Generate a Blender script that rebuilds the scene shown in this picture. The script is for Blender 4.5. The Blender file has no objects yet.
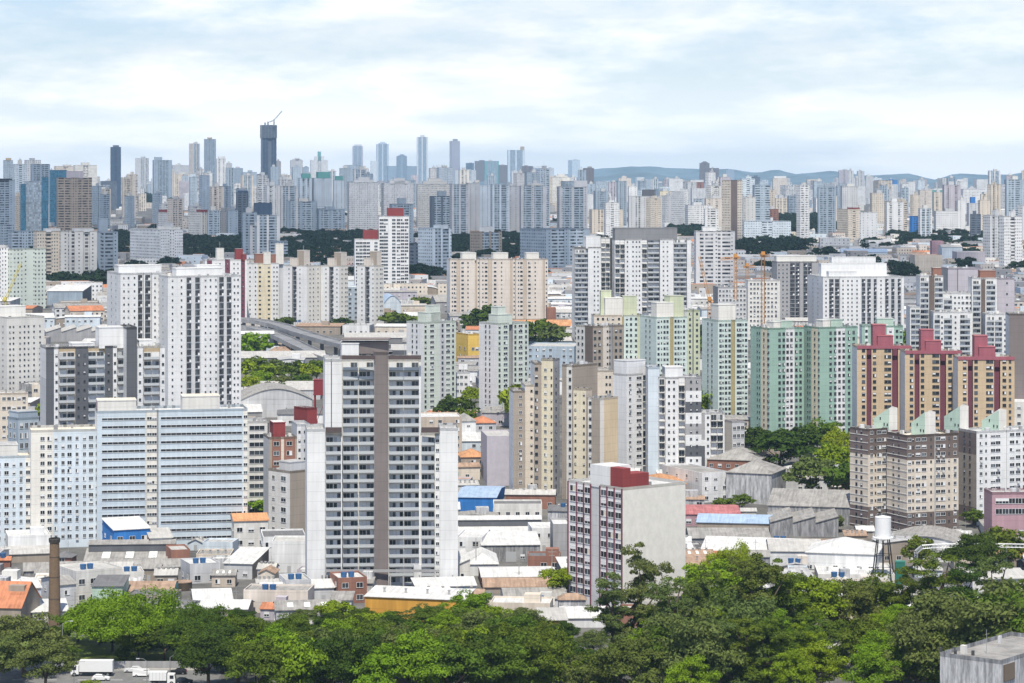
import bpy, bmesh, math, random
from mathutils import Vector, Matrix
R_ = math.radians
sc = bpy.context.scene
COL = sc.collection
F, CX, HY, H = 2560.0, 512.0, 180.0, 122.0      # focal length in pixels, image centre, eye level row, eye height

# ---------------- camera ----------------
cam = bpy.data.cameras.new('camera'); cam.lens = 90; cam.sensor_width = 36
cam.shift_y = -(341.5 - HY) / 1024.0
cam.clip_start = 5; cam.clip_end = 60000
co = bpy.data.objects.new('camera', cam); COL.objects.link(co)
co.location = (0, 0, H); co.rotation_euler = (R_(90), 0, 0); sc.camera = co

# ---------------- light ----------------
SUN_EL, SUN_AZ = 62.0, 1.0       # elevation, degrees left of straight behind the camera
sun = bpy.data.lights.new('sun', 'SUN'); sun.energy = 5.0; sun.angle = R_(0.53); sun.color = (1, .93, .80)
so = bpy.data.objects.new('sun', sun); COL.objects.link(so)
sd = Vector((-math.sin(R_(SUN_AZ)) * math.cos(R_(SUN_EL)), -math.cos(R_(SUN_AZ)) * math.cos(R_(SUN_EL)), math.sin(R_(SUN_EL))))
so.rotation_euler = (-sd).to_track_quat('-Z', 'Y').to_euler(); so.location = (0, -50, 400)
w = bpy.data.worlds.new('World'); sc.world = w; w.use_nodes = True
nt = w.node_tree; nt.nodes.clear()
def N(nt, t, **k):
    n = nt.nodes.new(t)
    for a, v in k.items():
        if a.startswith('i_'): n.inputs[a[2:].replace('_', ' ')].default_value = v
        else: setattr(n, a, v)
    return n
sky = N(nt, 'ShaderNodeTexSky', sky_type='NISHITA', sun_disc=False, sun_elevation=R_(SUN_EL), sun_rotation=math.atan2(sd.x, sd.y),
        air_density=1.0, dust_density=0.4, ozone_density=2.0, altitude=760)
bg = N(nt, 'ShaderNodeBackground'); bg.inputs[1].default_value = 0.1
out = N(nt, 'ShaderNodeOutputWorld')
tc = N(nt, 'ShaderNodeTexCoord')
mp = N(nt, 'ShaderNodeMapping'); mp.inputs['Scale'].default_value = (11, 5, 36)
mp.inputs['Location'].default_value = (2.1, 0.3, 3.4)
nz = N(nt, 'ShaderNodeTexNoise'); nz.inputs['Scale'].default_value = 1.0; nz.inputs['Detail'].default_value = 7; nz.inputs['Roughness'].default_value = .62
cr = N(nt, 'ShaderNodeValToRGB'); cr.color_ramp.elements[0].position = .36; cr.color_ramp.elements[0].color = (.30, .30, .30, 1); cr.color_ramp.elements[1].position = .56
mp2 = N(nt, 'ShaderNodeMapping'); mp2.inputs['Scale'].default_value = (11, 4, 60)
mp2.inputs['Location'].default_value = (7.7, 1.3, 1.9)
nz2 = N(nt, 'ShaderNodeTexNoise'); nz2.inputs['Scale'].default_value = 1.0; nz2.inputs['Detail'].default_value = 6
cr2 = N(nt, 'ShaderNodeValToRGB')
cr2.color_ramp.elements[0].position = .42; cr2.color_ramp.elements[0].color = (8.1, 8.75, 9.2, 1)
cr2.color_ramp.elements[1].position = .57; cr2.color_ramp.elements[1].color = (10.2, 10.35, 10.35, 1)
mx = N(nt, 'ShaderNodeMix', data_type='RGBA')
L = nt.links.new
sx = N(nt, 'ShaderNodeSeparateXYZ'); L(tc.outputs['Generated'], sx.inputs[0])
L(tc.outputs['Generated'], mp.inputs[0]); L(mp.outputs[0], nz.inputs['Vector']); L(nz.outputs[0], cr.inputs[0])
L(tc.outputs['Generated'], mp2.inputs[0]); L(mp2.outputs[0], nz2.inputs['Vector']); L(nz2.outputs[0], cr2.inputs[0])
# clouds only over the low part of the sky: the zenith stays open blue
mr = N(nt, 'ShaderNodeMapRange'); mr.inputs[1].default_value = .1; mr.inputs[2].default_value = .4; mr.inputs[3].default_value = 1; mr.inputs[4].default_value = .12
L(sx.outputs[2], mr.inputs[0])
mu = N(nt, 'ShaderNodeMath', operation='MULTIPLY'); L(cr.outputs[0], mu.inputs[0]); L(mr.outputs[0], mu.inputs[1])
lo = N(nt, 'ShaderNodeMapRange'); lo.inputs[1].default_value = .022; lo.inputs[2].default_value = .058; lo.inputs[3].default_value = 1; lo.inputs[4].default_value = 0; L(sx.outputs[2], lo.inputs[0])
mxm = N(nt, 'ShaderNodeMath', operation='MAXIMUM'); L(mu.outputs[0], mxm.inputs[0]); L(lo.outputs[0], mxm.inputs[1])   # cloud closes up towards the horizon
L(mxm.outputs[0], mx.inputs[0]); tn = N(nt, 'ShaderNodeVectorMath', operation='MULTIPLY'); tn.inputs[1].default_value = (.92, .98, 1.14); L(sky.outputs[0], tn.inputs[0]); L(tn.outputs[0], mx.inputs[6]); br = N(nt, 'ShaderNodeMapRange'); br.inputs[1].default_value = 0; br.inputs[2].default_value = .05; br.inputs[3].default_value = 1.24; br.inputs[4].default_value = 1.0; L(sx.outputs[2], br.inputs[0])
bs = N(nt, 'ShaderNodeVectorMath', operation='SCALE'); L(cr2.outputs[0], bs.inputs[0]); L(br.outputs[0], bs.inputs['Scale']); L(bs.outputs[0], mx.inputs[7])
L(mx.outputs[2], bg.inputs[0]); L(bg.outputs[0], out.inputs[0])
sc.view_settings.view_transform = 'Standard'; sc.view_settings.look = 'None'; sc.view_settings.gamma = 1
sc.view_settings.exposure = 0.2
sc.cycles.max_bounces = 5; sc.cycles.diffuse_bounces = 2; sc.cycles.glossy_bounces = 2; sc.cycles.volume_bounces = 0
sc.cycles.transmission_bounces = 2; sc.cycles.transparent_max_bounces = 12
sc.cycles.use_fast_gi = False

# ---------------- ground profile ----------------
ZT = [(0, 0), (860, 0), (1024, 9), (1700, 30), (3500, 44), (6000, 62), (9000, 72), (16000, 80), (60000, 80)]
def gz(d):
    for (a, za), (b, zb) in zip(ZT, ZT[1:]):
        if d <= b: return za + (zb - za) * (d - a) / (b - a)
    return 80
def dofy(y):
    lo, hi = 300.0, 15000.0
    for _ in range(50):
        m = (lo + hi) / 2
        if HY + F * (H - gz(m)) / m > y: lo = m
        else: hi = m
    return lo
def zof(y, d): return H - (y - HY) * d / F
def xof(px, d): return (px - CX) * d / F

# ---------------- materials ----------------
PAL = dict(
 w=(.74,.75,.76), ow=(.70,.69,.66), cr=(.68,.61,.52), pc=(.68,.62,.56), tn=(.46,.37,.25), br=(.165,.13,.115), mb=(.10,.075,.075), dg=(.115,.12,.135),
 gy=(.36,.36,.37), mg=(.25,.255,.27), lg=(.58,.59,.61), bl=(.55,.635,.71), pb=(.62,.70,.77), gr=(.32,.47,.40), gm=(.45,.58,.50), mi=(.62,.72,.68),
 yg=(.56,.60,.43), pg=(.62,.68,.62), kh=(.42,.36,.19), pu=(.19,.065,.095), pk=(.34,.11,.14), pe=(.68,.55,.37), oc=(.58,.45,.30), bk=(.03,.03,.035), ly=(.72,.65,.49),
 tp=(.36,.31,.26), wb=(.58,.50,.42), mv=(.21,.18,.175), rd=(.26,.05,.05), rb=(.30,.15,.11), bb=(.04,.20,.55), tq=(.05,.20,.32), nv=(.07,.11,.18),
 bg=(.33,.40,.48), sb=(.42,.50,.58), dn=(.13,.16,.21), li=(.50,.47,.52), or_=(.62,.33,.06), te=(.16,.42,.40), pi=(.45,.29,.33), mu=(.19,.15,.14), ye=(.72,.50,.12), cw=(.75,.73,.68), ro=(.55,.26,.14))
_M = {}
def base_mat(name, rough=.8, metal=0):
    m = bpy.data.materials.new(name); m.use_nodes = True
    b = m.node_tree.nodes['Principled BSDF']; b.inputs['Roughness'].default_value = rough; b.inputs['Metallic'].default_value = metal
    b.inputs['Specular IOR Level'].default_value = .3
    return m, m.node_tree, b
def wallmat(key, stain=.14):
    """painted render: slight patchiness and rain streaks running down"""
    if key.startswith('!'): return mat(key)
    k = ('wall', key, stain)
    if k in _M: return _M[k]
    rgb = PAL[key]
    m, nt, b = base_mat('painted_wall_' + key, .85); L = nt.links.new
    tc = N(nt, 'ShaderNodeTexCoord'); mp = N(nt, 'ShaderNodeMapping'); mp.inputs['Scale'].default_value = (.9, .9, .07)
    n1 = N(nt, 'ShaderNodeTexNoise'); n1.inputs['Scale'].default_value = 1.0; n1.inputs['Detail'].default_value = 5
    n2 = N(nt, 'ShaderNodeTexNoise'); n2.inputs['Scale'].default_value = .09; n2.inputs['Detail'].default_value = 4
    L(tc.outputs['Object'], mp.inputs[0]); L(mp.outputs[0], n1.inputs['Vector']); L(tc.outputs['Object'], n2.inputs['Vector'])
    ad = N(nt, 'ShaderNodeMath', operation='ADD'); L(n1.outputs[0], ad.inputs[0]); L(n2.outputs[0], ad.inputs[1])
    mr = N(nt, 'ShaderNodeMapRange'); mr.inputs[1].default_value = .6; mr.inputs[2].default_value = 1.35
    mr.inputs[3].default_value = 1 - stain * 1.6; mr.inputs[4].default_value = 1 + stain * .4; L(ad.outputs[0], mr.inputs[0])
    sz = N(nt, 'ShaderNodeSeparateXYZ'); L(tc.outputs['Object'], sz.inputs[0])
    dv = N(nt, 'ShaderNodeMath', operation='DIVIDE'); L(sz.outputs[2], dv.inputs[0]); dv.inputs[1].default_value = 2.9
    fr = N(nt, 'ShaderNodeMath', operation='FRACT'); L(dv.outputs[0], fr.inputs[0]); lt = N(nt, 'ShaderNodeMath', operation='LESS_THAN'); L(fr.outputs[0], lt.inputs[0]); lt.inputs[1].default_value = .05
    jm = N(nt, 'ShaderNodeMath', operation='MULTIPLY_ADD'); L(lt.outputs[0], jm.inputs[0]); jm.inputs[1].default_value = -.16; L(mr.outputs[0], jm.inputs[2])
    mx = N(nt, 'ShaderNodeVectorMath', operation='SCALE'); mx.inputs[0].default_value = rgb; L(jm.outputs[0], mx.inputs['Scale'])
    L(mx.outputs[0], b.inputs['Base Color']); _M[k] = m; return m
def stained(key, lo=.25):
    k = ('stain', key, lo)
    if k in _M: return _M[k]
    m, nt, b = base_mat('stained_wall_' + key, .9); L = nt.links.new; tc = N(nt, 'ShaderNodeTexCoord')
    mp = N(nt, 'ShaderNodeMapping'); mp.inputs['Scale'].default_value = (.8, .8, .12) if lo < .8 else (.35, .35, .28); L(tc.outputs['Object'], mp.inputs[0])
    n1 = N(nt, 'ShaderNodeTexNoise'); n1.inputs['Scale'].default_value = 1.3; n1.inputs['Detail'].default_value = 8; n1.inputs['Roughness'].default_value = .7; L(mp.outputs[0], n1.inputs['Vector'])
    r = N(nt, 'ShaderNodeValToRGB'); r.color_ramp.elements[0].position = .40; r.color_ramp.elements[1].position = .62; c = PAL[key]
    r.color_ramp.elements[0].color = (c[0] * lo, c[1] * lo, c[2] * lo, 1); r.color_ramp.elements[1].color = (*c, 1); L(n1.outputs[0], r.inputs[0]); L(r.outputs[0], b.inputs['Base Color']); _M[k] = m; return m
def plain(name, rgb, rough=.6, metal=0, var=.0):
    k = ('plain', name)
    if k in _M: return _M[k]
    m, nt, b = base_mat(name, rough, metal)
    if var:
        tc = N(nt, 'ShaderNodeTexCoord'); n = N(nt, 'ShaderNodeTexNoise'); n.inputs['Scale'].default_value = .5; n.inputs['Detail'].default_value = 6
        n.inputs['Roughness'].default_value = .7
        nt.links.new(tc.outputs['Object'], n.inputs['Vector'])
        mr = N(nt, 'ShaderNodeMapRange'); mr.inputs[1].default_value = .3; mr.inputs[2].default_value = .7; mr.inputs[3].default_value = 1 - var; mr.inputs[4].default_value = 1 + var
        mx = N(nt, 'ShaderNodeVectorMath', operation='SCALE'); mx.inputs[0].default_value = rgb
        nt.links.new(n.outputs[0], mr.inputs[0]); nt.links.new(mr.outputs[0], mx.inputs['Scale']); nt.links.new(mx.outputs[0], b.inputs['Base Color'])
    else: b.inputs['Base Color'].default_value = (*rgb, 1)
    _M[k] = m; return m
def glass(i=0):
    rgb = [(.022, .026, .032), (.05, .06, .07), (.09, .11, .13)][i]  # paler tones hold some sky reflection in the pane colour
    m = plain('window_glass_%s' % ['dark', 'dim', 'pale'][i], rgb, .12)
    m.node_tree.nodes['Principled BSDF'].inputs['Specular IOR Level'].default_value = .5
    return m
# style: bay width, floor height, window half width (share of bay), half height (share of floor), centre height
STY = dict(g=(2.9, 2.95, .20, .21, .55), b=(7.5, 2.95, .41, .25, .62), v=(4.6, 2.95, .27, .33, .55), G=(1.7, 3.3, .46, .38, .5), p=(7.0, 3.0, .08, .17, .55), s=(2.0, 2.8, .2, .2, .55))
def facade(key, st, tint=0):
    """far towers: painted wall with a window grid laid out in metres over the wall's own UVs"""
    k = ('fac', key, st)
    if k in _M: return _M[k]
    rgb = PAL[key]; bay, fl, hw, hh, cy = STY[st]
    m, nt, b = base_mat('tower_facade_%s_%s' % (key, {'g':'grid','b':'balconies','v':'strips','G':'glazed','p':'blank','s':'small'}[st]), .75); L = nt.links.new
    uv = N(nt, 'ShaderNodeUVMap'); sp = N(nt, 'ShaderNodeSeparateXYZ'); L(uv.outputs[0], sp.inputs[0])
    def math_(op, a, bb=None):
        n = N(nt, 'ShaderNodeMath', operation=op)
        for i, x in enumerate((a, bb)):
            if x is None: continue
            if isinstance(x, (int, float)): n.inputs[i].default_value = x
            else: L(x, n.inputs[i])
        return n.outputs[0]
    u = math_('DIVIDE', sp.outputs[0], bay); v = math_('DIVIDE', sp.outputs[1], fl)
    fu = math_('FRACT', u); fv = math_('FRACT', v)
    mu_ = math_('LESS_THAN', math_('ABSOLUTE', math_('SUBTRACT', fu, .5)), hw)
    mv_ = math_('LESS_THAN', math_('ABSOLUTE', math_('SUBTRACT', fv, cy)), hh)
    mask = math_('MULTIPLY', mu_, mv_)
    cmb = N(nt, 'ShaderNodeCombineXYZ'); oi = N(nt, 'ShaderNodeObjectInfo')
    L(math_('FLOOR', math_('MULTIPLY', u, 1.0 if st != 'b' else 3.0)), cmb.inputs[0]); L(math_('FLOOR', v), cmb.inputs[1]); L(math_('MULTIPLY', oi.outputs['Random'], 77.0), cmb.inputs[2])
    wn = N(nt, 'ShaderNodeTexWhiteNoise', noise_dimensions='3D'); L(cmb.outputs[0], wn.inputs['Vector'])
    gl = N(nt, 'ShaderNodeValToRGB'); e = gl.color_ramp.elements
    if st == 'G':
        e[0].color = (rgb[0]*.55, rgb[1]*.55, rgb[2]*.55, 1); e[1].color = (rgb[0]*1.25, rgb[1]*1.25, rgb[2]*1.25, 1)
        wallc = (rgb[0]*.7+.05, rgb[1]*.7+.05, rgb[2]*.7+.05)
    else:
        e[0].color = (.03, .035, .045, 1); e[1].color = (rgb[0]*.75, rgb[1]*.75, rgb[2]*.77, 1); e[0].position = .45; e[1].position = 1.0
        wallc = rgb
    L(wn.outputs[0], gl.inputs[0])
    tc = N(nt, 'ShaderNodeTexCoord'); n2 = N(nt, 'ShaderNodeTexNoise'); n2.inputs['Scale'].default_value = .08; n2.inputs['Detail'].default_value = 5
    L(tc.outputs['Object'], n2.inputs['Vector'])
    mr = N(nt, 'ShaderNodeMapRange'); mr.inputs[1].default_value = .3; mr.inputs[2].default_value = .7; mr.inputs[3].default_value = .86; mr.inputs[4].default_value = 1.08; L(n2.outputs[0], mr.inputs[0])
    wc = N(nt, 'ShaderNodeVectorMath', operation='SCALE'); wc.inputs[0].default_value = wallc; L(mr.outputs[0], wc.inputs['Scale'])
    mx = N(nt, 'ShaderNodeMix', data_type='RGBA'); L(mask, mx.inputs[0]); L(wc.outputs[0], mx.inputs[6]); L(gl.outputs[0], mx.inputs[7])
    L(mx.outputs[2], b.inputs['Base Color'])
    rr = N(nt, 'ShaderNodeMapRange'); rr.inputs[3].default_value = .8; rr.inputs[4].default_value = .2; L(mask, rr.inputs[0]); L(rr.outputs[0], b.inputs['Roughness'])
    _M[k] = m; return m
def mat(tok):
    """'w' painted wall; 'w:g' far facade with window pattern"""
    if tok.startswith('!!'): return stained(tok[2:], .88)
    if tok.startswith('!'): return stained(tok[1:], .42)
    if ':' in tok: a, s = tok.split(':'); return facade(a, s)
    return wallmat(tok)
def roofmat(kind='grey'):
    c = dict(grey=(.42, .42, .42), white=(.58, .58, .57), pale=(.45, .44, .42), fibre=(.30, .29, .275), dark=(.16, .16, .165), tile=(.46, .19, .10), orange=(.50, .26, .13), blue=(.33, .43, .57), red=(.42, .16, .16), rust=(.36, .25, .18), cream=(.68, .62, .52))[kind]
    k = ('roof', kind)
    if k in _M: return _M[k]
    m, nt, b = base_mat('roofing_' + kind, .8); L = nt.links.new; tc = N(nt, 'ShaderNodeTexCoord')
    v = N(nt, 'ShaderNodeTexVoronoi', distance='CHEBYCHEV'); v.inputs['Scale'].default_value = .22; L(tc.outputs['Object'], v.inputs['Vector'])
    mp = N(nt, 'ShaderNodeMapping'); mp.inputs['Scale'].default_value = (1.6, .12, .3); L(tc.outputs['Object'], mp.inputs[0])
    n1 = N(nt, 'ShaderNodeTexNoise'); n1.inputs['Scale'].default_value = 1; n1.inputs['Detail'].default_value = 5; L(mp.outputs[0], n1.inputs['Vector'])
    n2 = N(nt, 'ShaderNodeTexNoise'); n2.inputs['Scale'].default_value = .35; n2.inputs['Detail'].default_value = 7; n2.inputs['Roughness'].default_value = .7; L(tc.outputs['Object'], n2.inputs['Vector'])
    sp = N(nt, 'ShaderNodeSeparateColor'); L(v.outputs['Color'], sp.inputs[0])
    a = N(nt, 'ShaderNodeMath', operation='ADD'); L(n1.outputs[0], a.inputs[0]); L(n2.outputs[0], a.inputs[1])
    a2 = N(nt, 'ShaderNodeMath', operation='MULTIPLY_ADD'); L(sp.outputs[0], a2.inputs[0]); a2.inputs[1].default_value = .22; L(a.outputs[0], a2.inputs[2])
    var = .42 if kind in ('fibre', 'rust', 'grey', 'tile', 'orange', 'red') else .26
    mr = N(nt, 'ShaderNodeMapRange'); mr.inputs[1].default_value = .75; mr.inputs[2].default_value = 1.4; mr.inputs[3].default_value = 1 - var; mr.inputs[4].default_value = 1 + var * .55; L(a2.outputs[0], mr.inputs[0])
    mx = N(nt, 'ShaderNodeVectorMath', operation='SCALE'); mx.inputs[0].default_value = c; L(mr.outputs[0], mx.inputs['Scale']); L(mx.outputs[0], b.inputs['Base Color']); _M[k] = m; return m

# ---------------- mesh helpers ----------------
class MB:
    def __init__(s): s.v = []; s.f = []; s.m = []; s.mats = []; s.uv = []; s.sm = False
    def mi(s, m):
        if m not in s.mats: s.mats.append(m)
        return s.mats.index(m)
    def face(s, pts, m, uv=None):
        i = len(s.v); s.v += [tuple(p) for p in pts]; s.f.append(tuple(range(i, i + len(pts)))); s.m.append(s.mi(m)); s.uv.append(uv or [(0, 0)] * len(pts))
    def box(s, a, b, m, tf=None):
        x0, y0, z0 = a; x1, y1, z1 = b
        c = [(x0,y0,z0),(x1,y0,z0),(x1,y1,z0),(x0,y1,z0),(x0,y0,z1),(x1,y0,z1),(x1,y1,z1),(x0,y1,z1)]
        if tf: c = [tf(p) for p in c]
        i = len(s.v); s.v += c; k = s.mi(m)
        for q in ((0,1,5,4),(1,2,6,5),(2,3,7,6),(3,0,4,7),(4,5,6,7),(3,2,1,0)):
            s.f.append(tuple(i + j for j in q)); s.m.append(k); s.uv.append([(0, 0)] * 4)
    def tube(s, pts, rad, m, n=6, cap=True):
        ps = [Vector(p) for p in pts]; k = s.mi(m); rings = []
        if not isinstance(rad, (list, tuple)): rad = [rad] * len(ps)
        for i, p in enumerate(ps):
            t = (ps[min(i + 1, len(ps) - 1)] - ps[max(i - 1, 0)]).normalized()
            a = Vector((1, 0, 0)) if abs(t.x) < .8 else Vector((0, 1, 0))
            u = t.cross(a).normalized(); w_ = t.cross(u)
            i0 = len(s.v); rings.append(i0)
            for j in range(n):
                an = 2 * math.pi * j / n; s.v.append(tuple(p + rad[i] * (math.cos(an) * u + math.sin(an) * w_)))
        for a, b in zip(rings, rings[1:]):
            for j in range(n):
                s.f.append((a + j, a + (j + 1) % n, b + (j + 1) % n, b + j)); s.m.append(k); s.uv.append([(0, 0)] * 4)
        if cap:
            for r in (rings[0], rings[-1]):
                s.f.append(tuple(range(r, r + n))); s.m.append(k); s.uv.append([(0, 0)] * n)
    def mesh(s, name):
        me = bpy.data.meshes.new(name); me.from_pydata(s.v, [], s.f)
        for m in s.mats: me.materials.append(m)
        me.polygons.foreach_set('material_index', s.m)
        ul = me.uv_layers.new(name='UVMap'); fl = [c for u in s.uv for p in u for c in p]
        ul.data.foreach_set('uv', fl)
        if s.sm: me.polygons.foreach_set('use_smooth', [True] * len(s.f))
        me.update(); return me
    def build(s, name, parent=None, loc=(0, 0, 0), rz=0):
        return obj(name, s.mesh(name), parent, loc, rz)
def obj(name, me, parent=None, loc=(0, 0, 0), rz=0):
    o = bpy.data.objects.new(name, me); COL.objects.link(o); o.location = loc; o.rotation_euler = (0, 0, rz)
    if parent: o.parent = parent
    return o
USED = set()
def thing(name, label, cat, loc, group=None, rz=0):
    o = bpy.data.objects.new(name, None); COL.objects.link(o); o.location = loc; o.rotation_euler = (0, 0, rz)
    o.empty_display_size = 1
    return tag(o, label, cat, group)
def tag(o, label, cat, group=None):
    o['label'] = label; o['category'] = cat
    if group: o['group'] = group
    USED.add(label); return o
def structure(o, kind='structure'): o['kind'] = kind; return o

# ---------------- windows ----------------
_W = {}
FRM = lambda: plain('window_frame_white', (.72, .73, .74), .5)
FRD = lambda: plain('window_frame_dark', (.10, .10, .11), .5)
BLI = lambda i: plain('window_blind_%s' % ('white', 'cream', 'grey')[i], ((.70, .71, .72), (.62, .58, .50), (.42, .43, .45))[i], .7)
def win(kind, w, h, var):
    w = round(w, 2); h = round(h, 2); k = (kind, w, h, var)
    if k in _W: return _W[k]
    b = MB(); fm = FRM() if kind in 'mptlR' else FRD(); g = glass({2: 1, 5: 2}.get(var, 0)); x, z = w / 2, h / 2; fw = .07
    if kind in 'smptRl':
        b.box((-x, -.03, -z), (x, .2, z), g)
        b.box((-x - fw, -.08, -z - fw), (-x, .1, z + fw), fm); b.box((x, -.08, -z - fw), (x + fw, .1, z + fw), fm)
        b.box((-x, -.08, z), (x, .1, z + fw), fm); b.box((-x - .1, -.16, -z - .1), (x + .1, .1, -z - .002), fm)
        if kind in 'mtl': b.box((-.035, -.06, -z), (.035, .0, z), fm)
        if kind == 'p': b.box((-w * .12, -.07, -z), (w * .12, .0, z), fm)
        if kind == 'R':
            n = max(2, int(w / 1.6))
            for i in range(1, n): b.box((-x + w * i / n - .04, -.06, -z), (-x + w * i / n + .04, 0, z), fm)
        if var == 1: b.box((-x + .02, -.045, -z * .1), (x - .02, -.031, z - .01), BLI(0))
        if var == 3:
            b.box((.03, -.05, -z + .01), (x - .02, -.031, z - .01), BLI(1 if kind == 'R' else 0))
        if var == 6 and kind in 'mp': b.box((-.4, -.45, -z - .75), (.45, -.01, -z - .2), plain('air_unit', (.6, .6, .6), .5))
        if var == 4: b.box((-x + .02, -.045, z * .4), (x - .02, -.031, z - .01), BLI(2))
    elif kind in 'BCK':      # balcony: slab, front (B solid white, C glass and rail, K dark rail), door behind
        d = 1.15
        b.box((-x, -.04, -1.3), (x, .15, 1.3), BLI(0) if kind == 'B' else wallmat('ow'))
        n = max(1, round(w / 2.2))
        for i in range(n):
            a = -x + w * i / n + .15; c = -x + w * (i + 1) / n - .15
            gm = (glass(1), BLI(0), BLI(2), glass(1), BLI(0))[(var + i * 2) % 5]
            b.box((a, -.08, -1.2), ((a + c) / 2 - .04, -.041, .95), gm); b.box(((a + c) / 2 + .04, -.08, -1.2), (c, -.041, .95), glass(0 if i % 2 else 1) if (var + i) % 3 == 0 else (BLI(0) if (var + i) % 3 == 1 else glass(2)))
        b.box((-x, -d, -1.42), (x, -.041, -1.24), wallmat('mg') if kind == 'C' else wallmat('ow'))
        if kind == 'B': b.box((-x, -d, -1.239), (x, -d + .12, -.3), wallmat('w'))
        elif kind == 'C':
            b.box((-x, -d + .03, -1.239), (x, -d + .06, -.42), plain('railing_glass', (.47, .50, .52), .25)); b.box((-x, -d, -.419), (x, -d + .08, -.35), FRM())
        else:
            b.box((-x, -d, -.40), (x, -d + .06, -.32), FRD())
            k_ = max(3, int(w / .45))
            for i in range(k_ + 1): b.box((-x + (w - .05) * i / k_, -d + .01, -1.239), (-x + (w - .05) * i / k_ + .05, -d + .05, -.401), FRD())
    elif kind == 'D':        # service-balcony opening: a dark panel whose colour stands in for its shade
        b.box((-x, -.02, -z), (x, .2, z), plain('shaded_opening', (.05, .052, .058), .6))
        b.box((-x, -.35, -z - .12), (x, -.021, -z), wallmat('lg'))
        b.box((-x + .1, -.06, -z + .1), (-x + w * .45, -.021, z * .7), glass(var % 3))
        if var % 2: b.box((x - w * .4, -.07, -z + .01), (x - .05, -.021, -z * .1), BLI(0))
    me = b.mesh({'B': 'balcony', 'C': 'balcony', 'K': 'balcony', 'D': 'opening'}.get(kind, 'window')); _W[k] = (me, b); return _W[k]
WSZ = dict(s=(.66, .76), m=(1.35, 1.2), p=(2.3, 1.15), t=(1.1, 1.9), l=(1.8, 1.4))

# ---------------- buildings ----------------
FOOT = []
class Bld:
    def __init__(s, name, label, cat, d, px, group=None):
        s.d = d; s.loc = Vector((xof(px, d), d, gz(d))); s.root = thing(name, label, cat, s.loc, group)
        s.wins = {}; s.vols = []; s.label = label
    def local(s, p): return Vector(p) - s.loc
    def finish(s, cap=96):
        rnd = random.Random(s.label); am = plain('antenna_metal', (.45, .46, .47), .4, .6)
        for V in s.vols:        # what stands on any roof: vents, pipes, a tank, an aerial
            if V['d'] > 1700 or V['wR'] < 7 or V['wL'] < 5: continue
            o = V['C'] - s.loc; zr = V['zt'] - V['par']
            for q in range(rnd.randint(2, 5)):
                x, y = rnd.uniform(.8, V['wR'] - 1.8), rnd.uniform(.8, V['wL'] - 1.8); a, c, e = rnd.uniform(.5, 1.4), rnd.uniform(.5, 1.2), rnd.uniform(.9, 1.9)
                k = MB(); k.box((x, y, zr + .003), (x + a, y + c, zr + e), wallmat(rnd.choice(('lg', 'gy', 'mg', 'ow')))); k.build('roof_vent', s.root, o, V['th'])
            if rnd.random() < .6:
                x, y, h = rnd.uniform(1, V['wR'] - 1), rnd.uniform(1, V['wL'] - 1), rnd.uniform(3, 6.5); k = MB(); k.tube([(x, y, zr), (x, y, zr + h)], .06, am, 5); k.box((x - .5, y - .03, zr + h * .8), (x + .5, y + .03, zr + h * .8 + .07), am); k.build('antenna', s.root, o, V['th'])
            if rnd.random() < .45:
                x, y = rnd.uniform(1.5, V['wR'] - 1.5), rnd.uniform(1.5, max(1.6, V['wL'] - 1.5)); k = MB(); k.tube([(x, y, zr + .01), (x, y, zr + 1.7)], 1.0, wallmat('lg'), 12); k.build('water_tank', s.root, o, V['th'])
        for nm, lst in s.wins.items():
            many = MB(); k = 0
            lst.sort(key=lambda t: -t[0][2])
            for (p, rz, kind, w_, h_) in lst:
                v = rnd.choice((0, 0, 2) if kind == 'R' and w_ > 4 else ((0, 0, 0, 1, 2, 2, 3, 4, 5, 6) if kind not in 'BCKD' else (0, 1, 2, 3, 4)))
                me, mb = win(kind, w_, h_, v)
                if k < cap: obj(nm, me, s.root, p, rz)
                else:
                    c, sn = math.cos(rz), math.sin(rz); i0 = len(many.v); mi = [many.mi(m) for m in mb.mats]
                    many.v += [(p[0] + c * x - sn * y, p[1] + sn * x + c * y, p[2] + z) for x, y, z in mb.v]
                    many.f += [tuple(i0 + j for j in f) for f in mb.f]; many.m += [mi[j] for j in mb.m]; many.uv += mb.uv
                k += 1
            if many.v:
                o = many.build(nm, s.root); o['kind'] = 'stuff'
        return s
def parse(spec, xa, xb):
    segs, ops = [], []
    a, _, b = (spec or '').partition('|')
    x = xa
    for t in a.split():
        m, _, x1 = t.partition('>'); m, _, dp = m.partition('~')
        x1 = float(x1) if x1 else xb
        segs.append((x, x1, float(dp or 0), m)); x = x1
    for t in b.split():
        k, _, rest = t.partition(':'); rest, _, rr = rest.partition('@')
        r0, r1 = (int(q) for q in rr.split('-')) if rr else (0, 999)
        ks, _, sz = k.partition('*')
        for q in rest.split(','):
            h = q.find('-', 1)
            if h > 0: u0, u1 = float(q[:h]), float(q[h + 1:]); ops.append((ks, (u0 + u1) / 2, u1 - u0, r0, r1, sz))
            else: ops.append((ks, float(q), None, r0, r1, sz))
    return segs, ops
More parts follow.
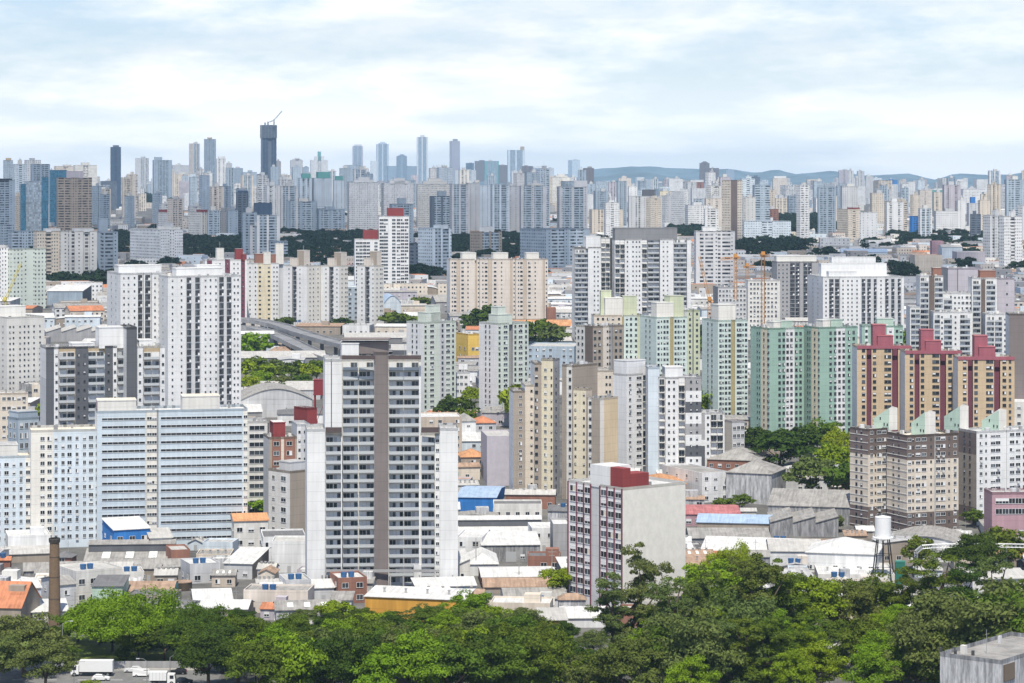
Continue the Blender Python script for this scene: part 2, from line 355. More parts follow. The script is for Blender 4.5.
def vol(B, xs, yt, Rs, Ls='', d=None, th=5.0, rows=None, dep=14.0, base='w', yb=None, roof='grey', hid=None, levels=None, par=.9):
    """one upright volume: near corner at pixel column xc, faces ending at x0 and x1, roof at row yt (all at the corner's distance d).
    Rs/Ls: wall segments 'mat~recess>x' (mat may be stacked 'br,455,cr'), then '|' windows 'kind:x,x' or 'kind:x0-x1', '@r0-r1' rows"""
    x0, xc, x1 = xs; d = d or B.d; th = R_(th) - math.atan((xc - CX) / F); cs, sn = math.cos(th), math.sin(th)
    C = Vector((xof(xc, d), d, 0)); q = lambda p: (p - CX) / F
    tR = lambda p: (q(p) * d - C.x) / (cs - q(p) * sn)
    tL = lambda p: (C.x - q(p) * d) / (q(p) * cs + sn)
    wR = tR(x1); wL = tL(x0) if x0 is not None else dep
    zt = zof(yt, d); zb = (gz(d) - .8) if yb is None else zof(yb, d)
    rs, ro = parse(Rs, xc, x1); ls, lo = parse(Ls, x0 if x0 is not None else 0, xc)
    if not rs: rs = [(xc, x1, 0, base)]
    if not ls: ls = [(x0 if x0 is not None else 0, xc, 0, base)]
    if x0 is None: uL = lambda p, a=ls[0][0]: wL * (1 - (p - a) / max(1e-6, xc - a))
    else: uL = tL
    FOOT.append((C.x, C.y, th, wR, wL, x0 if x0 is not None else xc, x1, yt))
    hid = hid or (base if ':' in base else base + ':g')
    # footprint, counter-clockwise
    P = []
    l_last = ls[-1][2]; r_first = rs[0][2]
    for i, (a, b, dp, m) in enumerate(rs):
        P.append(((l_last if i == 0 else tR(a)), dp, m)); P.append((wR if i == len(rs) - 1 else tR(b), dp, m))
    P.append((wR, wL, hid)); P.append((0 + ls[0][2], wL, hid))
    LP = []
    for i, (a, b, dp, m) in enumerate(ls):
        ya = wL if i == 0 else uL(a); yb_ = r_first if i == len(ls) - 1 else uL(b)
        LP.append((dp, ya, m)); LP.append((dp, yb_, m))
    pts = [(x, y) for x, y, _ in P[:-1]] + [(x, y) for x, y, _ in LP]
    ms = []
    # material of edge i (pts[i] -> pts[i+1])
    allm = [m for _, _, m in P[:-2]] + [hid] + [m for _, _, m in LP]
    # edges: R segments come in pairs
    E = []
    for i in range(len(pts)):
        p, r = pts[i], pts[(i + 1) % len(pts)]
        if abs(p[0] - r[0]) + abs(p[1] - r[1]) < 1e-4: continue
        E.append((p, r, i))
    nR = 2 * len(rs)
    wall = MB(); ua = 0
    for p, r, i in E:
        if i < nR - 1:
            a, b = rs[i // 2], rs[min(len(rs) - 1, (i + 1) // 2)]
            m = a[3] if i % 2 == 0 else (a if a[2] > b[2] else b)[3]
        elif i < nR + 1: m = hid
        else:
            j = i - nR - 1
            if j % 2 == 0: m = ls[min(j // 2, len(ls) - 1)][3]
            else:
                a, b = ls[min(j // 2, len(ls) - 1)], ls[min((j + 1) // 2, len(ls) - 1)]; m = (a if a[2] > b[2] else b)[3]
        ln = math.hypot(r[0] - p[0], r[1] - p[1])
        st = m.split(','); zs = [zt] + [zof(float(y), d) for y in st[1::2]] + [zb]
        for k, mm in enumerate(st[0::2]):
            za, zc = zs[k], zs[k + 1]
            if za <= zc: continue
            wall.face([(p[0], p[1], zc), (r[0], r[1], zc), (r[0], r[1], za), (p[0], p[1], za)], mat(mm),
                      [(ua, zc - zb), (ua + ln, zc - zb), (ua + ln, za - zb), (ua, za - zb)])
        ua += ln
    # parapet and roof deck
    poly = [p for p, _, _ in E]
    bm = bmesh.new(); vs = [bm.verts.new((x, y, 0)) for x, y in poly]; f = bm.faces.new(vs)
    t = min(.3, .04 * min(wR, wL))
    bmesh.ops.inset_region(bm, faces=[f], thickness=t)
    pm = mat(rs[0][3].split(',')[0].split(':')[0])
    for g in bm.faces:
        if g is not f: wall.face([(v.co.x, v.co.y, zt) for v in g.verts], pm)
    inner = [(v.co.x, v.co.y) for v in f.verts]; bm.free()
    for a, b in zip(inner, inner[1:] + inner[:1]): wall.face([(b[0], b[1], zt - par), (a[0], a[1], zt - par), (a[0], a[1], zt), (b[0], b[1], zt)], pm)
    base_loc = C - Vector((B.loc.x, B.loc.y, B.loc.z))
    wall.build('wall', B.root, base_loc, th)
    rm = MB(); rm.face([(x, y, zt - par) for x, y in inner], roofmat(roof)); rm.build('roof', B.root, base_loc, th)
    # windows
    if rows:
        y1, pit, n = rows
        for side, segs, ops, tf in (('R', rs, ro, tR), ('L', ls, lo, uL)):
            for (k, px, wpx, r0, r1, sz) in ops:
                u = tf(px); dp = 0
                for (a, b, dd, m) in segs:
                    if a <= px <= b: dp = dd
                if wpx is not None: ww = abs(tf(px + wpx / 2) - tf(px - wpx / 2)); hh = 1.45
                else: ww, hh = WSZ.get(k, (1.35, 1.2))
                if sz:
                    parts = sz.split('x'); ww = float(parts[0]) if parts[0] else ww; hh = float(parts[1]) if len(parts) > 1 else hh
                if k == 'D': hh = min(pit * d / F - .55, 2.2) if not sz else hh
                if side == 'R': lx, ly, rz = u, dp, th
                else: lx, ly, rz = dp, u, th - math.pi / 2
                wx, wy = C.x + cs * lx - sn * ly, C.y + sn * lx + cs * ly
                for i in range(max(0, r0), min(n, r1 + 1)):
                    z = zof(y1 + i * pit, d)
                    if z < gz(d) + 1 or z < zb: continue
                    nm = 'balcony' if k in 'BCK' else ('opening' if k == 'D' else 'window')
                    B.wins.setdefault(nm, []).append(((wx - B.loc.x, wy - B.loc.y, z - B.loc.z), rz, k, ww, hh))
    V = dict(C=C, th=th, wR=wR, wL=wL, zt=zt, d=d, par=par); B.vols.append(V); return V
def rblock(B, V, x0, x1, yt, m='w', back=.35, dep=5.0, roof='grey', m2=None, name='rooftop_block', ant=0, free=False):
    """a plant room standing on the roof of volume V, between pixel columns x0 and x1"""
    d = V['d'] + V['wL'] * back; th = V['th']; wd = (x1 - x0) * d / F
    c = Vector((xof((x0 + x1) / 2, d), d, 0)); zt = zof(yt, d); zb = V['zt'] - .95
    if zt < zb + .5: zt = zb + 1.5
    b = MB(); mm, ms_ = mat(m), mat(m2 or m); pv_ = th + math.atan((V['C'].x / V['d'])); hx, hy = wd / 2 / (math.cos(pv_) + .5 * abs(math.sin(pv_))), min(dep / 2, V['wL'] / 2 - .3)
    if not free: hx = min(hx, V['wR'] / 2 - .3)
    for a, c2, q in (((-hx, -hy), (hx, -hy), mm), ((hx, -hy), (hx, hy), mm), ((hx, hy), (-hx, hy), mm), ((-hx, hy), (-hx, -hy), ms_)):
        b.face([(*a, zb), (*c2, zb), (*c2, zt), (*a, zt)], q)
    b.face([(-hx, -hy, zt), (hx, -hy, zt), (hx, hy, zt), (-hx, hy, zt)], roofmat(roof))
    b.box((-hx - .12, -hy - .12, zt - .35), (hx + .12, hy + .12, zt - .02), mm)
    if not free:        # keep the room inside the roof outline
        dx, dy = c.x - V['C'].x, c.y - V['C'].y; cs, sn = math.cos(th), math.sin(th); u, v_ = cs * dx + sn * dy, -sn * dx + cs * dy
        fit = lambda p, hw, W_: W_ / 2 if W_ < 2 * hw + .5 else max(hw + .25, min(W_ - hw - .25, p))
        u, v_ = fit(u, hx, V['wR']), fit(v_, hy, V['wL']); c = Vector((V['C'].x + cs * u - sn * v_, V['C'].y + sn * u + cs * v_, 0))
    o = b.build(name, B.root, c - Vector((B.loc.x, B.loc.y, B.loc.z)), th)
    if ant:
        t = MB()
        t.tube([(0, 0, zt), (0, 0, zt + ant)], .09, plain('antenna_metal', (.45, .46, .47), .4, .6), 5)
        for k in range(3): t.box((-.7 + .1 * k, -.04, zt + ant * (.55 + .15 * k)), (.7 - .1 * k, .04, zt + ant * (.55 + .15 * k) + .08), plain('antenna_metal', (.45, .46, .47), .4, .6))
        t.build('antenna', o)
    return o
# ---------------- ground, hills, haze ----------------
def gmat(name, c1, c2, sc1, rough=.9):
    m, nt, b = base_mat(name, rough); tc = N(nt, 'ShaderNodeTexCoord')
    n = N(nt, 'ShaderNodeTexNoise'); n.inputs['Scale'].default_value = sc1; n.inputs['Detail'].default_value = 8; n.inputs['Roughness'].default_value = .65
    r = N(nt, 'ShaderNodeValToRGB'); r.color_ramp.elements[0].position = .38; r.color_ramp.elements[1].position = .62
    r.color_ramp.elements[0].color = (*c1, 1); r.color_ramp.elements[1].color = (*c2, 1)
    nt.links.new(tc.outputs['Object'], n.inputs['Vector']); nt.links.new(n.outputs[0], r.inputs[0]); nt.links.new(r.outputs[0], b.inputs['Base Color']); return m
g = MB(); gm_ = gmat('city_ground', (.075, .075, .075), (.17, .165, .155), .05)
ds = [20, 120, 300, 500, 700, 860, 940, 1024, 1200, 1450, 1700, 2300, 3500, 4700, 6000, 9000, 12000, 16000, 19000]
g.sm = True
for a, c in zip(ds, ds[1:]):
    wa, wc = a * .9 + 900, c * .9 + 900
    g.face([(-wa, a, gz(a)), (wa, a, gz(a)), (wc, c, gz(c)), (-wc, c, gz(c))], gm_)
g.face([(-920, -400, 0), (920, -400, 0), (918, 20, 0), (-918, 20, 0)], gm_)
structure(g.build('ground'))
def hill_ridge(name, d, prof, rough, label, depth, rgb):
    rn = random.Random(name); m = gmat(name + '_cover', rgb, tuple(c * 1.6 for c in rgb), .004); b = MB(); b.sm = True
    n = 150; pts = []
    rows = 9
    from mathutils import noise
    for i in range(n + 1):
        px = -140 + 1300 * i / n
        for (p0, y0), (p1, y1) in zip(prof, prof[1:]):
            if p0 <= px <= p1: t = (px - p0) / (p1 - p0); t = t * t * (3 - 2 * t); y = y0 + (y1 - y0) * t; break
        pts.append((px, y))
    grid = []
    for j in range(rows):
        t = j / (rows - 1); row = []
        for px, y in pts:
            dd = d - depth * (1 - t); x = xof(px, d); z1 = zof(y, d); zz = gz(dd) - 3 + (z1 - gz(dd)) * (t ** 1.2)
            zz += rough * t * noise.noise(Vector((x * .0022, dd * .0022, 3.1))) * 1.0 + rough * .5 * t * noise.noise(Vector((x * .008, dd * .006, 7)))
            row.append((x, dd, zz))
        grid.append(row)
    grid.append([(x, d + depth, gz(d) - 3) for x, _, _ in grid[-1]])
    for r0, r1 in zip(grid, grid[1:]):
        for i in range(n): b.face([r0[i], r0[i + 1], r1[i + 1], r1[i]], m)
    o = structure(b.build(name)); return o
hill_ridge('near_hills', 12500, [(-200, 186), (560, 184), (600, 176), (640, 175), (680, 178), (720, 177.5), (760, 179), (800, 178), (840, 183), (900, 182), (1300, 183)], 24, '', 1500, (.095, .14, .17))  # pale blue of both ridges carries part of the haze in the colour
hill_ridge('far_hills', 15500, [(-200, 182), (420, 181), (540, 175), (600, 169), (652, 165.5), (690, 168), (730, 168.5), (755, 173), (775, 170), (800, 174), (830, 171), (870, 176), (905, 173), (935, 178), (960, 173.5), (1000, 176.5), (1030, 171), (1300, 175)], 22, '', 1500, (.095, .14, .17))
# air
def haze_box():
    b = MB(); hm = bpy.data.materials.new('haze_air'); hm.use_nodes = True; nt = hm.node_tree; nt.nodes.clear()
    o = N(nt, 'ShaderNodeOutputMaterial'); v = N(nt, 'ShaderNodeVolumePrincipled')
    v.inputs['Color'].default_value = (.46, .72, 1.0, 1); v.inputs['Density'].default_value = HAZE; v.inputs['Anisotropy'].default_value = .0
    nt.links.new(v.outputs[0], o.inputs['Volume'])
    b.box((-19000, -900, -1), (19000, 19100, 320), hm); ob = b.build('haze'); ob['kind'] = 'stuff'; hm.volume_intersection_method = 'FAST' if hasattr(hm, 'volume_intersection_method') else None
    return ob
HAZE = 4.2e-5
haze_box()
# ---------------- named buildings, measured from the photograph ----------------
AT = 'apartment_tower'
def hero(label, yb, px, name=AT, cat='apartment tower', group=None, d=None): return Bld(name, label, cat, d or dofy(yb), px, group)

# tall grey-brown tower of continuous balconies
b = hero('tall tower of stacked glass-railed balconies split by a wide grey-brown centre strip', 588, 325); d0 = b.d
bal = dict(base='w', th=2)
v1 = vol(b, (None, 325, 374), 359, 'w>331 bk~.5>331.8 w>342 ow~1.2>374.5 | C:343-358,359-374', d=d0, th=2, dep=17, rows=(366.2, 9.35, 24))
v2 = vol(b, (None, 374.4, 388), 352, 'mv>388', d=d0 - 1.2, th=2, dep=18)
v3 = vol(b, (None, 387.6, 421), 359, 'ow~1.2>419 w>421 | C:389-403.5,404-419', d=d0, th=2, dep=17, rows=(366.2, 9.35, 24))
v4 = vol(b, (None, 325, 342), 433, 'ow~1.2>341 w>342 | C:326-341', d=d0 - 1.7, th=2, dep=14, rows=(441, 9.35, 16))
v5 = vol(b, (None, 307, 325), 429, 'w>325', d=d0 - 2.4, th=2, dep=16)
v6 = vol(b, (None, 420.6, 440), 433, 'ow~1.2>435 w>440 | C:421.5-434.5 m*.9x.9:437.5', d=d0 - .6, th=2, dep=14, rows=(441, 9.35, 15))
v7 = vol(b, (None, 440, 458), 428, 'w>458', d=d0 - 1.6, th=2, dep=16)
rblock(b, v2, 341, 388.5, 341, 'mv', .6, 9, m2='w', free=True); rblock(b, v1, 341, 358.3, 342, 'w', .5, 9, free=True)
for (xa, xb_, ya, yb_) in ((342, 375, 355.5, 359.4), (388.5, 421, 355.5, 359.4), (325.5, 341.5, 427.5, 432.6), (421.5, 439, 427.5, 432.6)):
    dd = d0 - 1.9; cp = MB(); cp.box((xof(xa, dd) - b.loc.x, -2.0, zof(yb_, dd)), (xof(xb_, dd) - b.loc.x, -.9, zof(ya, dd)), wallmat('mb')); cp.build('fascia', b.root, (0, 0, -b.loc.z))
rf = MB(); rf.box((xof(340, d0) - b.loc.x, 4, zof(341, d0)), (xof(389, d0) - b.loc.x, 11, zof(339.6, d0)), wallmat('mv')); rf.build('canopy_roof', b.root, (0, 0, -b.loc.z))
pl = MB()
for px in (308, 322, 327, 340, 350, 372, 390, 403, 419, 433, 452): pl.box((xof(px, d0) - b.loc.x, -2.3, gz(d0)), (xof(px + 1.5, d0) - b.loc.x, -1.7, zof(574, d0)), wallmat('gy'))
pl.box((xof(325.5, d0) - b.loc.x, -2.31, zof(571, d0)), (xof(439.5, d0) - b.loc.x, -1.75, zof(568.5, d0)), wallmat('gy'))
pl.build('garage_front', b.root, (0, 0, -b.loc.z)); b.finish()

# pale blue office slab, stepped
b = hero('wide pale blue slab with dark ribbon windows and stepped cream end wing', 548, 97, 'office_building', 'office building'); d0 = b.d
v = vol(b, (None, 97, 247.5), 411, 'bl>146 cw~.6>157 gy~1>158.5 bl>243 cw>247.5 | R*x.72:102-145,161-242 R*1.5x.9:149.5,154.5 R*1.2x.9:245.5', d=d0, th=2.5, dep=16, rows=(419.5, 8.05, 16), roof='white')
rblock(b, v, 84, 123, 399, 'ow', .4, 9, m2='pi', roof='cream'); rblock(b, v, 182, 220, 395.5, 'ow', .5, 9, roof='cream')
v = vol(b, (None, 31, 98), 430, 'cw>53 pb>98 | m:42.5,49.5,69.5,91 m*.9x1.2:56,77,84.5,97 m*1.0x1.2:63', d=d0 - 1.5, th=2.5, dep=16, rows=(439, 8.2, 13), roof='cream')
v = vol(b, (None, -40, 31), 457, 'pb>25 cw>31 | m:-36,-28,-20,-10,6.5,28 m*.9x1.2:-1,14,21', d=d0 - 3, th=2.5, dep=16, rows=(466, 8.2, 10), roof='cream')
rblock(b, v, -12, 17, 443, 'ow', .5, 9); b.finish()

# grey and tan residential
b = hero('charcoal and white tower with tan framed balcony bays behind the pale blue slab', 0, 46, d=895); d0 = b.d
v = vol(b, (40, 46, 126.5), 347, 'dg>54 w>58.5 tn,355,cr~1>75.5 dg>88 w,349,tn,355,pb~1>105 dg>113 w>117 tn,348,cr~1>126.5 | s:56.5,78.5,84.5,108.5,115 C:59.5-67,67.5-75 C:88.5-96.5,97-104.5 C:118-126', 'w,379,lg>46', d=d0, th=8, rows=(356, 8.75, 18), roof='white')
v2 = vol(b, (None, 126.5, 137), 327, 'dg>137', d=d0 + 1, th=8, dep=16, roof='white')
v3 = vol(b, (None, 137, 165), 346, 'w>143 tn,353,cr~1>160 w>165 | s:140,163 C:144-151.5,152-159.5', d=d0 + 3, th=8, dep=15, rows=(356, 8.75, 17), roof='white')
rblock(b, v, 99, 127, 327, 'w', .4, 8, roof='white'); rblock(b, v, 70, 92, 342, 'w', .6, 8, roof='white'); rblock(b, v3, 137.5, 151, 339, 'w', .6, 7, roof='white'); b.finish()

# white twin slab complex
b = hero('broad white tower with dark square service openings in paired columns behind charcoal tower', 0, 168, d=1085); d0 = b.d
v = vol(b, (155, 168, 241), 276, 'w>186 lg~.5>201 w>217.5 lg~.5>232 w>241 | s*.52x.62:172.5,181.5,205.5,210.5,216,234.5,238 D:187-191.5,195.5-200,219.5-224,227-231.5', 'lg>155.5 w>168 | s*.52x.62:159,163', d=d0, th=12, rows=(280.5, 6.62, 24), roof='white')
v1 = vol(b, (107, 120.5, 165), 273, 'w>138 lg~1.5>144 w>145 lg~1.5>152 w>165 | s*.52x.62:124,128.5,134.5,155,159.5 D:138.5-143,146-151', 'w>120.5 | s*.52x.62:111.5,116', d=d0 + 12, th=12, rows=(278, 6.62, 24), roof='white')
rblock(b, v1, 116, 174, 264.5, 'w', .5, 9, roof='white'); rblock(b, v, 172, 222, 267.5, 'w', .5, 9, roof='white'); rblock(b, v, 194, 221, 264.5, 'w', .7, 7, roof='white'); b.finish()

# left edge cream-white tower
b = hero('white tower with close rows of small square windows cut by the frame edge', 392, 9); d0 = b.d
v = vol(b, (-30, 7, 44.5), 317, 'ow>44.5 | s:10,13.5,20,24.5,28.5,34,40', 'ow>7 | s:-20,-10,-3,3', d=d0, th=25, rows=(327, 5.6, 15), roof='white')
rblock(b, v, -12, 24, 305.5, 'ow', .45, 10, roof='white'); b.finish()
# two smaller buildings behind the blue slab
b = hero('low cream building with square windows and flat white roof beside charcoal tower', 460, -8, 'low_building', 'building'); d0 = b.d
v = vol(b, (None, -8, 28), 393, 'cr>28 | m:-2,4,9,14,19,24', d=d0, th=4, rows=(399, 9.5, 6), roof='white'); b.finish()
b = hero('narrow periwinkle blue old building with white trimmed windows and mansard top', 0, 8, 'old_building', 'building', d=925); d0 = b.d
v = vol(b, (8, 18, 39), 418, 'sb>39 | t:21.5,26.5,31.5,36', 'bg>18 | t:10.5,14.5', d=d0, th=28, rows=(426, 10, 5), roof='grey'); rblock(b, v, 11, 36, 411, 'bg', .4, 8, m2='sb', name='mansard_attic'); b.finish()

# white low-rise beside it and F building
b = hero('six storey building with white window front and tan blank side in front of balcony tower', 541, 290); d0 = b.d
v = vol(b, (268.5, 290, 307), 471, 'tp>307', 'w>290 | m:273.5 l*2.6x1.5:283.5', d=d0, th=38, rows=(479.5, 10.4, 6), roof='pale'); rblock(b, v, 277, 305, 460.5, 'lg', .35, 6); b.finish()
b = hero('white office block with full-width dark window bands beside pale blue slab end', 0, 248, 'office_building', 'office building', d=905)
v = vol(b, (None, 247.5, 267.5), 421, 'ow>267.5 | R*5.3x1.5:257', th=3, rows=(428, 8.3, 11)); b.finish()
b = hero('brown building with orange brick panels and dark red rooftop storey', 0, 269, 'brick_building', 'building', d=875)
v = vol(b, (None, 269, 297), 437, 'tp>272 rb~.3>281 cr>284 rb~.3>295 tp>297 | l:276.5,289.5', th=8, rows=(444, 9.6, 8)); rblock(b, v, 271, 284, 421, 'rd', .4, 8, roof='white'); b.finish()
b = hero('dark red brick box with flat grey roof behind the orange panelled building', 0, 294, 'brick_building', 'building', d=930)
v = vol(b, (294, 307, 317), 408, 'rd>317', 'rd>307', th=30); b.finish()
b = hero('slender white windowless stair block behind the orange panelled building', 0, 297, 'low_building', 'building', d=895)
v = vol(b, (None, 297, 310), 424, 'w>301 lg>310 | s:299.5,305', th=8, rows=(432, 9, 8)); b.finish()

# the cream/white slim towers by the viaduct
b = hero('white tower with maroon window strips and red rooftop room beside broad white tower', 0, 205, d=1640)
v = vol(b, (None, 205, 247), 259.5, 'w>207 pu~.6>212 w>225 pu~.6>230 w>241 pu~.6>245 w>247 | s:209.5,216,220,227.5,234,238,243', th=6, rows=(264, 4.6, 16), roof='white')
rblock(b, v, 216, 223.5, 248, 'ow', .5, 7, ant=4); rblock(b, v, 235.5, 243, 248.8, 'rd', .4, 7); rblock(b, v, 243, 249, 254, 'rd', .5, 6); b.finish()
b = hero('cream tower with yellow centre bay and terracotta rooftop rooms behind the viaduct', 322, 247)
v = vol(b, (None, 247, 284), 263, 'w>258 ly~.4>271 w>279 lg~1.5>284 | s:250,255.5,274,277 s*1.3x.9:260,269', th=7, rows=(267.5, 4.65, 13), roof='pale')
rblock(b, v, 254.5, 263, 253.5, 'rb', .5, 7); rblock(b, v, 263, 270.5, 252, 'cw', .35, 6); rblock(b, v, 270, 280, 254, 'rb', .6, 7); rblock(b, v, 280, 288, 243.5, 'cw', .5, 6, ant=3); b.finish()
for (x0, xs, xc, x1, yt, r1, r2, lb) in ((283, 292, 307, 321, 265.5, (289, 300, 258), (299, 308, 250), 'slim pale tower with tan plant room, tallest side facing the cream yellow-bayed tower'),
                                         (321, 329, 339, 348, 265.5, (329, 337, 258), (336, 345, 252), 'slim pale tower with paired pinkish rooftop boxes between two near twins'),
                                         (357, 365, 374, 384, 265.5, (366, 373, 258), (372.5, 379.5, 251), 'slim pale tower standing alone in front of white red-topped tower')):
    b = hero(lb, 326, xc, group='slim pale towers behind the viaduct')
    v = vol(b, (x0, xc, x1), yt, 'cw>%g | s:%g,%g,%g' % (x1, xc + 3, xc + 6.5, xc + (11 if x1 - xc > 10 else 8)), 'w>%g gy~1>%g w>%g | s:%g,%g D:%g-%g' % (xs, xs + 4.5, xc, xs - 3, xs + 8, xs + .3, xs + 4.2), th=48, rows=(269.5, 4.6, 12), roof='pale')
    rblock(b, v, *r1, 'pc', .4, 6); rblock(b, v, *r2, 'pc', .4, 6, m2='tp', ant=3); b.finish()

# three cream towers joined in a row
for (x0, x1, r, lb) in ((450, 480, (461, 476), 'cream pink-striped tower nearest the white red-topped tower'), (480, 516, (492, 508), 'cream pink-striped tower in the middle of its row of three'), (516, 548, (525, 538.5), 'cream pink-striped tower with plain ribbed end bay, above orange tiled roofs')):
    b = hero(lb, 319, x0, group='row of three cream towers')
    w_ = x1 - x0; f = lambda u: x0 + u * w_
    v = vol(b, (None, x0, x1), 259, 'pc>%g wb~1>%g pc>%g pc>%g wb~1.2>%g pc>%g | s:%g,%g,%g s*1.5x1:%g,%g' % (f(.22), f(.33), f(.72), f(.83), f(.9), x1, f(.08), f(.6), f(.95), f(.17), f(.42)), th=9, rows=(263, 4.3, 13), roof='white')
    rblock(b, v, *r, 252.5, 'cw', .4, 8, roof='white', ant=2); b.finish()

# white tower with red roof boxes
b = hero('white grid-windowed tower with red rooftop box and lower wing', 300, 379)
v = vol(b, (None, 379, 409), 216, 'w>388.5 w>409 | m*3.2x1.4:381.7,385.8 m*2.6x1.4:393.8,398.5,402.5,406.5', th=3, rows=(220, 3.45, 23), roof='white')
rblock(b, v, 387, 403.5, 208, 'rd', .4, 9, roof='red')
v = vol(b, (None, 355, 379), 239, 'w>379 | m*2.4x1.4:357.5,361,364.7,368.3,376', th=3, rows=(243, 3.45, 16), roof='white'); rblock(b, v, 363, 378, 230, 'rd', .4, 9, roof='red'); b.finish()

# white and black complex
b = hero('big white tower group with charcoal penthouse and dark balcony stacks', 0, 575, d=1500)
v = vol(b, (572, 575, 601), 247, 'mg~1.6>588 w>601 | C:575.5-581.5,582-587.8 s:594.5,598', 'w', d=1500, th=12, rows=(252, 4.85, 22), roof='white')
v1 = vol(b, (None, 601, 615), 238, 'lg~1.2>610.5 bk~2>615 | K:601.5-605.5,606-610', d=1508, th=10, dep=14, rows=(241, 4.85, 22), roof='white')
v2 = vol(b, (None, 615, 691), 239, 'lg~1.2>625 w>642 lg~1.2>647.5 mg~1.8>660 w>673.5 mg~1.2>687 w>691 | K:615.5-620,620.5-624.7,642.3-647.2 s:627.5,633,636.5,639.5,663.5,667.5 C:648.5-653.8,654.2-659.5,674.2-680,680.5-686.5', d=1500, th=10, rows=(242, 4.85, 23), roof='white')
rblock(b, v, 585, 601, 236, 'w', .5, 9, roof='white'); rblock(b, v2, 606, 673.5, 227.6, 'mg', .55, 9, roof='dark'); b.finish()

# grey-beige with brown strip
b = hero('beige tower with dark brown vertical strip in front of the mint towers', 0, 592, d=1120)
v = vol(b, (576, 592.5, 624), 326, 'tp>603 pc>609 gy~1>613 tp>624 | s*1.1x1.1:595,599.5 s:607.5,611 s*1.1x1.1:616,620.5', 'ow>585 br~.2>592.5 | s*1.1x1.1:578.5,582.5', th=35, rows=(332, 6.5, 16), roof='pale'); b.finish()
MW = 's*1.0x1.1'
b = hero('mint green tower with pale green rooftop blocks, half hidden by beige brown-striped tower', 0, 594, d=1330)
v = vol(b, (None, 594, 643), 315, 'cr>622 kh~.8>624 mi>637 yg>643 | s*1.0x1.1:598,603,608,613,619,627,631,636', th=6, rows=(319, 5.45, 20), roof='white')
rblock(b, v, 604, 622.5, 297.5, 'cw', .35, 7, roof='white'); rblock(b, v, 600, 611, 290, 'yg', .7, 6); rblock(b, v, 622, 636.5, 295.5, 'yg', .6, 7); b.finish()
b = hero('mint tower with khaki strip and yellow-green end bay beside its half-hidden twin', 0, 656, d=1290)
v = vol(b, (640, 656.5, 687), 317, 'mi>670 kh~.5>673.5 mi>687 | s*1.0x1.1:658.5,664.5,667.5,675.5,678.5,684 s*.5x.8:661.5,681', 'mi>656.5 | s*1.0x1.1:646,650', th=24, rows=(321.5, 5.45, 24), roof='white')
v3 = vol(b, (None, 687, 700), 310, 'yg>692.5 dg~.6>693.5 yg>700 | s*1.0x1.1:690,697', d=b.d + 6, th=24, rows=(314, 5.45, 24), roof='white')
rblock(b, v, 652, 672.5, 302, 'cw', .35, 7, roof='white'); rblock(b, v, 673, 690, 295, 'yg', .6, 7); b.finish()
b = hero('mint tower with khaki centre strip and white roof box next to green towers', 428, 717)
v = vol(b, (702, 718, 748), 320, 'mi>731 kh~.5>735 mi>748 | s*1.0x1.0:720.5,726,729.5,738,740.5,746 s*.5x.7:723,743', 'mi>718 | s*1.0x1.0:708,712', th=24, rows=(325, 5.25, 20), roof='white'); rblock(b, v, 713, 733.5, 304, 'cw', .35, 8, roof='white'); b.finish()

# the green towers
for (x0, xc, x1, s0, s1, w0, w1, yt, r, yb, lb) in ((750.5, 769, 804, 761, 767, 785.5, 794.5, 328, ((769, 778, 321), (777, 792, 320.5)), 443, 'sea green tower with white window stripe, nearer the mint towers'),
                                                   (803.5, 819, 857.5, 811.5, 818, 836, 845, 327, ((819, 828.5, 319.5), (828, 843, 319)), 443, 'sea green tower with white window stripe, touching the ochre and maroon tower')):
    b = hero(lb, yb, xc, group='sea green towers')
    e = lambda t: xc + (x1 - xc) * t
    v = vol(b, (x0, xc, x1), yt, 'gr>%g w>%g gr>%g | s*1.05x1.15:%g,%g,%g,%g,%g,%g' % (w0, w1, x1, e(.3), e(.42), e(.53), e(.64), e(.78), e(.9)),
            'gr>%g ly>%g gm>%g | s*1.0x1.1:%g s*.7x.9:%g,%g,%g,%g' % (s0, s1, xc, (s0 + s1) / 2, s0 - 3.6, s0 - 1.5, xc - (xc - s1) * .75 + .3, xc - (xc - s1) * .2), th=30, rows=(yt + 6.3, 6.1, 17), roof='grey')
    rblock(b, v, *r[0], 'cw', .3, 6, roof='white'); rblock(b, v, *r[1], 'gm', .35, 7, m2='gr', roof='grey'); b.finish()
b = hero('sea green and white tower mostly hidden behind maroon rooftop rooms', 0, 862, d=1190)
v = vol(b, (None, 862, 903), 325.5, 'gr>865 w>868 gr>887 w>894 gr>903 | s*1.0x1.1:866.5,890.5,897,901', th=5, rows=(331, 5.8, 18)); rblock(b, v, 876, 893, 318, 'gm', .4, 8); b.finish()

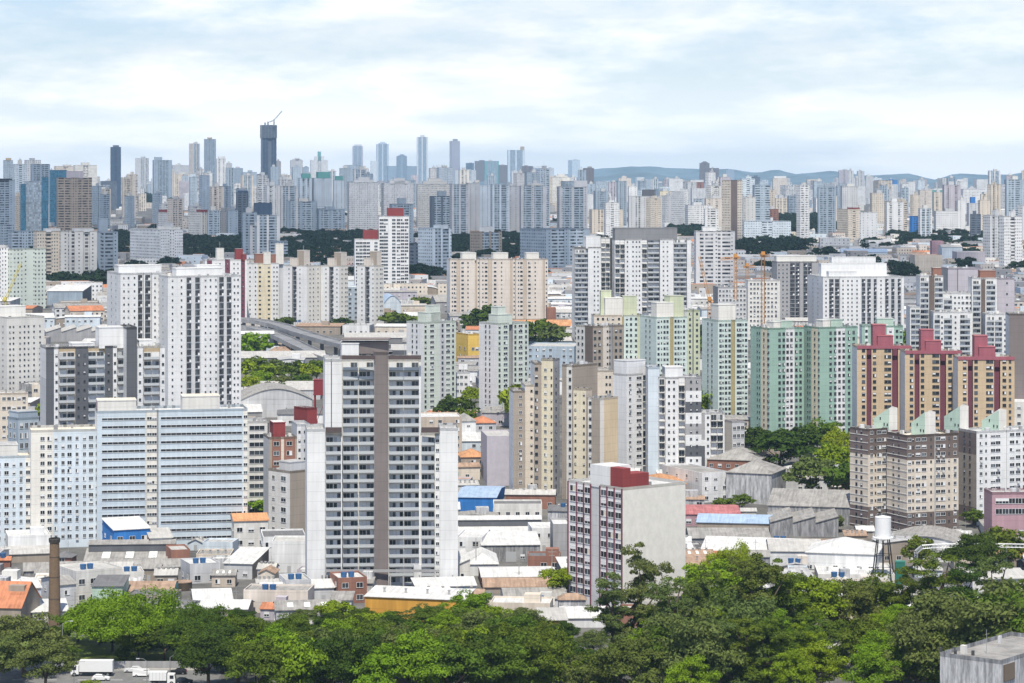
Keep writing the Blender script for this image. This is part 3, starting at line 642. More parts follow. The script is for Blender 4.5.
# ochre and maroon
for (s, x1, yt, lb, sc_) in ((857, 911, 346, 'ochre tower with maroon recesses beside the sea green towers', 1.0), (905, 962, 351, 'ochre tower with maroon recesses, middle one of its row', 1.0), (958, 1014.5, 357, 'ochre tower with maroon recesses in front of dark mauve block', 1.03)):
    b = hero(lb, 474, s, group='ochre and maroon towers', d=1010 - (yt - 346) * 3)
    f = lambda x: s + (x - 857) * sc_
    v = vol(b, (None, s, x1), yt, 'oc>%g pu~2>%g oc>%g pu~2.2>%g oc>%g | s*1.2x1.15:%g,%g,%g,%g s*1.3x1.1:%g s*.8x1:%g' % (f(866.5), f(871.5), f(892), f(898), x1, f(863.5), f(874.5), f(886), f(889.5), f(902), f(907.5)), th=8, rows=(350.5 + yt - 346, 6.25, 20), roof='pale')
    cap = MB(); cap.box((0, -.25, 0), (v['wR'], -.01, 1.3), wallmat('pk')); cap.build('cornice', b.root, v['C'] + Vector((-b.loc.x, -b.loc.y, -b.loc.z + v['zt'] - 1.1)), v['th'])
    rblock(b, v, f(871.5), f(885), yt - 22, 'pk', .35, 6, roof='red'); rblock(b, v, f(876), f(892.5), yt - 11, 'pk', .25, 6, roof='red'); b.finish()

# big white slab and grey companion
b = hero('large white slab with tiered roof and ladder-like balcony columns', 0, 823, d=1500)
v = vol(b, (808, 823, 904), 276.5, 'w>829 lg~1.2>840 w>861 lg~.6>877 w>885 lg~.6>901.5 w>904 | s:826,843,848,852,857,881 D:829.7-834,835.5-839.7,862-865.5,867.5-871,874-876.7,885.5-888.7,891.5-894.7,898-901', 'w>823 | s:813,818', d=1500, th=14, rows=(281, 4.3, 24), roof='white')
rblock(b, v, 826, 857, 271, 'w', .2, 6, roof='white'); rblock(b, v, 816, 889, 263, 'w', .6, 7, roof='white'); rblock(b, v, 828, 877, 256.8, 'w', .85, 6, roof='white'); b.finish()
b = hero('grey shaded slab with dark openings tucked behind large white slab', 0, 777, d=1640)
v = vol(b, (772, 777, 818), 261.5, 'gy>780 gy>790 mg~1>800 gy>803 mg~1>812 gy>818 | s:779,783,787 D:790.5-795,796-799.5,804-807.5,808.5-811.7', 'gy', th=12, rows=(265, 4.1, 20), roof='white'); rblock(b, v, 784, 828, 255.5, 'ow', .6, 8, roof='white'); b.finish()  # the slab's shade is put into its walls as grey colour
b = hero('unpainted concrete block with even window grid behind orange tower cranes', 0, 714, d=1520)
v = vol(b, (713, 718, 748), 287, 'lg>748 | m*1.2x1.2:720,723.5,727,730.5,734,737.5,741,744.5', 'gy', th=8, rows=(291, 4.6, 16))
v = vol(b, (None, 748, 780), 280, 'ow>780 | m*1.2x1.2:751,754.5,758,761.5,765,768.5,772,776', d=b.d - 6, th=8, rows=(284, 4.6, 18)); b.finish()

# stepped white complex
b = hero('stepped white balcony complex with two dark brown strips and brown rooftop rooms', 0, 910, d=1260)
v = vol(b, (None, 920, 943.5), 275.5, 'w>929 br~.3>934.5 lg~.8>943.5 | C:920.5-928.5,935-943', d=1262, th=8, rows=(280, 5.4, 22), roof='white'); rblock(b, v, 938, 947, 267.5, 'rb', .5, 7)
v = vol(b, (None, 910, 920.5), 306.5, 'w | C:911-915.3,915.6-920', d=1256, th=8, rows=(311.5, 5.4, 16), roof='white')
v = vol(b, (None, 943, 973), 292.5, 'w>973 | C:944-952 s:955,959 m:963,967,971', d=1266, th=8, rows=(297.5, 5.4, 18), roof='white')
v = vol(b, (None, 933.5, 972), 311.5, 'w>972 | C:934.5-940,944-952,960-970 s:955.5,942', d=1250, th=8, dep=12, rows=(317, 5.4, 14), roof='white')
v = vol(b, (None, 972, 997), 277.5, 'w>981 br~.3>985.5 w~.5>997 | C:973-980.5,986.5-995.5', d=1262, th=8, rows=(283, 5.4, 22), roof='white'); rblock(b, v, 981, 997.5, 270, 'rb', .4, 7)
v = vol(b, (None, 997, 1014.5), 278, 'li>1014.5 | s:1007', d=1268, th=8, rows=(283, 10.8, 8))
v = vol(b, (None, 985.5, 1009.5), 313.5, 'w>1009.5 | C:986.5-994,995-1002 s:1005,1008', d=1250, th=8, dep=12, rows=(319, 5.4, 14), roof='white'); b.finish()
b = hero('tall plain lilac-grey windowless slab behind stepped white balcony complex', 0, 941, d=1330)
v = vol(b, (941, 948, 983), 268, 'li>957 mg~.4>958 li>983', 'gy', d=1330, th=12, roof='grey'); b.finish()
b = hero('plain dark mauve end wall block with flat pale roof at the frame edge', 402, 1009, 'blank_walled_building', 'building', d=1075)
v = vol(b, (None, 1009, 1050), 313.5, 'mv', th=6, roof='pale'); b.finish()

# brown-topped cream blocks
b = hero('brown-topped cream block with gridded end wall and slanted mint roof towers', 530, 868, group='brown and cream blocks'); d0 = b.d
v = vol(b, (850, 868, 887.5), 429, 'br,455,cr,507,br>887.5 | m*1.1x1.1:871.5 m*1.7x1.1:879,884 s*.5x.7:875.5', 'mu,455,cr,507,mu>868 | s*.9x1.1:856.5,861.5', d=d0, th=40, rows=(433, 7.55, 13), roof='cream')
v2 = vol(b, (887, 907, 958.5), 435, 'br,460.5,cr,513,br>934.5 lg~.5>935.5 br,460.5,cr,513,br>958.5 | m*1.1x1.1:909.5,955 m*1.7x1.1:918,924,938,943 s*.5x.7:913,931,949', 'mu,460,cr,513,mu>907 | s*.9x1.1:893.5,899', d=d0 - 10, th=32, rows=(440, 7.6, 13), roof='cream')
gl_ = MB()
for V in (v, v2):
    for k in range(13):
        z = V['zt'] - 2.3 - k * 7.58 * V['d'] / F * 1.0
        c, sn = math.cos(V['th']), math.sin(V['th']); ox, oy = V['C'].x - b.loc.x, V['C'].y - b.loc.y
        gl_.box((0, 0, 0), (.12, V['wL'], .22), wallmat('ow'), lambda p, z=z, c=c, sn=sn, ox=ox, oy=oy: (ox + c * (p[0] - .12) - sn * p[1], oy + sn * (p[0] - .12) + c * p[1], z + p[2]))
gl_.build('floor_ledge', b.root, (0, 0, -b.loc.z))
def slant(V, x0, xm, x1, yt, back):
    dd = V['d'] + V['wL'] * back; zt = zof(yt, dd); zb = V['zt'] - .9; g = wallmat('gm'); o = wallmat('ow'); m = MB(); X = lambda p: xof(p, dd) - b.loc.x; y = dd - b.loc.y
    a, c, e = X(x0), X(xm), X(x1); za = zt - 4.0
    m.face([(a, y + 4, zb), (c, y, zb), (c, y, zt), (a, y + 4, za)], g); m.face([(c, y, zb), (e, y + 1, zb), (e, y + 1, zt), (c, y, zt)], o)
    m.face([(e, y + 1, zb), (e - 1, y + 7, zb), (e - 1, y + 7, zt), (e, y + 1, zt)], o); m.face([(e - 1, y + 7, zb), (a, y + 4, zb), (a, y + 4, za), (e - 1, y + 7, zt)], g)
    m.face([(a, y + 4, za), (c, y, zt), (e, y + 1, zt), (e - 1, y + 7, zt)], roofmat('pale'))
    for u, zz in ((.45, 3.4), (.7, 1.5), (.9, 1.4)): m.box((a + (c - a) * u - .25, y + 4 - 4 * u - .12, zb + zz), (a + (c - a) * u + .25, y + 4 - 4 * u + .3, zb + zz + .9), glass(0))
    m.build('roof_stair_tower', b.root, (0, 0, -b.loc.z))
slant(v, 875, 889, 898, 408, .55); slant(v2, 913, 925, 936, 412, .35); b.finish()
b = hero('white block with tan gridded end wall joined behind brown-topped cream block', 530, 976, group='brown and cream blocks'); d0 = b.d
v = vol(b, (958.5, 976.5, 1050), 431, 'w>1004 w~.6>1007 w>1050 | m*1.1x1.1:981 s*.5x.7:986 m*1.8x1.1:993,998,1012,1018 s*.7x1:1024', 'mu,455,tp,508,br>976.5 | s*.9x1.1:964.5,970', d=d0 + 8, th=32, rows=(436, 7.6, 14), roof='white')
slant(v, 946, 960, 969, 406, .9); slant(v, 984, 999, 1007, 410, .5); b.finish()
b = hero('pink two-storey-windowed block beside brown and white blocks at the frame edge', 534, 984, 'pink_building', 'building', d=850); d0 = b.d
v = vol(b, (984, 992, 1050), 492, 'pi>1050 | l*2.2x1.7:999,1005.5,1012,1018.5,1025', 'pi', d=d0, th=14, rows=(501, 10.5, 2), roof='pale'); b.finish()

# beige-brown cluster
b = hero('stepped cream and brown tower with shaded grey side behind the dirt yard walls', 497, 541, d=950); d0 = b.d
v = vol(b, (None, 513, 525), 390.5, 'tp>518.5 tp>524.5 | m*1.0x1.1:520.5', d=d0 - 4, th=6, rows=(397, 7.75, 14))
v = vol(b, (None, 525, 535), 384.5, 'cr>535 | s:531.5', d=d0, th=6, rows=(391, 7.75, 14))
v = vol(b, (None, 534.5, 541.5), 362.5, 'tp>541.5 | s*1.0x1.1:536.5', d=d0 - 2, th=6, rows=(369, 7.75, 17))
v = vol(b, (541, 553, 562), 359, 'gy>558 gy~1>562 | s:556', 'ly>553 | m*1.0x1.1:545.5 s*.5x.8:551.5', d=d0 - 4, th=60, rows=(370, 7.75, 17), roof='cream'); b.finish()  # grey side: shade on the cream tower, put into the wall colour
b = hero('brown and cream tower with big blank brown upper side wall', 497, 573, d=940); d0 = b.d
v = vol(b, (562, 573, 597.5), 365, 'tp>597.5', 'tp>566.5 ow~.3>572 tp>573 | s*1.0x1.1:569.5', d=d0, th=50, rows=(372, 7.75, 17))
v = vol(b, (573.3, 586, 592), 388.5, 'wb>592', 'ly>586 | s:575.5,584', d=d0 - 8, th=55, rows=(395, 7.75, 14), roof='pale')
v = vol(b, (586.5, 600, 618), 398, 'cw>604 pe>618', 'tp>588 ow~.3>591.5 tp>600 | s*1.0x1.1:589.7', d=d0 - 14, th=50, rows=(404, 7.75, 12), roof='pale')
b.finish()
b = hero('low cream stair tower peeping between brown side wall and blank white wall', 0, 597, d=1010)
v = vol(b, (None, 597, 613.5), 370, 'cr>613.5 | s:606.5,610', th=8, rows=(377, 7.4, 14), roof='pale'); b.finish()
# white building pair
b = hero('white tower with blank white front wall, roof house and black-edged balconies', 477, 626); d0 = b.d
v = vol(b, (613, 626.5, 648.5), 374, 'w>634.5 w>643 mg~1.4>648.5 | m*1.2x1.1:630 m*2.6x1.1:639 K:643.5-648', 'w>626.5', d=d0, th=42, rows=(378.5, 7.15, 14), roof='white')
rblock(b, v, 613.5, 641, 360, 'w', .35, 9, roof='grey'); b.finish()
rm_ = random.Random(5)
b = hero('white tower with black balcony frames and grey chequered corner panels', 477, 648, d=985); d0 = b.d
v = vol(b, (None, 648, 659.5), 367, 'pb>659.5', d=d0, th=5, dep=12, roof='white')
v = vol(b, (None, 659, 701.5), 377, 'lg~1.2>665.5 w>678.5 lg~1.2>685.5 gy,391,w,402,dg,413,w,424,gy,435,w,446,dg,457,w,468,gy>701.5 | K:659.5-665,679-685 s:669,674 s:691,697', d=d0 - 2, th=8, rows=(382, 7.15, 14), roof='white')
rblock(b, v, 663, 682, 366, 'w', .5, 8, roof='white'); b.finish()
b = hero('eight storey white block with slate grey panels and corner balconies', 478, 692); d0 = b.d
v = vol(b, (687, 692.5, 724.5), 412.5, 'w>695 gy,440,w,446,dg>705 w>710.5 mg~.8>723 w>724.5 | s:693.5,708 K:711-717,717.5-723', 'lg', d=d0, th=10, rows=(417.5, 7.15, 8), roof='white'); b.finish()
b = hero('pale lilac block with four window columns and small orange roof', 466, 733, 'low_building', 'building', d=1015); d0 = b.d
v = vol(b, (724, 732, 744.5), 421, 'lg>744.5 | m*1.2x1.3:734.5,738.5,742.5', 'cr', d=d0, th=25, rows=(428, 8, 5), roof='orange'); b.finish()

# red-striped white block
b = hero('white block with maroon pilaster stripes, blank side wall and red roof box', 0, 622, d=722); d0 = b.d
v = vol(b, (568, 622.5, 685.5), 487.5, '!!cw>685.5', 'w>591 lg~.25>600 w>622.5 | R*2.5x1.6:573,580.3,587.6,603.8,611,618.3', d=d0, th=40, rows=(495.5, 10.35, 13), roof='white')
pi_ = MB()
for px in (568.4, 577, 584, 591, 600.2, 607.3, 614.6, 622.2):
    dd = None
    q = (px - CX) / F; th = v['th']; t = (v['C'].x - q * d0) / (q * math.cos(th) + math.sin(th))
    pi_.box((-.32, t - .17, gz(d0)), (.02, t + .17, v['zt'] - .4), wallmat('pu'))
pi_.build('pilaster', b.root, v['C'] + Vector((-b.loc.x, -b.loc.y, -b.loc.z)), v['th'])
def lblock(B, V, x0, x1, yt, m, setb, dep, roof='pale'):
    """roof block flush with the L wall between two pixel columns"""
    th = V['th']; tt = []
    for px in (x0, x1):
        q = (px - CX) / F; tt.append((V['C'].x - q * V['d']) / (q * math.cos(th) + math.sin(th)))
    k = MB(); k.box((setb, min(tt), V['zt'] - .95), (setb + dep, max(tt), zof(yt, V['d'])), wallmat(m)); o = k.build('rooftop_block', B.root, V['C'] - B.loc, th); return tt
tt = lblock(b, v, 590, 609, 468.5, 'w', .05, 8)
k = MB(); y0 = min(tt); k.box((.5, .5, v['zt'] - .95), (3.4, y0 - .02, zof(469, d0)), wallmat('rd'))
k.box((3.401, .5, v['zt'] - .95), (10.2, y0 - .02, zof(475, d0)), wallmat('rd')); k.build('red_roof_box', b.root, v['C'] - b.loc, v['th'])
for px in (595, 602.5):
    pass
b.finish()

# pair of white-and-grey-green towers
b = hero('white and grey-green tower with stepped roof tower behind tall balcony tower', 412, 423); d0 = b.d
v = vol(b, (406.5, 423, 456), 322, 'pg>440 lg>445 pg>456 | s*.9x1.1:425.5,442.5,453 m*2.2x1.1:432,448', 'w>423 | s*.8x1.1:412.5,416.8', d=d0, th=36, rows=(326, 5.4, 17), roof='pale')
rblock(b, v, 424, 443, 312, 'pg', .3, 7); rblock(b, v, 430, 442, 305, 'pg', .35, 5); b.finish()
b = hero('white and grey-green tower beside yellow building, dark recess down its side', 420, 497); d0 = b.d
v = vol(b, (479, 497, 528.5), 323, 'pg>509 gy~1.5>513 pg>528.5 | s*.9x1.1:499.5,515.3,526 m*2.2x1.1:505.5,520.5', 'w>497 | s*.8x1.1:485.8,489.8', d=d0, th=36, rows=(327, 5.4, 18), roof='pale')
rblock(b, v, 493, 513, 314, 'pg', .3, 7); rblock(b, v, 493, 503.5, 306, 'pg', .35, 5); b.finish()
b = hero('yellow three storey building with dark blue corner near white and grey-green towers', 366, 470, 'yellow_building', 'building'); d0 = b.d
v = vol(b, (456, 468, 482), 334, 'ye>482 | m*1.6x1.6:473,477,480', 'ye>468 | m*2x1.6:460,465', th=20, rows=(349, 8, 3), roof='pale'); b.finish()
b = hero('small white three storey block with regular windows near yellow building', 400, 455, 'low_building', 'building', d=1215); d0 = b.d
v = vol(b, (None, 455, 470), 372, 'w>470 | m*1.3x1.2:457.5,461.5,466', th=5, rows=(377, 7, 4), roof='pale'); b.finish()

# dark weathered building in the near corner
b = hero('rain-stained grey concrete building with flat gravel roof behind the trees', 0, 1001, 'stained_concrete_building', 'building', d=520); d0 = b.d
v = vol(b, (940, 1001, 1070), 660, '!lg>1070', '!lg>1001', d=d0, th=62, roof='fibre', dep=20, hid='!lg', base='lg')
k = MB(); k.box((1.0, -.25, v['zt'] - 4.6), (5.5, -.02, v['zt'] - 1.2), plain('louvre_brown', (.12, .09, .07), .8))
for i in range(14): k.box((1.1 + i * .31, -.32, v['zt'] - 4.5), (1.18 + i * .31, -.251, v['zt'] - 1.3), plain('louvre_slat', (.2, .17, .14), .8))
k.build('louvre_window', b.root, v['C'] - b.loc, v['th'])
for (x, y) in ((3, 12), (5, 9), (6, 14), (4, 16)):
    k = MB(); k.box((x, y, v['zt'] - .9), (x + .5, y + .5, v['zt'] + .1), plain('roof_vent_dark', (.07, .07, .07))); k.build('roof_vent', b.root, v['C'] - b.loc, v['th'])
b.finish()
# ---------------- the hazy middle and far city, one thing per tower ----------------
def far(x0, x1, yt, yb, st, col, label, xc=None, col2=None, rblk=None, seed=0, group=None, crown=None, name='distant_tower', cat='tower', d=None):
    rnd = random.Random(label)
    d = d or dofy(yb)
    b = Bld(name, label, cat, d, xc or x0, group)
    W = x1 - (xc or x0); q = (xc or x0); f = lambda u: q + u * W
    c2 = col2 or col
    if st == 'g': sp = rnd.choice(('%s:g>%g %s:g~1>%g %s:g>%g' % (col, f(.44), c2, f(.56), col, x1), '%s:g>%g %s:p>%g %s:g>%g' % (col, f(.35), col, f(.65), col, x1), '%s:s>%g %s:g~1.2>%g %s:s>%g' % (col, f(.4), c2, f(.62), col, x1)))
    elif st == 'b': sp = rnd.choice(('%s:p>%g %s:b~1.2>%g %s:p>%g' % (col, f(.22), c2, f(.78), col, x1), '%s:b~1>%g %s:g>%g %s:b~1>%g' % (c2, f(.38), col, f(.62), c2, x1), '%s:p>%g %s:b~1>%g %s:p>%g %s:b~1>%g %s:p>%g' % (col, f(.1), c2, f(.44), col, f(.56), c2, f(.9), col, x1)))
    elif st == 'v': sp = rnd.choice(('%s:p>%g %s:v~1.5>%g %s:p>%g %s:v~1.5>%g %s:p>%g' % (col, f(.2), c2, f(.38), col, f(.62), c2, f(.8), col, x1), '%s:s>%g %s:b~1.4>%g %s:s>%g' % (col, f(.38), c2, f(.6), col, x1)))
    elif st == 'n': sp = '%s:p>%g sb:b~1.2>%g %s:p>%g sb:b~1.2>%g %s:p>%g' % (col, f(.12), f(.42), col, f(.52), f(.85), col, x1)
    elif st == 'm': sp = 'mu>%g %s:g>%g' % (f(.55), col, x1)
    elif st == 'S': sp = '%s:s>%g %s:s~.8>%g %s:s>%g %s:s~.8>%g %s:s>%g' % (col, f(.2), col, f(.36), col, f(.64), col, f(.8), col, x1)
    elif st == 'G': sp = '%s:G>%g' % (col, x1)
    else: sp = '%s:%s>%g' % (col, 'p', x1)
    th = rnd.uniform(4, 14) if xc is None else rnd.uniform(28, 42)
    V = vol(b, (x0 if xc else None, q, x1), yt, sp, '%s:%s' % (c2, 'g' if st != 'G' else 'G'), d=d, th=th, dep=max(9, min(20, W * d / F * .8)), base=col + (':G' if st == 'G' else ':g'), roof=rnd.choice(('grey', 'pale', 'white')))
    mpp = d / F
    if crown == 'step':
        for k, (a, e) in enumerate(((.14, .86), (.3, .7))): rblock(b, V, f(a), f(e), yt - (k + 1) * W * .085, col + ':p', .5, V['wL'] * (.8 - .25 * k), name='stepped_crown')
    elif crown == 'spire':
        rblock(b, V, f(.2), f(.8), yt - W * .22, col, .5, V['wL'] * .7, name='stepped_crown'); rblock(b, V, f(.4), f(.6), yt - W * .5, 'te', .45, V['wL'] * .4, name='stepped_crown')
    elif crown == 'flat': pass
    elif crown == 'teal':
        rblock(b, V, f(.12), f(.88), yt - W * .35, 'te', .5, V['wL'] * .7, name='teal_crown')
    elif crown and crown.startswith('c'):       # coloured roof room: c<mat>,<u0>,<u1>,<rows up>
        m_, u0, u1, up = crown[1:].split(','); rblock(b, V, f(float(u0)), f(float(u1)), yt - float(up), m_, .45, V['wL'] * .5)
    else:
        u = rnd.uniform(.15, .4); rblock(b, V, f(u), f(u + rnd.uniform(.3, .45)), yt - rnd.uniform(2.5, 5) / mpp, rnd.choice((col, 'lg', 'ow')), .45, V['wL'] * .5, ant=rnd.choice((0, 0, 4, 6, 9)))
        if rnd.random() < .4: rblock(b, V, f(u + .1), f(u + .25), yt - rnd.uniform(5, 7) / mpp, 'lg', .5, V['wL'] * .25)
    b.finish(); return b
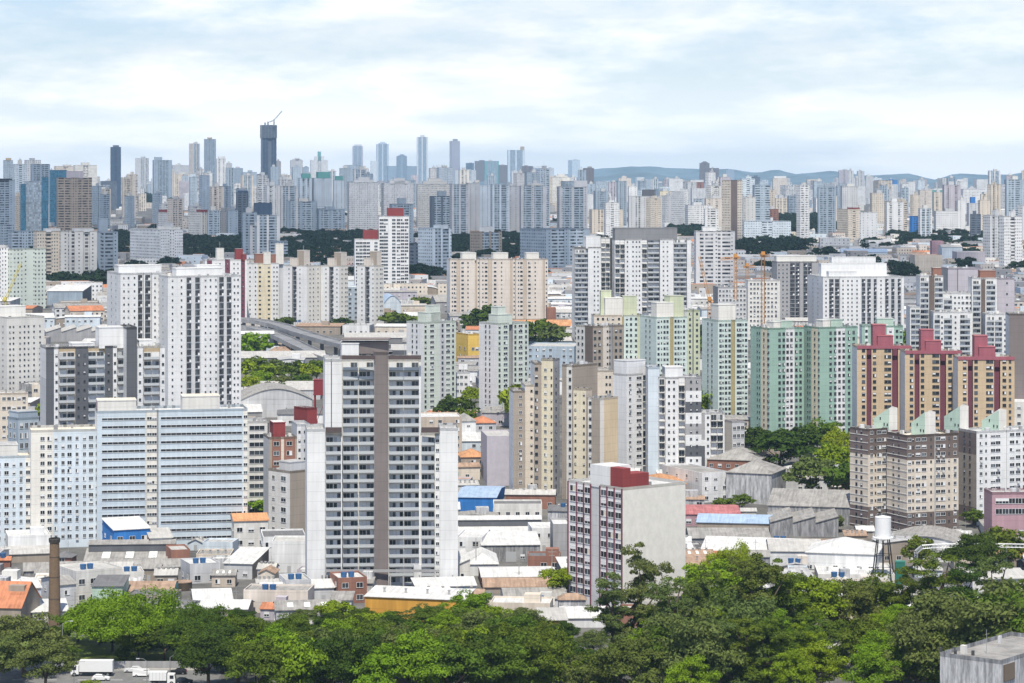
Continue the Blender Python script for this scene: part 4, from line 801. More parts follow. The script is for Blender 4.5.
FAR = '''
4 13 160 222 g bg ctn,.2,.8,2 | slim grey-blue tower with dark cap at the edge of the skyline
-12 15 180 243 b bg cbk,.1,.9,1.5 | wide blue-grey block with a dark roof edge touching the frame edge
14 27 164 238 v pb | pale blue slab with white side next to dark-roofed blue-grey block
26 41 160 226 g w | white tower with blue glazing rising behind the glassy blue blocks
32 50 164 228 b bg flat | flat-topped grey-blue tower framed in white among glassy blue blocks
25 42 181 238 G sb flat | pale glassy blue-grey office block with flat top
21 26 184 240 G tq flat | very narrow dark blue strip tower beside the glassy office block
42 48.5 177 240 G tq flat | narrow deep blue glass tower between glassy block and vivid blue tower
48.5 67 170 226 G tq flat | vivid teal-blue glass tower next to grey-beige residential tower
56 76 166 215 v pc | pinkish pale tower rising behind the grey-beige residential tower
75 97 165 216 v ow | pale grey ribbed tower just behind the grey-beige residential tower
58 92 177.5 250 b tp cli,.25,.75,6.5 | grey-beige residential tower with mauve rooftop box and balcony bands
111 121 147 208 v nv cdn,.2,.8,1.8 | tall dark navy tower with lattice crown above the low houses
103 117 181 210 G dn flat | dark blue glass block at the foot of the navy tower
95 107 187 212 p ow | small white block with greenish roof near the foot of the navy tower
116.5 121.5 178 200 p w | thin white slab against the navy tower
135/141/149 158 196 b w | tower with dark shaded side and pale striped front beyond the wooded slope
154 172 160 204 b bg cbg,.02,.45,3 | stepped-top blue glass tower with horizontal bands beyond the wooded slope
172 190 174 202 v cr | beige tower with vertical grey stripes next to stepped blue glass tower
173 190 165 196 g lg | pale grey tower peeking above the beige striped tower
189/193/200 143.5 198 n pc | slim tall tower with grey side and red line, second tallest of its cluster
204/207/216 139 200 n bg ctn,.2,.7,1.5 | dark blue balcony tower, tallest in its cluster, with one white vertical stripe
190 204 174 200 p pb | pale blue tower standing at the foot of slim red-lined tower
217 226 158.5 207 v w cw,.1,.9,2 | white tower with white cornice beside the tallest dark blue balcony tower
226 232 163 200 g lg | narrow grey tower leaning on the white corniced tower
231 243 168 200 g bg | blue-grey tower of small windows behind white low blocks
243 257 172 203 g sb | dull blue tower between small-windowed tower and construction tower
191 203 194 212 v pb | low light blue striped block at the wood's edge
204 213 189 212 p pi | low pale pink block beside light blue striped block
222 236 193 212 v w | blue and white striped block near the dark grey bands tower
237 248.5 192 242 b dn cnv,.05,.95,1.5 | dark blue-grey tower with pale balcony bands above the wood
158 182 212 236 v lg crd,.02,.98,2.5 | pale grey block with red-brown parapet behind the two-tone tower pair
188/201/208 212 243 v ow crd,.05,.95,2.5 | cream tower with red-brown parapet at the dark wood
208 220 210 243 b sb | blue-grey tower with full balcony bands above the dark wood
219.5 228 211 242 g gy | grey grid tower above the dark wood beside full balcony bands
228 238 210 243 p bg | plain slate-blue shaded slab above the dark wood
243 257 212 262 b bg | grey balcony tower behind the low shaded annex with red roof room
250 263 225 262 b lg | pale grey short balcony block in front of grey balcony tower
130/160.5/183 229.5 268 g w | two-tone tower pair, shaded blue side and bright white front, above the broad white tower
1 18 205 232 v ow | low white ribbed housing block with stepped top near the frame edge
19 49 204 232 v ow | long low white ribbed housing block in front of the glassy blue blocks
-6 14 225 256 b bg flat | squat dark-banded grey office at the frame edge
12 38 231 262 b sb flat | blue-grey office with broad window bands behind the cream wall tower
37 61 231 292 v cr cw,.3,.98,2.5 | cream tower with maroon window stripe beside the deep shaded recess
61 97 231 292 v ow cw,.33,.92,2.5 | wide pale tower with two maroon and grey window stripes
97 118 231.5 290 b bg cbg,.05,.5,13 | slate-blue window-banded tower with a tall blank roof block
258 263 174 202 p dn | dark sliver tower hugging the construction tower
276 281 161 200 g gy | grey sliver tower just beyond the construction tower
275 291 175 200 b pc | pinkish banded tower near the construction tower
291 303 160 196 g lg step | pale grey tower with stepped narrow top
303 309 167 196 p bg | blue-grey sliver tower beside the stepped narrow top
311 328 160 192 v w spire | white tower with teal pyramid spire and dark bays
300 312 178 237 v pb cte,.1,.9,4.5 | pale tower with a low teal crown, shortest of the teal-crowned trio
314.5 332 178 237 g pb teal | pale tower with a raised teal crown, widest of the teal-crowned trio
334 344 180 236 p pb cte,.1,.9,4 | plain pale tower with flat teal crown beside white stepped tower
340 350 168 215 g bg | mid grey-blue tower behind the teal-crowned trio
345 361 165 210 p bg flat | long dark grey-blue slab roofline behind white stepped towers
353 363 146 178 n li cw,.1,.9,1.5 | slim white tower with purple stripes high above the white stepped towers
377 389 144 176 n pb step | blue and white tower with peaked top over the long grey slab
371 385 161 182 p w flat | short white block on the long grey slab roofline
349 378 182 236 S w step | white stepped-top tower with small windows, one with the lowest outline of three
384 413.5 183 236 S w step | white stepped-top tower with small windows directly behind the red-topped tower
417.5 452 184 234 S ow step | white stepped-top tower with small windows behind the maroon-striped dark tower
267 280.5 185 238 v w | white framed tower with narrow bays near the construction tower's foot
281 298 186 238 n lg | pale tower with two dark balcony columns near the construction tower's foot
287 317 201 238 n bg | grey-green balcony tower at the wood, taller of two alike
319 345 209 238 n bg | grey-green balcony tower at the wood, shorter of two alike
257 280 215 262 n w flat | white tower with a dark recessed balcony bay behind the cream tower
270 288 241 268 b bg flat | low slate-blue banded block in front of dark wood
256 272 203 240 p nv flat | dark navy block below the construction tower
397 407 156 180 b bg step | stepped grey-blue tower beyond the long grey slab
417 428 137 178 n w cw,.3,.7,2 | tall white and navy striped tower, highest over the middle skyline
449.5/452/460 141 178 p li cgy,.3,.95,2 | lilac-grey plain tower with darker side alone on the skyline
388 420 166 184 p bg flat | long dark grey slab behind the white stepped towers
431 450 168 190 g w step | white tower with domed roofline between the tall striped and lilac-grey towers
455 476 170 190 b lg | pale banded block at the foot of the lilac-grey tower
466 474 163 185 b dn | dark-topped small tower behind pale banded block
475 489 161 186 p mu | purple-grey tower near the white tower with roof tank
485 499 161 188 n te | blue-green glazed tower with white stripes beside purple-grey tower
499 508 165 188 p mu | dark purple tower between blue-green glazed tower and the white tower with roof tank
508 525 150 190 n pb ctn,.75,.98,3.5 | tall pale tower with a dark tank on its raised corner
452 468.5 184 242 n lg flat | tower with two dark blue balcony columns between plain pale walls
468 480 183 240 p lg flat | plain pale blank wall tower beside dark blue balcony columns
480 493 185 238 p pb flat | plain bluish slab next to the construction-orange hoist
492.5 509 184 242 n pb flat | second tower with two dark blue balcony columns by the dark wood
432 453.5 196 240 n dn cbg,.25,.65,5 | dark framed tower with a maroon vertical stripe
392 413.5 204 250 b bg cbg,.25,.65,6 | grey balcony tower partly behind white red-topped tower
418/433/451.5 228 282 n pb cpb,.3,.85,3 | light blue tower with beige frame and glazed strips beside red-topped tower
409 418 243 284 b dn flat | low dark banded block between red-topped and light blue towers
470/480/502 231.5 266 n tp cw,.15,.75,5 | grey-brown tower with white side wall and white roof band over the cream towers
512 518 171 192 v w | white tower sliver in front of the tower with roof tank
522 533 166 190 v mu | purple and blue tower right after the tower with roof tank
533 543.5 168 190 G sb cw,.0,.9,1.5 | glazed tower framed in white at the flat skyline
545 554 168 190 p lg | plain grey tower at the flat skyline before the hills begin
568/572/580 160 186 p pb | blue-white tower with raised corner standing clear of its neighbours
583/587/594 168 194 p mu ctp,.3,.8,1.5 | mauve-brown tower with notched top where hills begin
508 521.5 186 240 p lg flat | plain pale wall of a tower near dark wood
521 546.5 185.5 242 n lg | pale tower with two dark glazed balcony columns, nearer the tower with roof tank
552 570 177 210 g cw step | ornate cream-white tower with notched roofline
559.5 587.5 186.5 242 n lg cw,.5,1.0,6 | pale tower with two dark glazed balcony columns and white top storey
586 601.5 194 215 g w | white tower with arched top between glazed and cream-grey towers
603 611 193 214 v w | white tower with dark centre strip near the arched white tower
609 617 182 212 v li | tower with a purple-blue centre stripe
615 622 197 216 p w | small white block beside purple-striped tower
520/546/590 229 278 n bg flat | wide shaded grey housing pair with dark recess behind big white tower group
592 623 209.5 236 v cr flat | cream-grey ribbed row tower in front of the charcoal-crowned tower
596 607.5 181 206 G sb flat | blue-grey glass tower behind the ribbed row tower
607 620 184 205 g lg | grey tower of small windows behind cream-grey row
619 631 178 206 p pc | pinkish plain tower at the flat skyline
629 662 196 236 v lg cdg,.4,.8,6.5 | grey striped tower with charcoal crown
700 709.5 163 190 v mu step | taller of two joined purple towers against the hills
709 719 168 190 v mu | shorter of two joined purple towers against the hills
726 734.5 170 188 p bg | small slate-blue tower against the hills
655 668 177 186 g w | tiny white hillside block furthest from the purple towers
670 690 178 186 g w | tiny white hillside blocks under the blue hills
690 704 182 206 v rb cw,.1,.9,1.5 | maroon and white striped tower in front of purple towers
669 683 179 206 g w | white tower with a dark arched opening at its top
671/684/688.5 191.5 234 g w | pale grey window-grid tower with a dark side
688 709.5 205 235 g w | pale window-grid tower with one dark vertical line
713 722.5 181 220 b w | white tower with dark window bands beside brick-cream tower
722/731/742.5 180 252 m cr flat | brick-cream tower with a broad mauve vertical wall
744 757.5 186 228 g w step | white wedding-cake tower right behind the brick-cream tower
752 760 177 200 G dn | dark blue glass tower with roof masts
762 772 193 222 p pi | pinkish plain tower above the light blue block
744 791 221 248 v pb flat | long light blue low block of flats
660 672 191 222 p ly | pale yellow-white plain tower before the window-grid towers
696 735 231 298 b lg cw,.15,.5,4.5 | grey glazed-balcony grid tower behind the orange cranes
773 787 178 200 g pc cw,.05,.95,2 | pale pinkish tower with open roof frame under the hills
790 799 186 200 G tq | small blue glazed tower under the hills
808/816/822 181 198 p w | white-fronted tower with a dark side under the hills
839 849.5 170 196 v li | lilac-grey ribbed tower, tallest on its stretch of skyline
849 858.5 175 198 G bg | dark blue-grey tower right beside the tallest lilac-grey tower
858 864.5 171 198 v lg | slim pale tower a little shorter than the tallest lilac-grey tower
866 873.5 176 200 g lg | pale small-windowed tower with dark cap
873 882 178 200 p pb | pale blue-white tower next to the dark-capped one
887 897.5 180 196 v bb | tower with blue and white vertical stripes
776 789 198 218 b cr | beige banded tower above the wooded park
789 805.5 195.5 220 b bg | blue-grey tower with white centre above the wooded park
816 828 198 220 v w crb,.1,.9,2 | brick red and white striped tower above the wooded park
837/848/860.5 209 242 v cr crd,.1,.8,1.5 | cream tower with dark brown side stripe beside the blank white wall
860/861/877.5 212 249 p w flat | big blank white wall slab rising from the blue-roofed shed
872 884 193 226 g cr | beige window-grid tower behind the blank white wall slab
884/896/907.5 201 236 b cr | tower with pale green side and cream balcony front
768 778.5 209 232 b rb | brownish low tower at the wooded park's edge
768 775 221 246 p w | narrow white block below the wooded park's edge
902 920.5 184 206 g w | white tower with pinkish side behind vivid blue block
919 927 179 204 v li | slim lilac tower with white stripe under the hills
909.5/912/931 216 240 b bb flat | vivid blue grid-fronted block
920 932 190 214 v pc | pinkish-beige tower with dark columns and dark roof
932 949 190 212 G te cw,.05,.95,1.5 | teal glazed tower in a white frame
936 958.5 211 238 g w | white even window-grid tower beside the plain white slab
958 965.5 200 238 p w | plain narrow white slab next to the even window-grid tower
947 958 200 220 g w crd,.05,.6,4.5 | white tower with a dark red rooftop sign box
951 967 181 206 v w | white and grey ribbed tower near the dark red rooftop box
963 986 189 214 g w | broad white tower behind the slate and cream towers
969 981 203 226 p lg cbb,.1,.5,6 | pale tower with a bright blue panel near its top
971 981 214 242 b dn | dark slate banded tower by the tall white pair
980 990 200 240 p cr | cream plain tower between slate tower and tall white pair
992/1003/1017 184 214 b w cdg,.3,.75,4.5 | white and charcoal tower complex with dark raised crown
983 993 184 206 p cr | cream tower under the hills beside the charcoal complex
1016 1034 188 214 v cr | yellowish cream tower at the frame edge beyond charcoal complex
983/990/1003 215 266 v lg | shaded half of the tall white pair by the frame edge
999/1004/1022 216 276 v w | sunlit half of the tall white pair by the frame edge
8/13/46 249 310 g pg flat | pale greenish-cream tower with dense window grid behind yellow crane
-12 9 247 310 v w cw,.1,.8,2 | white tower with maroon window strip cut by the frame edge
'''  # tall white pair: shaded half gets its shade as light grey colour
for ln in FAR.strip().split('\n'):
    a, _, lb = ln.partition('|'); t = a.split()
    if '/' in t[0]: x0, xc = (float(q) for q in t[0].split('/')[:2]); t = [str(x0)] + [t[0].split('/')[2]] + t[1:]; x1 = float(t[1])
    else: x0, x1, xc = float(t[0]), float(t[1]), None
    far(x0, x1, float(t[2]), float(t[3]), t[4], t[5], lb.strip(), xc=xc, crown=t[6] if len(t) > 6 else None)

# tower under construction with a luffing crane on top
b = hero('tallest tower on the skyline, dark bare concrete frame still under construction', 0, 262, 'unfinished_tower', 'tower', d=6000); d0 = b.d
v = vol(b, (None, 262.5, 276.5), 134, 'nv:b>268 dn:p~2>271.5 nv:b>276.5', d=d0, th=9, dep=26, roof='dark', base='nv:b')
v2 = vol(b, (None, 262, 277), 125, 'dn:b>277', d=d0 - 2, th=9, dep=30, yb=138, roof='dark', base='dn:b')
k = MB(); MT = plain('crane_steel_grey', (.30, .32, .35), .5)
for px, yt in ((264, 122.5), (267, 121.5), (273, 122)): k.box((xof(px, d0) - b.loc.x, 8, zof(126, d0)), (xof(px + 1.2, d0) - b.loc.x, 12, zof(yt, d0)), wallmat('dn'))
k.build('roof_formwork', b.root, (0, 0, -b.loc.z)); b.finish()
def lattice(m, p, q, wd, mt, n=8, r=.12):
    """square lattice boom or mast between two points"""
    p, q = Vector(p), Vector(q); t = (q - p).normalized(); a = Vector((1, 0, 0)) if abs(t.x) < .8 else Vector((0, 0, 1))
    u = t.cross(a).normalized() * wd / 2; v_ = t.cross(u).normalized() * wd / 2
    cs = [u + v_, u - v_, -u - v_, -u + v_]
    for c in cs: m.tube([p + c, q + c], r, mt, 4)
    for i in range(n):
        s0, s1 = p.lerp(q, i / n), p.lerp(q, (i + 1) / n)
        for j in range(4): m.tube([s0 + cs[j], s1 + cs[(j + 1) % 4]], r * .75, mt, 3, False)
def crane(px, d, y0, y1, label, mt, jibs, group, wd=1.8, r=.14):
    X, z0, z1 = xof(px, d), zof(y0, d), zof(y1, d)
    g = thing('tower_crane', label, 'crane', (X, d, z0), group)
    m = MB(); lattice(m, (0, 0, 0), (0, 0, z1 - z0), wd, mt, max(6, int((z1 - z0) / 2.5)), r); m.build('mast', g)
    for (qx, qy, dy) in jibs:
        m = MB(); lattice(m, (0, 0, z1 - z0 - .5), (xof(qx, d) - X, dy, zof(qy, d) - z0), wd * .75, mt, 10, r * .85); m.build('jib', g)
    m = MB(); m.box((-1, -1.4, z1 - z0 - .2), (1, 1, z1 - z0 + 1.9), mt); m.build('cab', g)
OR = plain('crane_paint_orange', (.55, .26, .07), .5); YL = plain('crane_paint_yellow', (.62, .52, .12), .5)
crane(274, 6000, 126, 120, 'grey luffing crane perched on the unfinished tower', MT, [(282, 111, 0), (269.5, 122, 0)], None, 2.2, .4)
crane(709.5, 1440, 332, 300, 'orange crane with a steeply raised boom before the grey grid tower', OR, [(699.5, 256.5, 0), (713, 302, 4)], 'orange tower cranes', 1.7, .12)
crane(735.5, 1460, 300, 257, 'orange crane with a long flat jib reaching over the grey grid tower', OR, [(720, 259, -3), (740, 257.5, 2)], 'orange tower cranes', 1.6, .12)
crane(747, 1700, 300, 266, 'small orange hammerhead crane farther back among its group', OR, [(755, 266.5, 2), (743, 267, 0)], 'orange tower cranes', 1.6, .12)
crane(763, 1400, 340, 255, 'tallest orange crane, its mast standing before the unpainted concrete block', OR, [(764, 254.5, -26), (762.8, 255, 8)], 'orange tower cranes', 1.8, .13)
crane(5, 1600, 318, 300, 'yellow luffing crane before the pale greenish-cream tower', YL, [(21, 263, 0), (2, 300, 4)], None, 1.6, .12)
m = None

# unmeasured towers that fill the skyline behind and between
rnd = random.Random(11)
LM = [(7, 'blue-grey edge block'), (58, 'vivid teal-blue glass tower'), (85, 'grey-beige residential tower'), (116, 'dark navy tower'), (163, 'stepped blue glass tower'), (194, 'slim red-lined tower'), (210, 'tall dark blue balcony tower'), (233, 'white corniced tower'), (269, 'unfinished tower'),
      (297, 'stepped pale grey tower'), (320, 'teal spire tower'), (358, 'slim purple-striped tower'), (383, 'peaked blue-white tower'), (422, 'tall navy-striped tower'), (455, 'lilac-grey tower'), (491, 'blue-green glazed tower'), (517, 'tower with roof tank'), (538, 'white-framed glazed tower'),
      (574, 'blue-white clear-standing tower'), (588, 'mauve-brown notched tower'), (613, 'purple-blue striped tower'), (645, 'charcoal-crowned tower'), (676, 'arched white tower'), (697, 'maroon and white tower'), (710, 'joined purple towers'), (734, 'mauve-walled tower'), (751, 'wedding-cake tower'), (780, 'open-framed pinkish tower'),
      (797, 'white-centred tower'), (815, 'dark-sided white tower'), (822, 'brick red striped tower'), (844, 'tallest lilac-grey tower'), (868, 'blank white wall slab'), (892, 'blue and white striped tower'), (911, 'pinkish-sided white tower'), (925, 'slim lilac tower'), (940, 'teal glazed tower'), (955, 'red-signed tower'), (975, 'blue-panelled tower'), (1005, 'charcoal complex')]
CN = dict(w='white', ow='off-white', pb='pale blue', bg='slate-blue', lg='light grey', cr='cream', pc='pinkish beige', li='lilac', gy='grey', sb='dusty blue', mu='mauve', tp='taupe', rb='brick red')
SN = dict(g='window-grid', b='balcony-banded', v='ribbed', p='plain-walled', n='two-bay glazed')
occ = []
def filler(n, px0, px1, dd0, dd1, hh0, hh1, cols, grp, how):
    for i in range(n):
        for _ in range(60):
            px, d = rnd.uniform(px0, px1), rnd.uniform(dd0, dd1); wm = rnd.uniform(13, 24); W = wm * F / d
            if any(abs(px - p) < (W + w_) * .42 and abs(d - q) < 260 for p, q, w_ in occ): continue
            c, st = rnd.choice(cols), rnd.choice('ggbbvvpn')
            lm = min(LM, key=lambda t: abs(t[0] - px)); hm = rnd.uniform(hh0, hh1); yt = HY + F * (H - gz(d) - hm) / d
            pos = 'beside' if abs(lm[0] - px) < 14 else 'some way from'
            hn = 'short' if hm < hh0 + .3 * (hh1 - hh0) else ('tall' if hm > hh0 + .7 * (hh1 - hh0) else 'medium-height')
            lb = '%s %s %s tower, %s, %s %s' % (hn, CN[c], SN[st], how, pos, lm[1])
            if lb in USED: continue
            break
        else: continue
        occ.append((px, d, W))
        xc = px - W / 2 + (W * .3 if rnd.random() < .45 else 0)
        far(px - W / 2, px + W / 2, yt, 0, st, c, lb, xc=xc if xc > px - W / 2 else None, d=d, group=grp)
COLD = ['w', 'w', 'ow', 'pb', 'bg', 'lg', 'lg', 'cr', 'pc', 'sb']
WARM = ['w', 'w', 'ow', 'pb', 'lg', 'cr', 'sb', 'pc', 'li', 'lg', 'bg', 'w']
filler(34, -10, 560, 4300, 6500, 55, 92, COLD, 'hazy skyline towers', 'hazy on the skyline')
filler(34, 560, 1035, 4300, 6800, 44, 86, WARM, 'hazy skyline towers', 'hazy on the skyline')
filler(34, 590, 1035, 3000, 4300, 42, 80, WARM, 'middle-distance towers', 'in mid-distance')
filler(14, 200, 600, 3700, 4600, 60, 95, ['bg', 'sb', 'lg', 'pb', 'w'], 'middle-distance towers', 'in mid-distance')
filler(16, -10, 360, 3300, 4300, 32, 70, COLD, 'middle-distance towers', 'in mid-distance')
# past the towers that can be told apart the city reads as one mass
far_mass = MB()
for i in range(800):
    d = rnd.uniform(5200, 11500); px = rnd.uniform(-60, 1080); wm = rnd.uniform(14, 34); x = xof(px, d); z = gz(d)
    hm = rnd.choice((8, 10, 14, 25, 38, 50)) * rnd.uniform(.8, 1.25) * (1.0 if px > 560 or d > 8000 else 1.15)
    c, st = rnd.choice(WARM), rnd.choice('ggbvp'); th = rnd.uniform(0, .6); cs, sn = math.cos(th), math.sin(th); dp = wm * rnd.uniform(.5, 1); m_ = mat(c + ':' + st)
    P = [(x + cs * a - sn * e, d + sn * a + cs * e) for a, e in ((0, 0), (wm, 0), (wm, dp), (0, dp))]; u = 0
    for (a, e), ln_ in zip(zip(P, P[1:] + P[:1]), (wm, dp, wm, dp)):
        far_mass.face([(*a, z - 2), (*e, z - 2), (*e, z + hm), (*a, z + hm)], m_, [(u, 0), (u + ln_, 0), (u + ln_, hm), (u, hm)]); u += ln_
    far_mass.face([(*p, z + hm) for p in P], roofmat('pale'))
o = far_mass.build('distant_city'); o['kind'] = 'stuff'; o['label'] = 'far hazy mass of small pale buildings below the hills'; o['category'] = 'city mass'
# ---------------- low buildings ----------------
RC = dict(grey='grey', white='white', pale='pale', fibre='grey corrugated', tile='terracotta', orange='orange tiled', blue='blue', red='faded red', rust='rusty', dark='dark grey', cream='cream')
def low(label, x0, x1, yb, wy, dep, rt, rc, wc, th=5, rise=2.0, wins=0, cat='house', name='low_house', group=None, d=None, h=None, feat=None, seed=None, wc2=None, sill=.5, door=False):
    """low building: front wall between pixel columns, foot at row yb, eaves at row wy"""
    rnd = random.Random(label); d = d or dofy(yb); g = gz(d)
    wd = (x1 - x0) * d / F; X = xof(x0, d); a = R_(th) - math.atan(((x0 + x1) / 2 - CX) / F)
    wd = wd / max(.5, math.cos(R_(th)) + .0)
    if h is None: h = zof(wy, d) - g
    else: wy = HY + F * (H - g - h) / d
    root = thing(name, label, cat, (X, d, g), group, a)
    FOOT.append((X, d, a, wd, dep, x0, x1, wy))
    m = MB(); M1, M2 = wallmat(wc, .22), wallmat(wc2 or wc, .22)
    for p, q, mm in (((0, 0), (wd, 0), M1), ((wd, 0), (wd, dep), M2), ((wd, dep), (0, dep), M1), ((0, dep), (0, 0), M2)):
        m.face([(*p, -.6), (*q, -.6), (*q, h), (*p, h)], mm)
    r = MB(); rm = roofmat(rc); o = .35; t = .16
    def slab(P):        # roof sheet with thickness
        r.face(P, rm); Q = [(x, y, z - t) for x, y, z in P]; r.face(Q[::-1], rm)
        for i in range(len(P)): j = (i + 1) % len(P); r.face([P[i], Q[i], Q[j], P[j]], rm)
    ym, xm = dep / 2, wd / 2
    if rt == 'flat':
        tk = .22; r.face([(tk, tk, h - .5), (wd - tk, tk, h - .5), (wd - tk, dep - tk, h - .5), (tk, dep - tk, h - .5)], rm)
        for p, q in (((0, 0), (wd, tk)), ((0, dep - tk), (wd, dep)), ((0, tk), (tk, dep - tk)), ((wd - tk, tk), (wd, dep - tk))): m.box((p[0] + .001, p[1] + .001, h - .9), (q[0] - .001, q[1] - .001, h + .02), M1)
    elif rt == 'gx':
        slab([(-o, -o, h), (wd + o, -o, h), (wd + o, ym, h + rise), (-o, ym, h + rise)]); slab([(wd + o, dep + o, h), (-o, dep + o, h), (-o, ym, h + rise), (wd + o, ym, h + rise)])
        for x in (0, wd): m.face([(x, 0, h), (x, dep, h), (x, ym, h + rise - t)], M2)
    elif rt == 'gy':
        slab([(-o, -o, h), (xm, -o, h + rise), (xm, dep + o, h + rise), (-o, dep + o, h)]); slab([(xm, -o, h + rise), (wd + o, -o, h), (wd + o, dep + o, h), (xm, dep + o, h + rise)])
        for y in (0, dep): m.face([(0, y, h), (wd, y, h), (xm, y, h + rise - t)], M1)
    elif rt == 'mono':
        slab([(-o, -o, h), (wd + o, -o, h), (wd + o, dep + o, h + rise), (-o, dep + o, h + rise)])
        for x in (0, wd): m.face([(x, 0, h), (x, dep, h), (x, dep, h + rise - t)], M2)
        m.face([(wd, dep, h), (0, dep, h), (0, dep, h + rise - t), (wd, dep, h + rise - t)], M1)
    elif rt == 'hip':
        e = min(wd, dep) * .48; A = (e, ym, h + rise) if wd >= dep else (xm, e, h + rise); B_ = (wd - e, ym, h + rise) if wd >= dep else (xm, dep - e, h + rise)
        c = [(-o, -o, h), (wd + o, -o, h), (wd + o, dep + o, h), (-o, dep + o, h)]
        if wd >= dep: slab([c[0], c[1], B_, A]); slab([c[2], c[3], A, B_]); slab([c[1], c[2], B_]); slab([c[3], c[0], A])
        else: slab([c[1], c[2], B_, A]); slab([c[3], c[0], A, B_]); slab([c[0], c[1], A]); slab([c[2], c[3], B_])
    elif rt == 'arc':
        n = 10; pr = [(wd * i / n, h + rise * math.sin(math.pi * i / n)) for i in range(n + 1)]
        for (xa, za), (xb, zb_) in zip(pr, pr[1:]): slab([(xa, -o, za), (xb, -o, zb_), (xb, dep + o, zb_), (xa, dep + o, za)])
        for y in (0, dep): m.face([(x, y, z - t) for x, z in pr], M1)
    elif rt == 'saw':
        n = max(2, round(wd / 9))
        for i in range(n):
            xa, xb = wd * i / n, wd * (i + 1) / n
            slab([(xa, -o, h), (xb, -o, h + rise), (xb, dep + o, h + rise), (xa, dep + o, h)])
            m.face([(xb, 0, h), (xb, dep, h), (xb, dep, h + rise - t), (xb, 0, h + rise - t)], BLI(2))
            for y in (0, dep): m.face([(xa, y, h), (xb, y, h), (xb, y, h + rise - t)], M1)
    elif rt == 'mon':      # gable with raised monitor
        slab([(-o, -o, h), (wd + o, -o, h), (wd + o, ym, h + rise), (-o, ym, h + rise)]); slab([(wd + o, dep + o, h), (-o, dep + o, h), (-o, ym, h + rise), (wd + o, ym, h + rise)])
        for x in (0, wd): m.face([(x, 0, h), (x, dep, h), (x, ym, h + rise - t)], M2)
        b0, b1 = ym - dep * .16, ym + dep * .16; m.box((wd * .02, b0, h + rise * .55), (wd * .98, b1, h + rise + 1.7), wallmat('dg'))
        slab([(wd * .01, b0 - .3, h + rise + 1.71), (wd * .99, b0 - .3, h + rise + 1.71), (wd * .99, ym, h + rise + 2.5), (wd * .01, ym, h + rise + 2.5)]); slab([(wd * .01, ym, h + rise + 2.5), (wd * .99, ym, h + rise + 2.5), (wd * .99, b1 + .3, h + rise + 1.71), (wd * .01, b1 + .3, h + rise + 1.71)])
    m.build('wall', root); ro = r.build('roof', root)
    # windows and doors on the two faces one can see
    if wins:
        fl = max(1, int((h - .6) / 3.0)); nf = max(1, min(7, int(wd / 3.2))); k = rnd.choice('mml')
        for f_ in range(fl):
            for i in range(nf):
                if f_ == 0 and i == nf // 2 and wins != 2: continue
                if rnd.random() < .18: continue
                ww, hh = WSZ[k]; me, _ = win(k, ww, hh, rnd.choice((0, 0, 1, 2, 3))); obj('window', me, root, (wd * (i + .5) / nf, 0, 1.7 + f_ * (h - .4) / fl))
        ns = max(1, min(4, int(dep / 5)))
        for i in range(ns):
            me, _ = win('m', 1.35, 1.2, rnd.choice((0, 1, 2))); obj('window', me, root, (0, dep * (i + .5) / ns, 1.7 + (fl - 1) * (h - .4) / fl), -math.pi / 2)
    if wins == 1 or door:
        dm = MB(); dw = 3.4 if wd > 14 else 1.1; dh = min(h - .5, 3.2 if dw > 2 else 2.2); xx = wd * .5 - dw / 2
        dm.box((xx, -.07, -.1), (xx + dw, -.004, dh), plain('roller_door_' + ('grey' if rnd.random() < .6 else 'blue'), (.38, .39, .40) if rnd.random() < .6 else (.13, .2, .3), .6)); dm.build('door', root)
    zt = h + (rise * .5 if rt not in ('flat',) else -.5)
    for ft in (feat or '').split():
        k = MB()
        if ft == 'tank':
            for q in range(2): k = MB(); k.tube([(wd * .3 + q * 2.2, dep * .35, zt), (wd * .3 + q * 2.2, dep * .35, zt + 1.5)], [.8, .95], plain('tank_plastic_blue', (.04, .12, .27), .5), 10); k.build('water_tank', ro)
        elif ft == 'box': k.box((wd * .55, dep * .3, zt - .4), (wd * .55 + min(4.5, wd * .4), dep * .3 + min(4, dep * .4), zt + 2.3), wallmat(wc)); k.build('rooftop_block', ro)
        elif ft == 'pole':
            k.tube([(wd * .7, dep * .5, zt - .3), (wd * .7, dep * .5, zt + 4)], .06, plain('antenna_metal', (.45, .46, .47), .4, .6), 5); k.box((wd * .7 - .8, dep * .5 - .03, zt + 3), (wd * .7 + .8, dep * .5 + .03, zt + 3.08), plain('antenna_metal', (.45, .46, .47), .4, .6)); k.build('antenna', ro)
        elif ft == 'vents':
            for q in range(4): k = MB(); k.tube([(wd * (.15 + .22 * q), dep * .42, zt - .3), (wd * (.15 + .22 * q), dep * .42, zt + .9), (wd * (.15 + .22 * q), dep * .42, zt + 1.2)], [.3, .3, .5], plain('vent_metal', (.5, .5, .5), .4, .5), 8); k.build('vent', ro)
        elif ft == 'sky':
            for q in range(3):
                u = wd * (.18 + .26 * q); sl = rise / (dep / 2) if rt in ('gx', 'mon') else 0; y0, y1 = dep * .12, dep * .36
                z_ = lambda y: h + sl * (y + o) * (dep / 2) / (dep / 2 + o) + .03 if sl else h - .45
                k.face([(u, y0, z_(y0)), (u + wd * .09, y0, z_(y0)), (u + wd * .09, y1, z_(y1)), (u, y1, z_(y1))], plain('skylight_sheet', (.75, .78, .76), .4)); k.build('skylight', ro); k = MB()
        elif ft == 'ac':
            for q in range(2): k = MB(); k.box((wd * (.3 + .25 * q), dep * .25, zt - .3), (wd * (.3 + .25 * q) + 1.6, dep * .25 + 1.2, zt + 1.0), plain('air_unit', (.6, .6, .6), .5)); k.build('air_conditioner', ro)
    return root
W_ = 'warehouse'; HS = 'house'
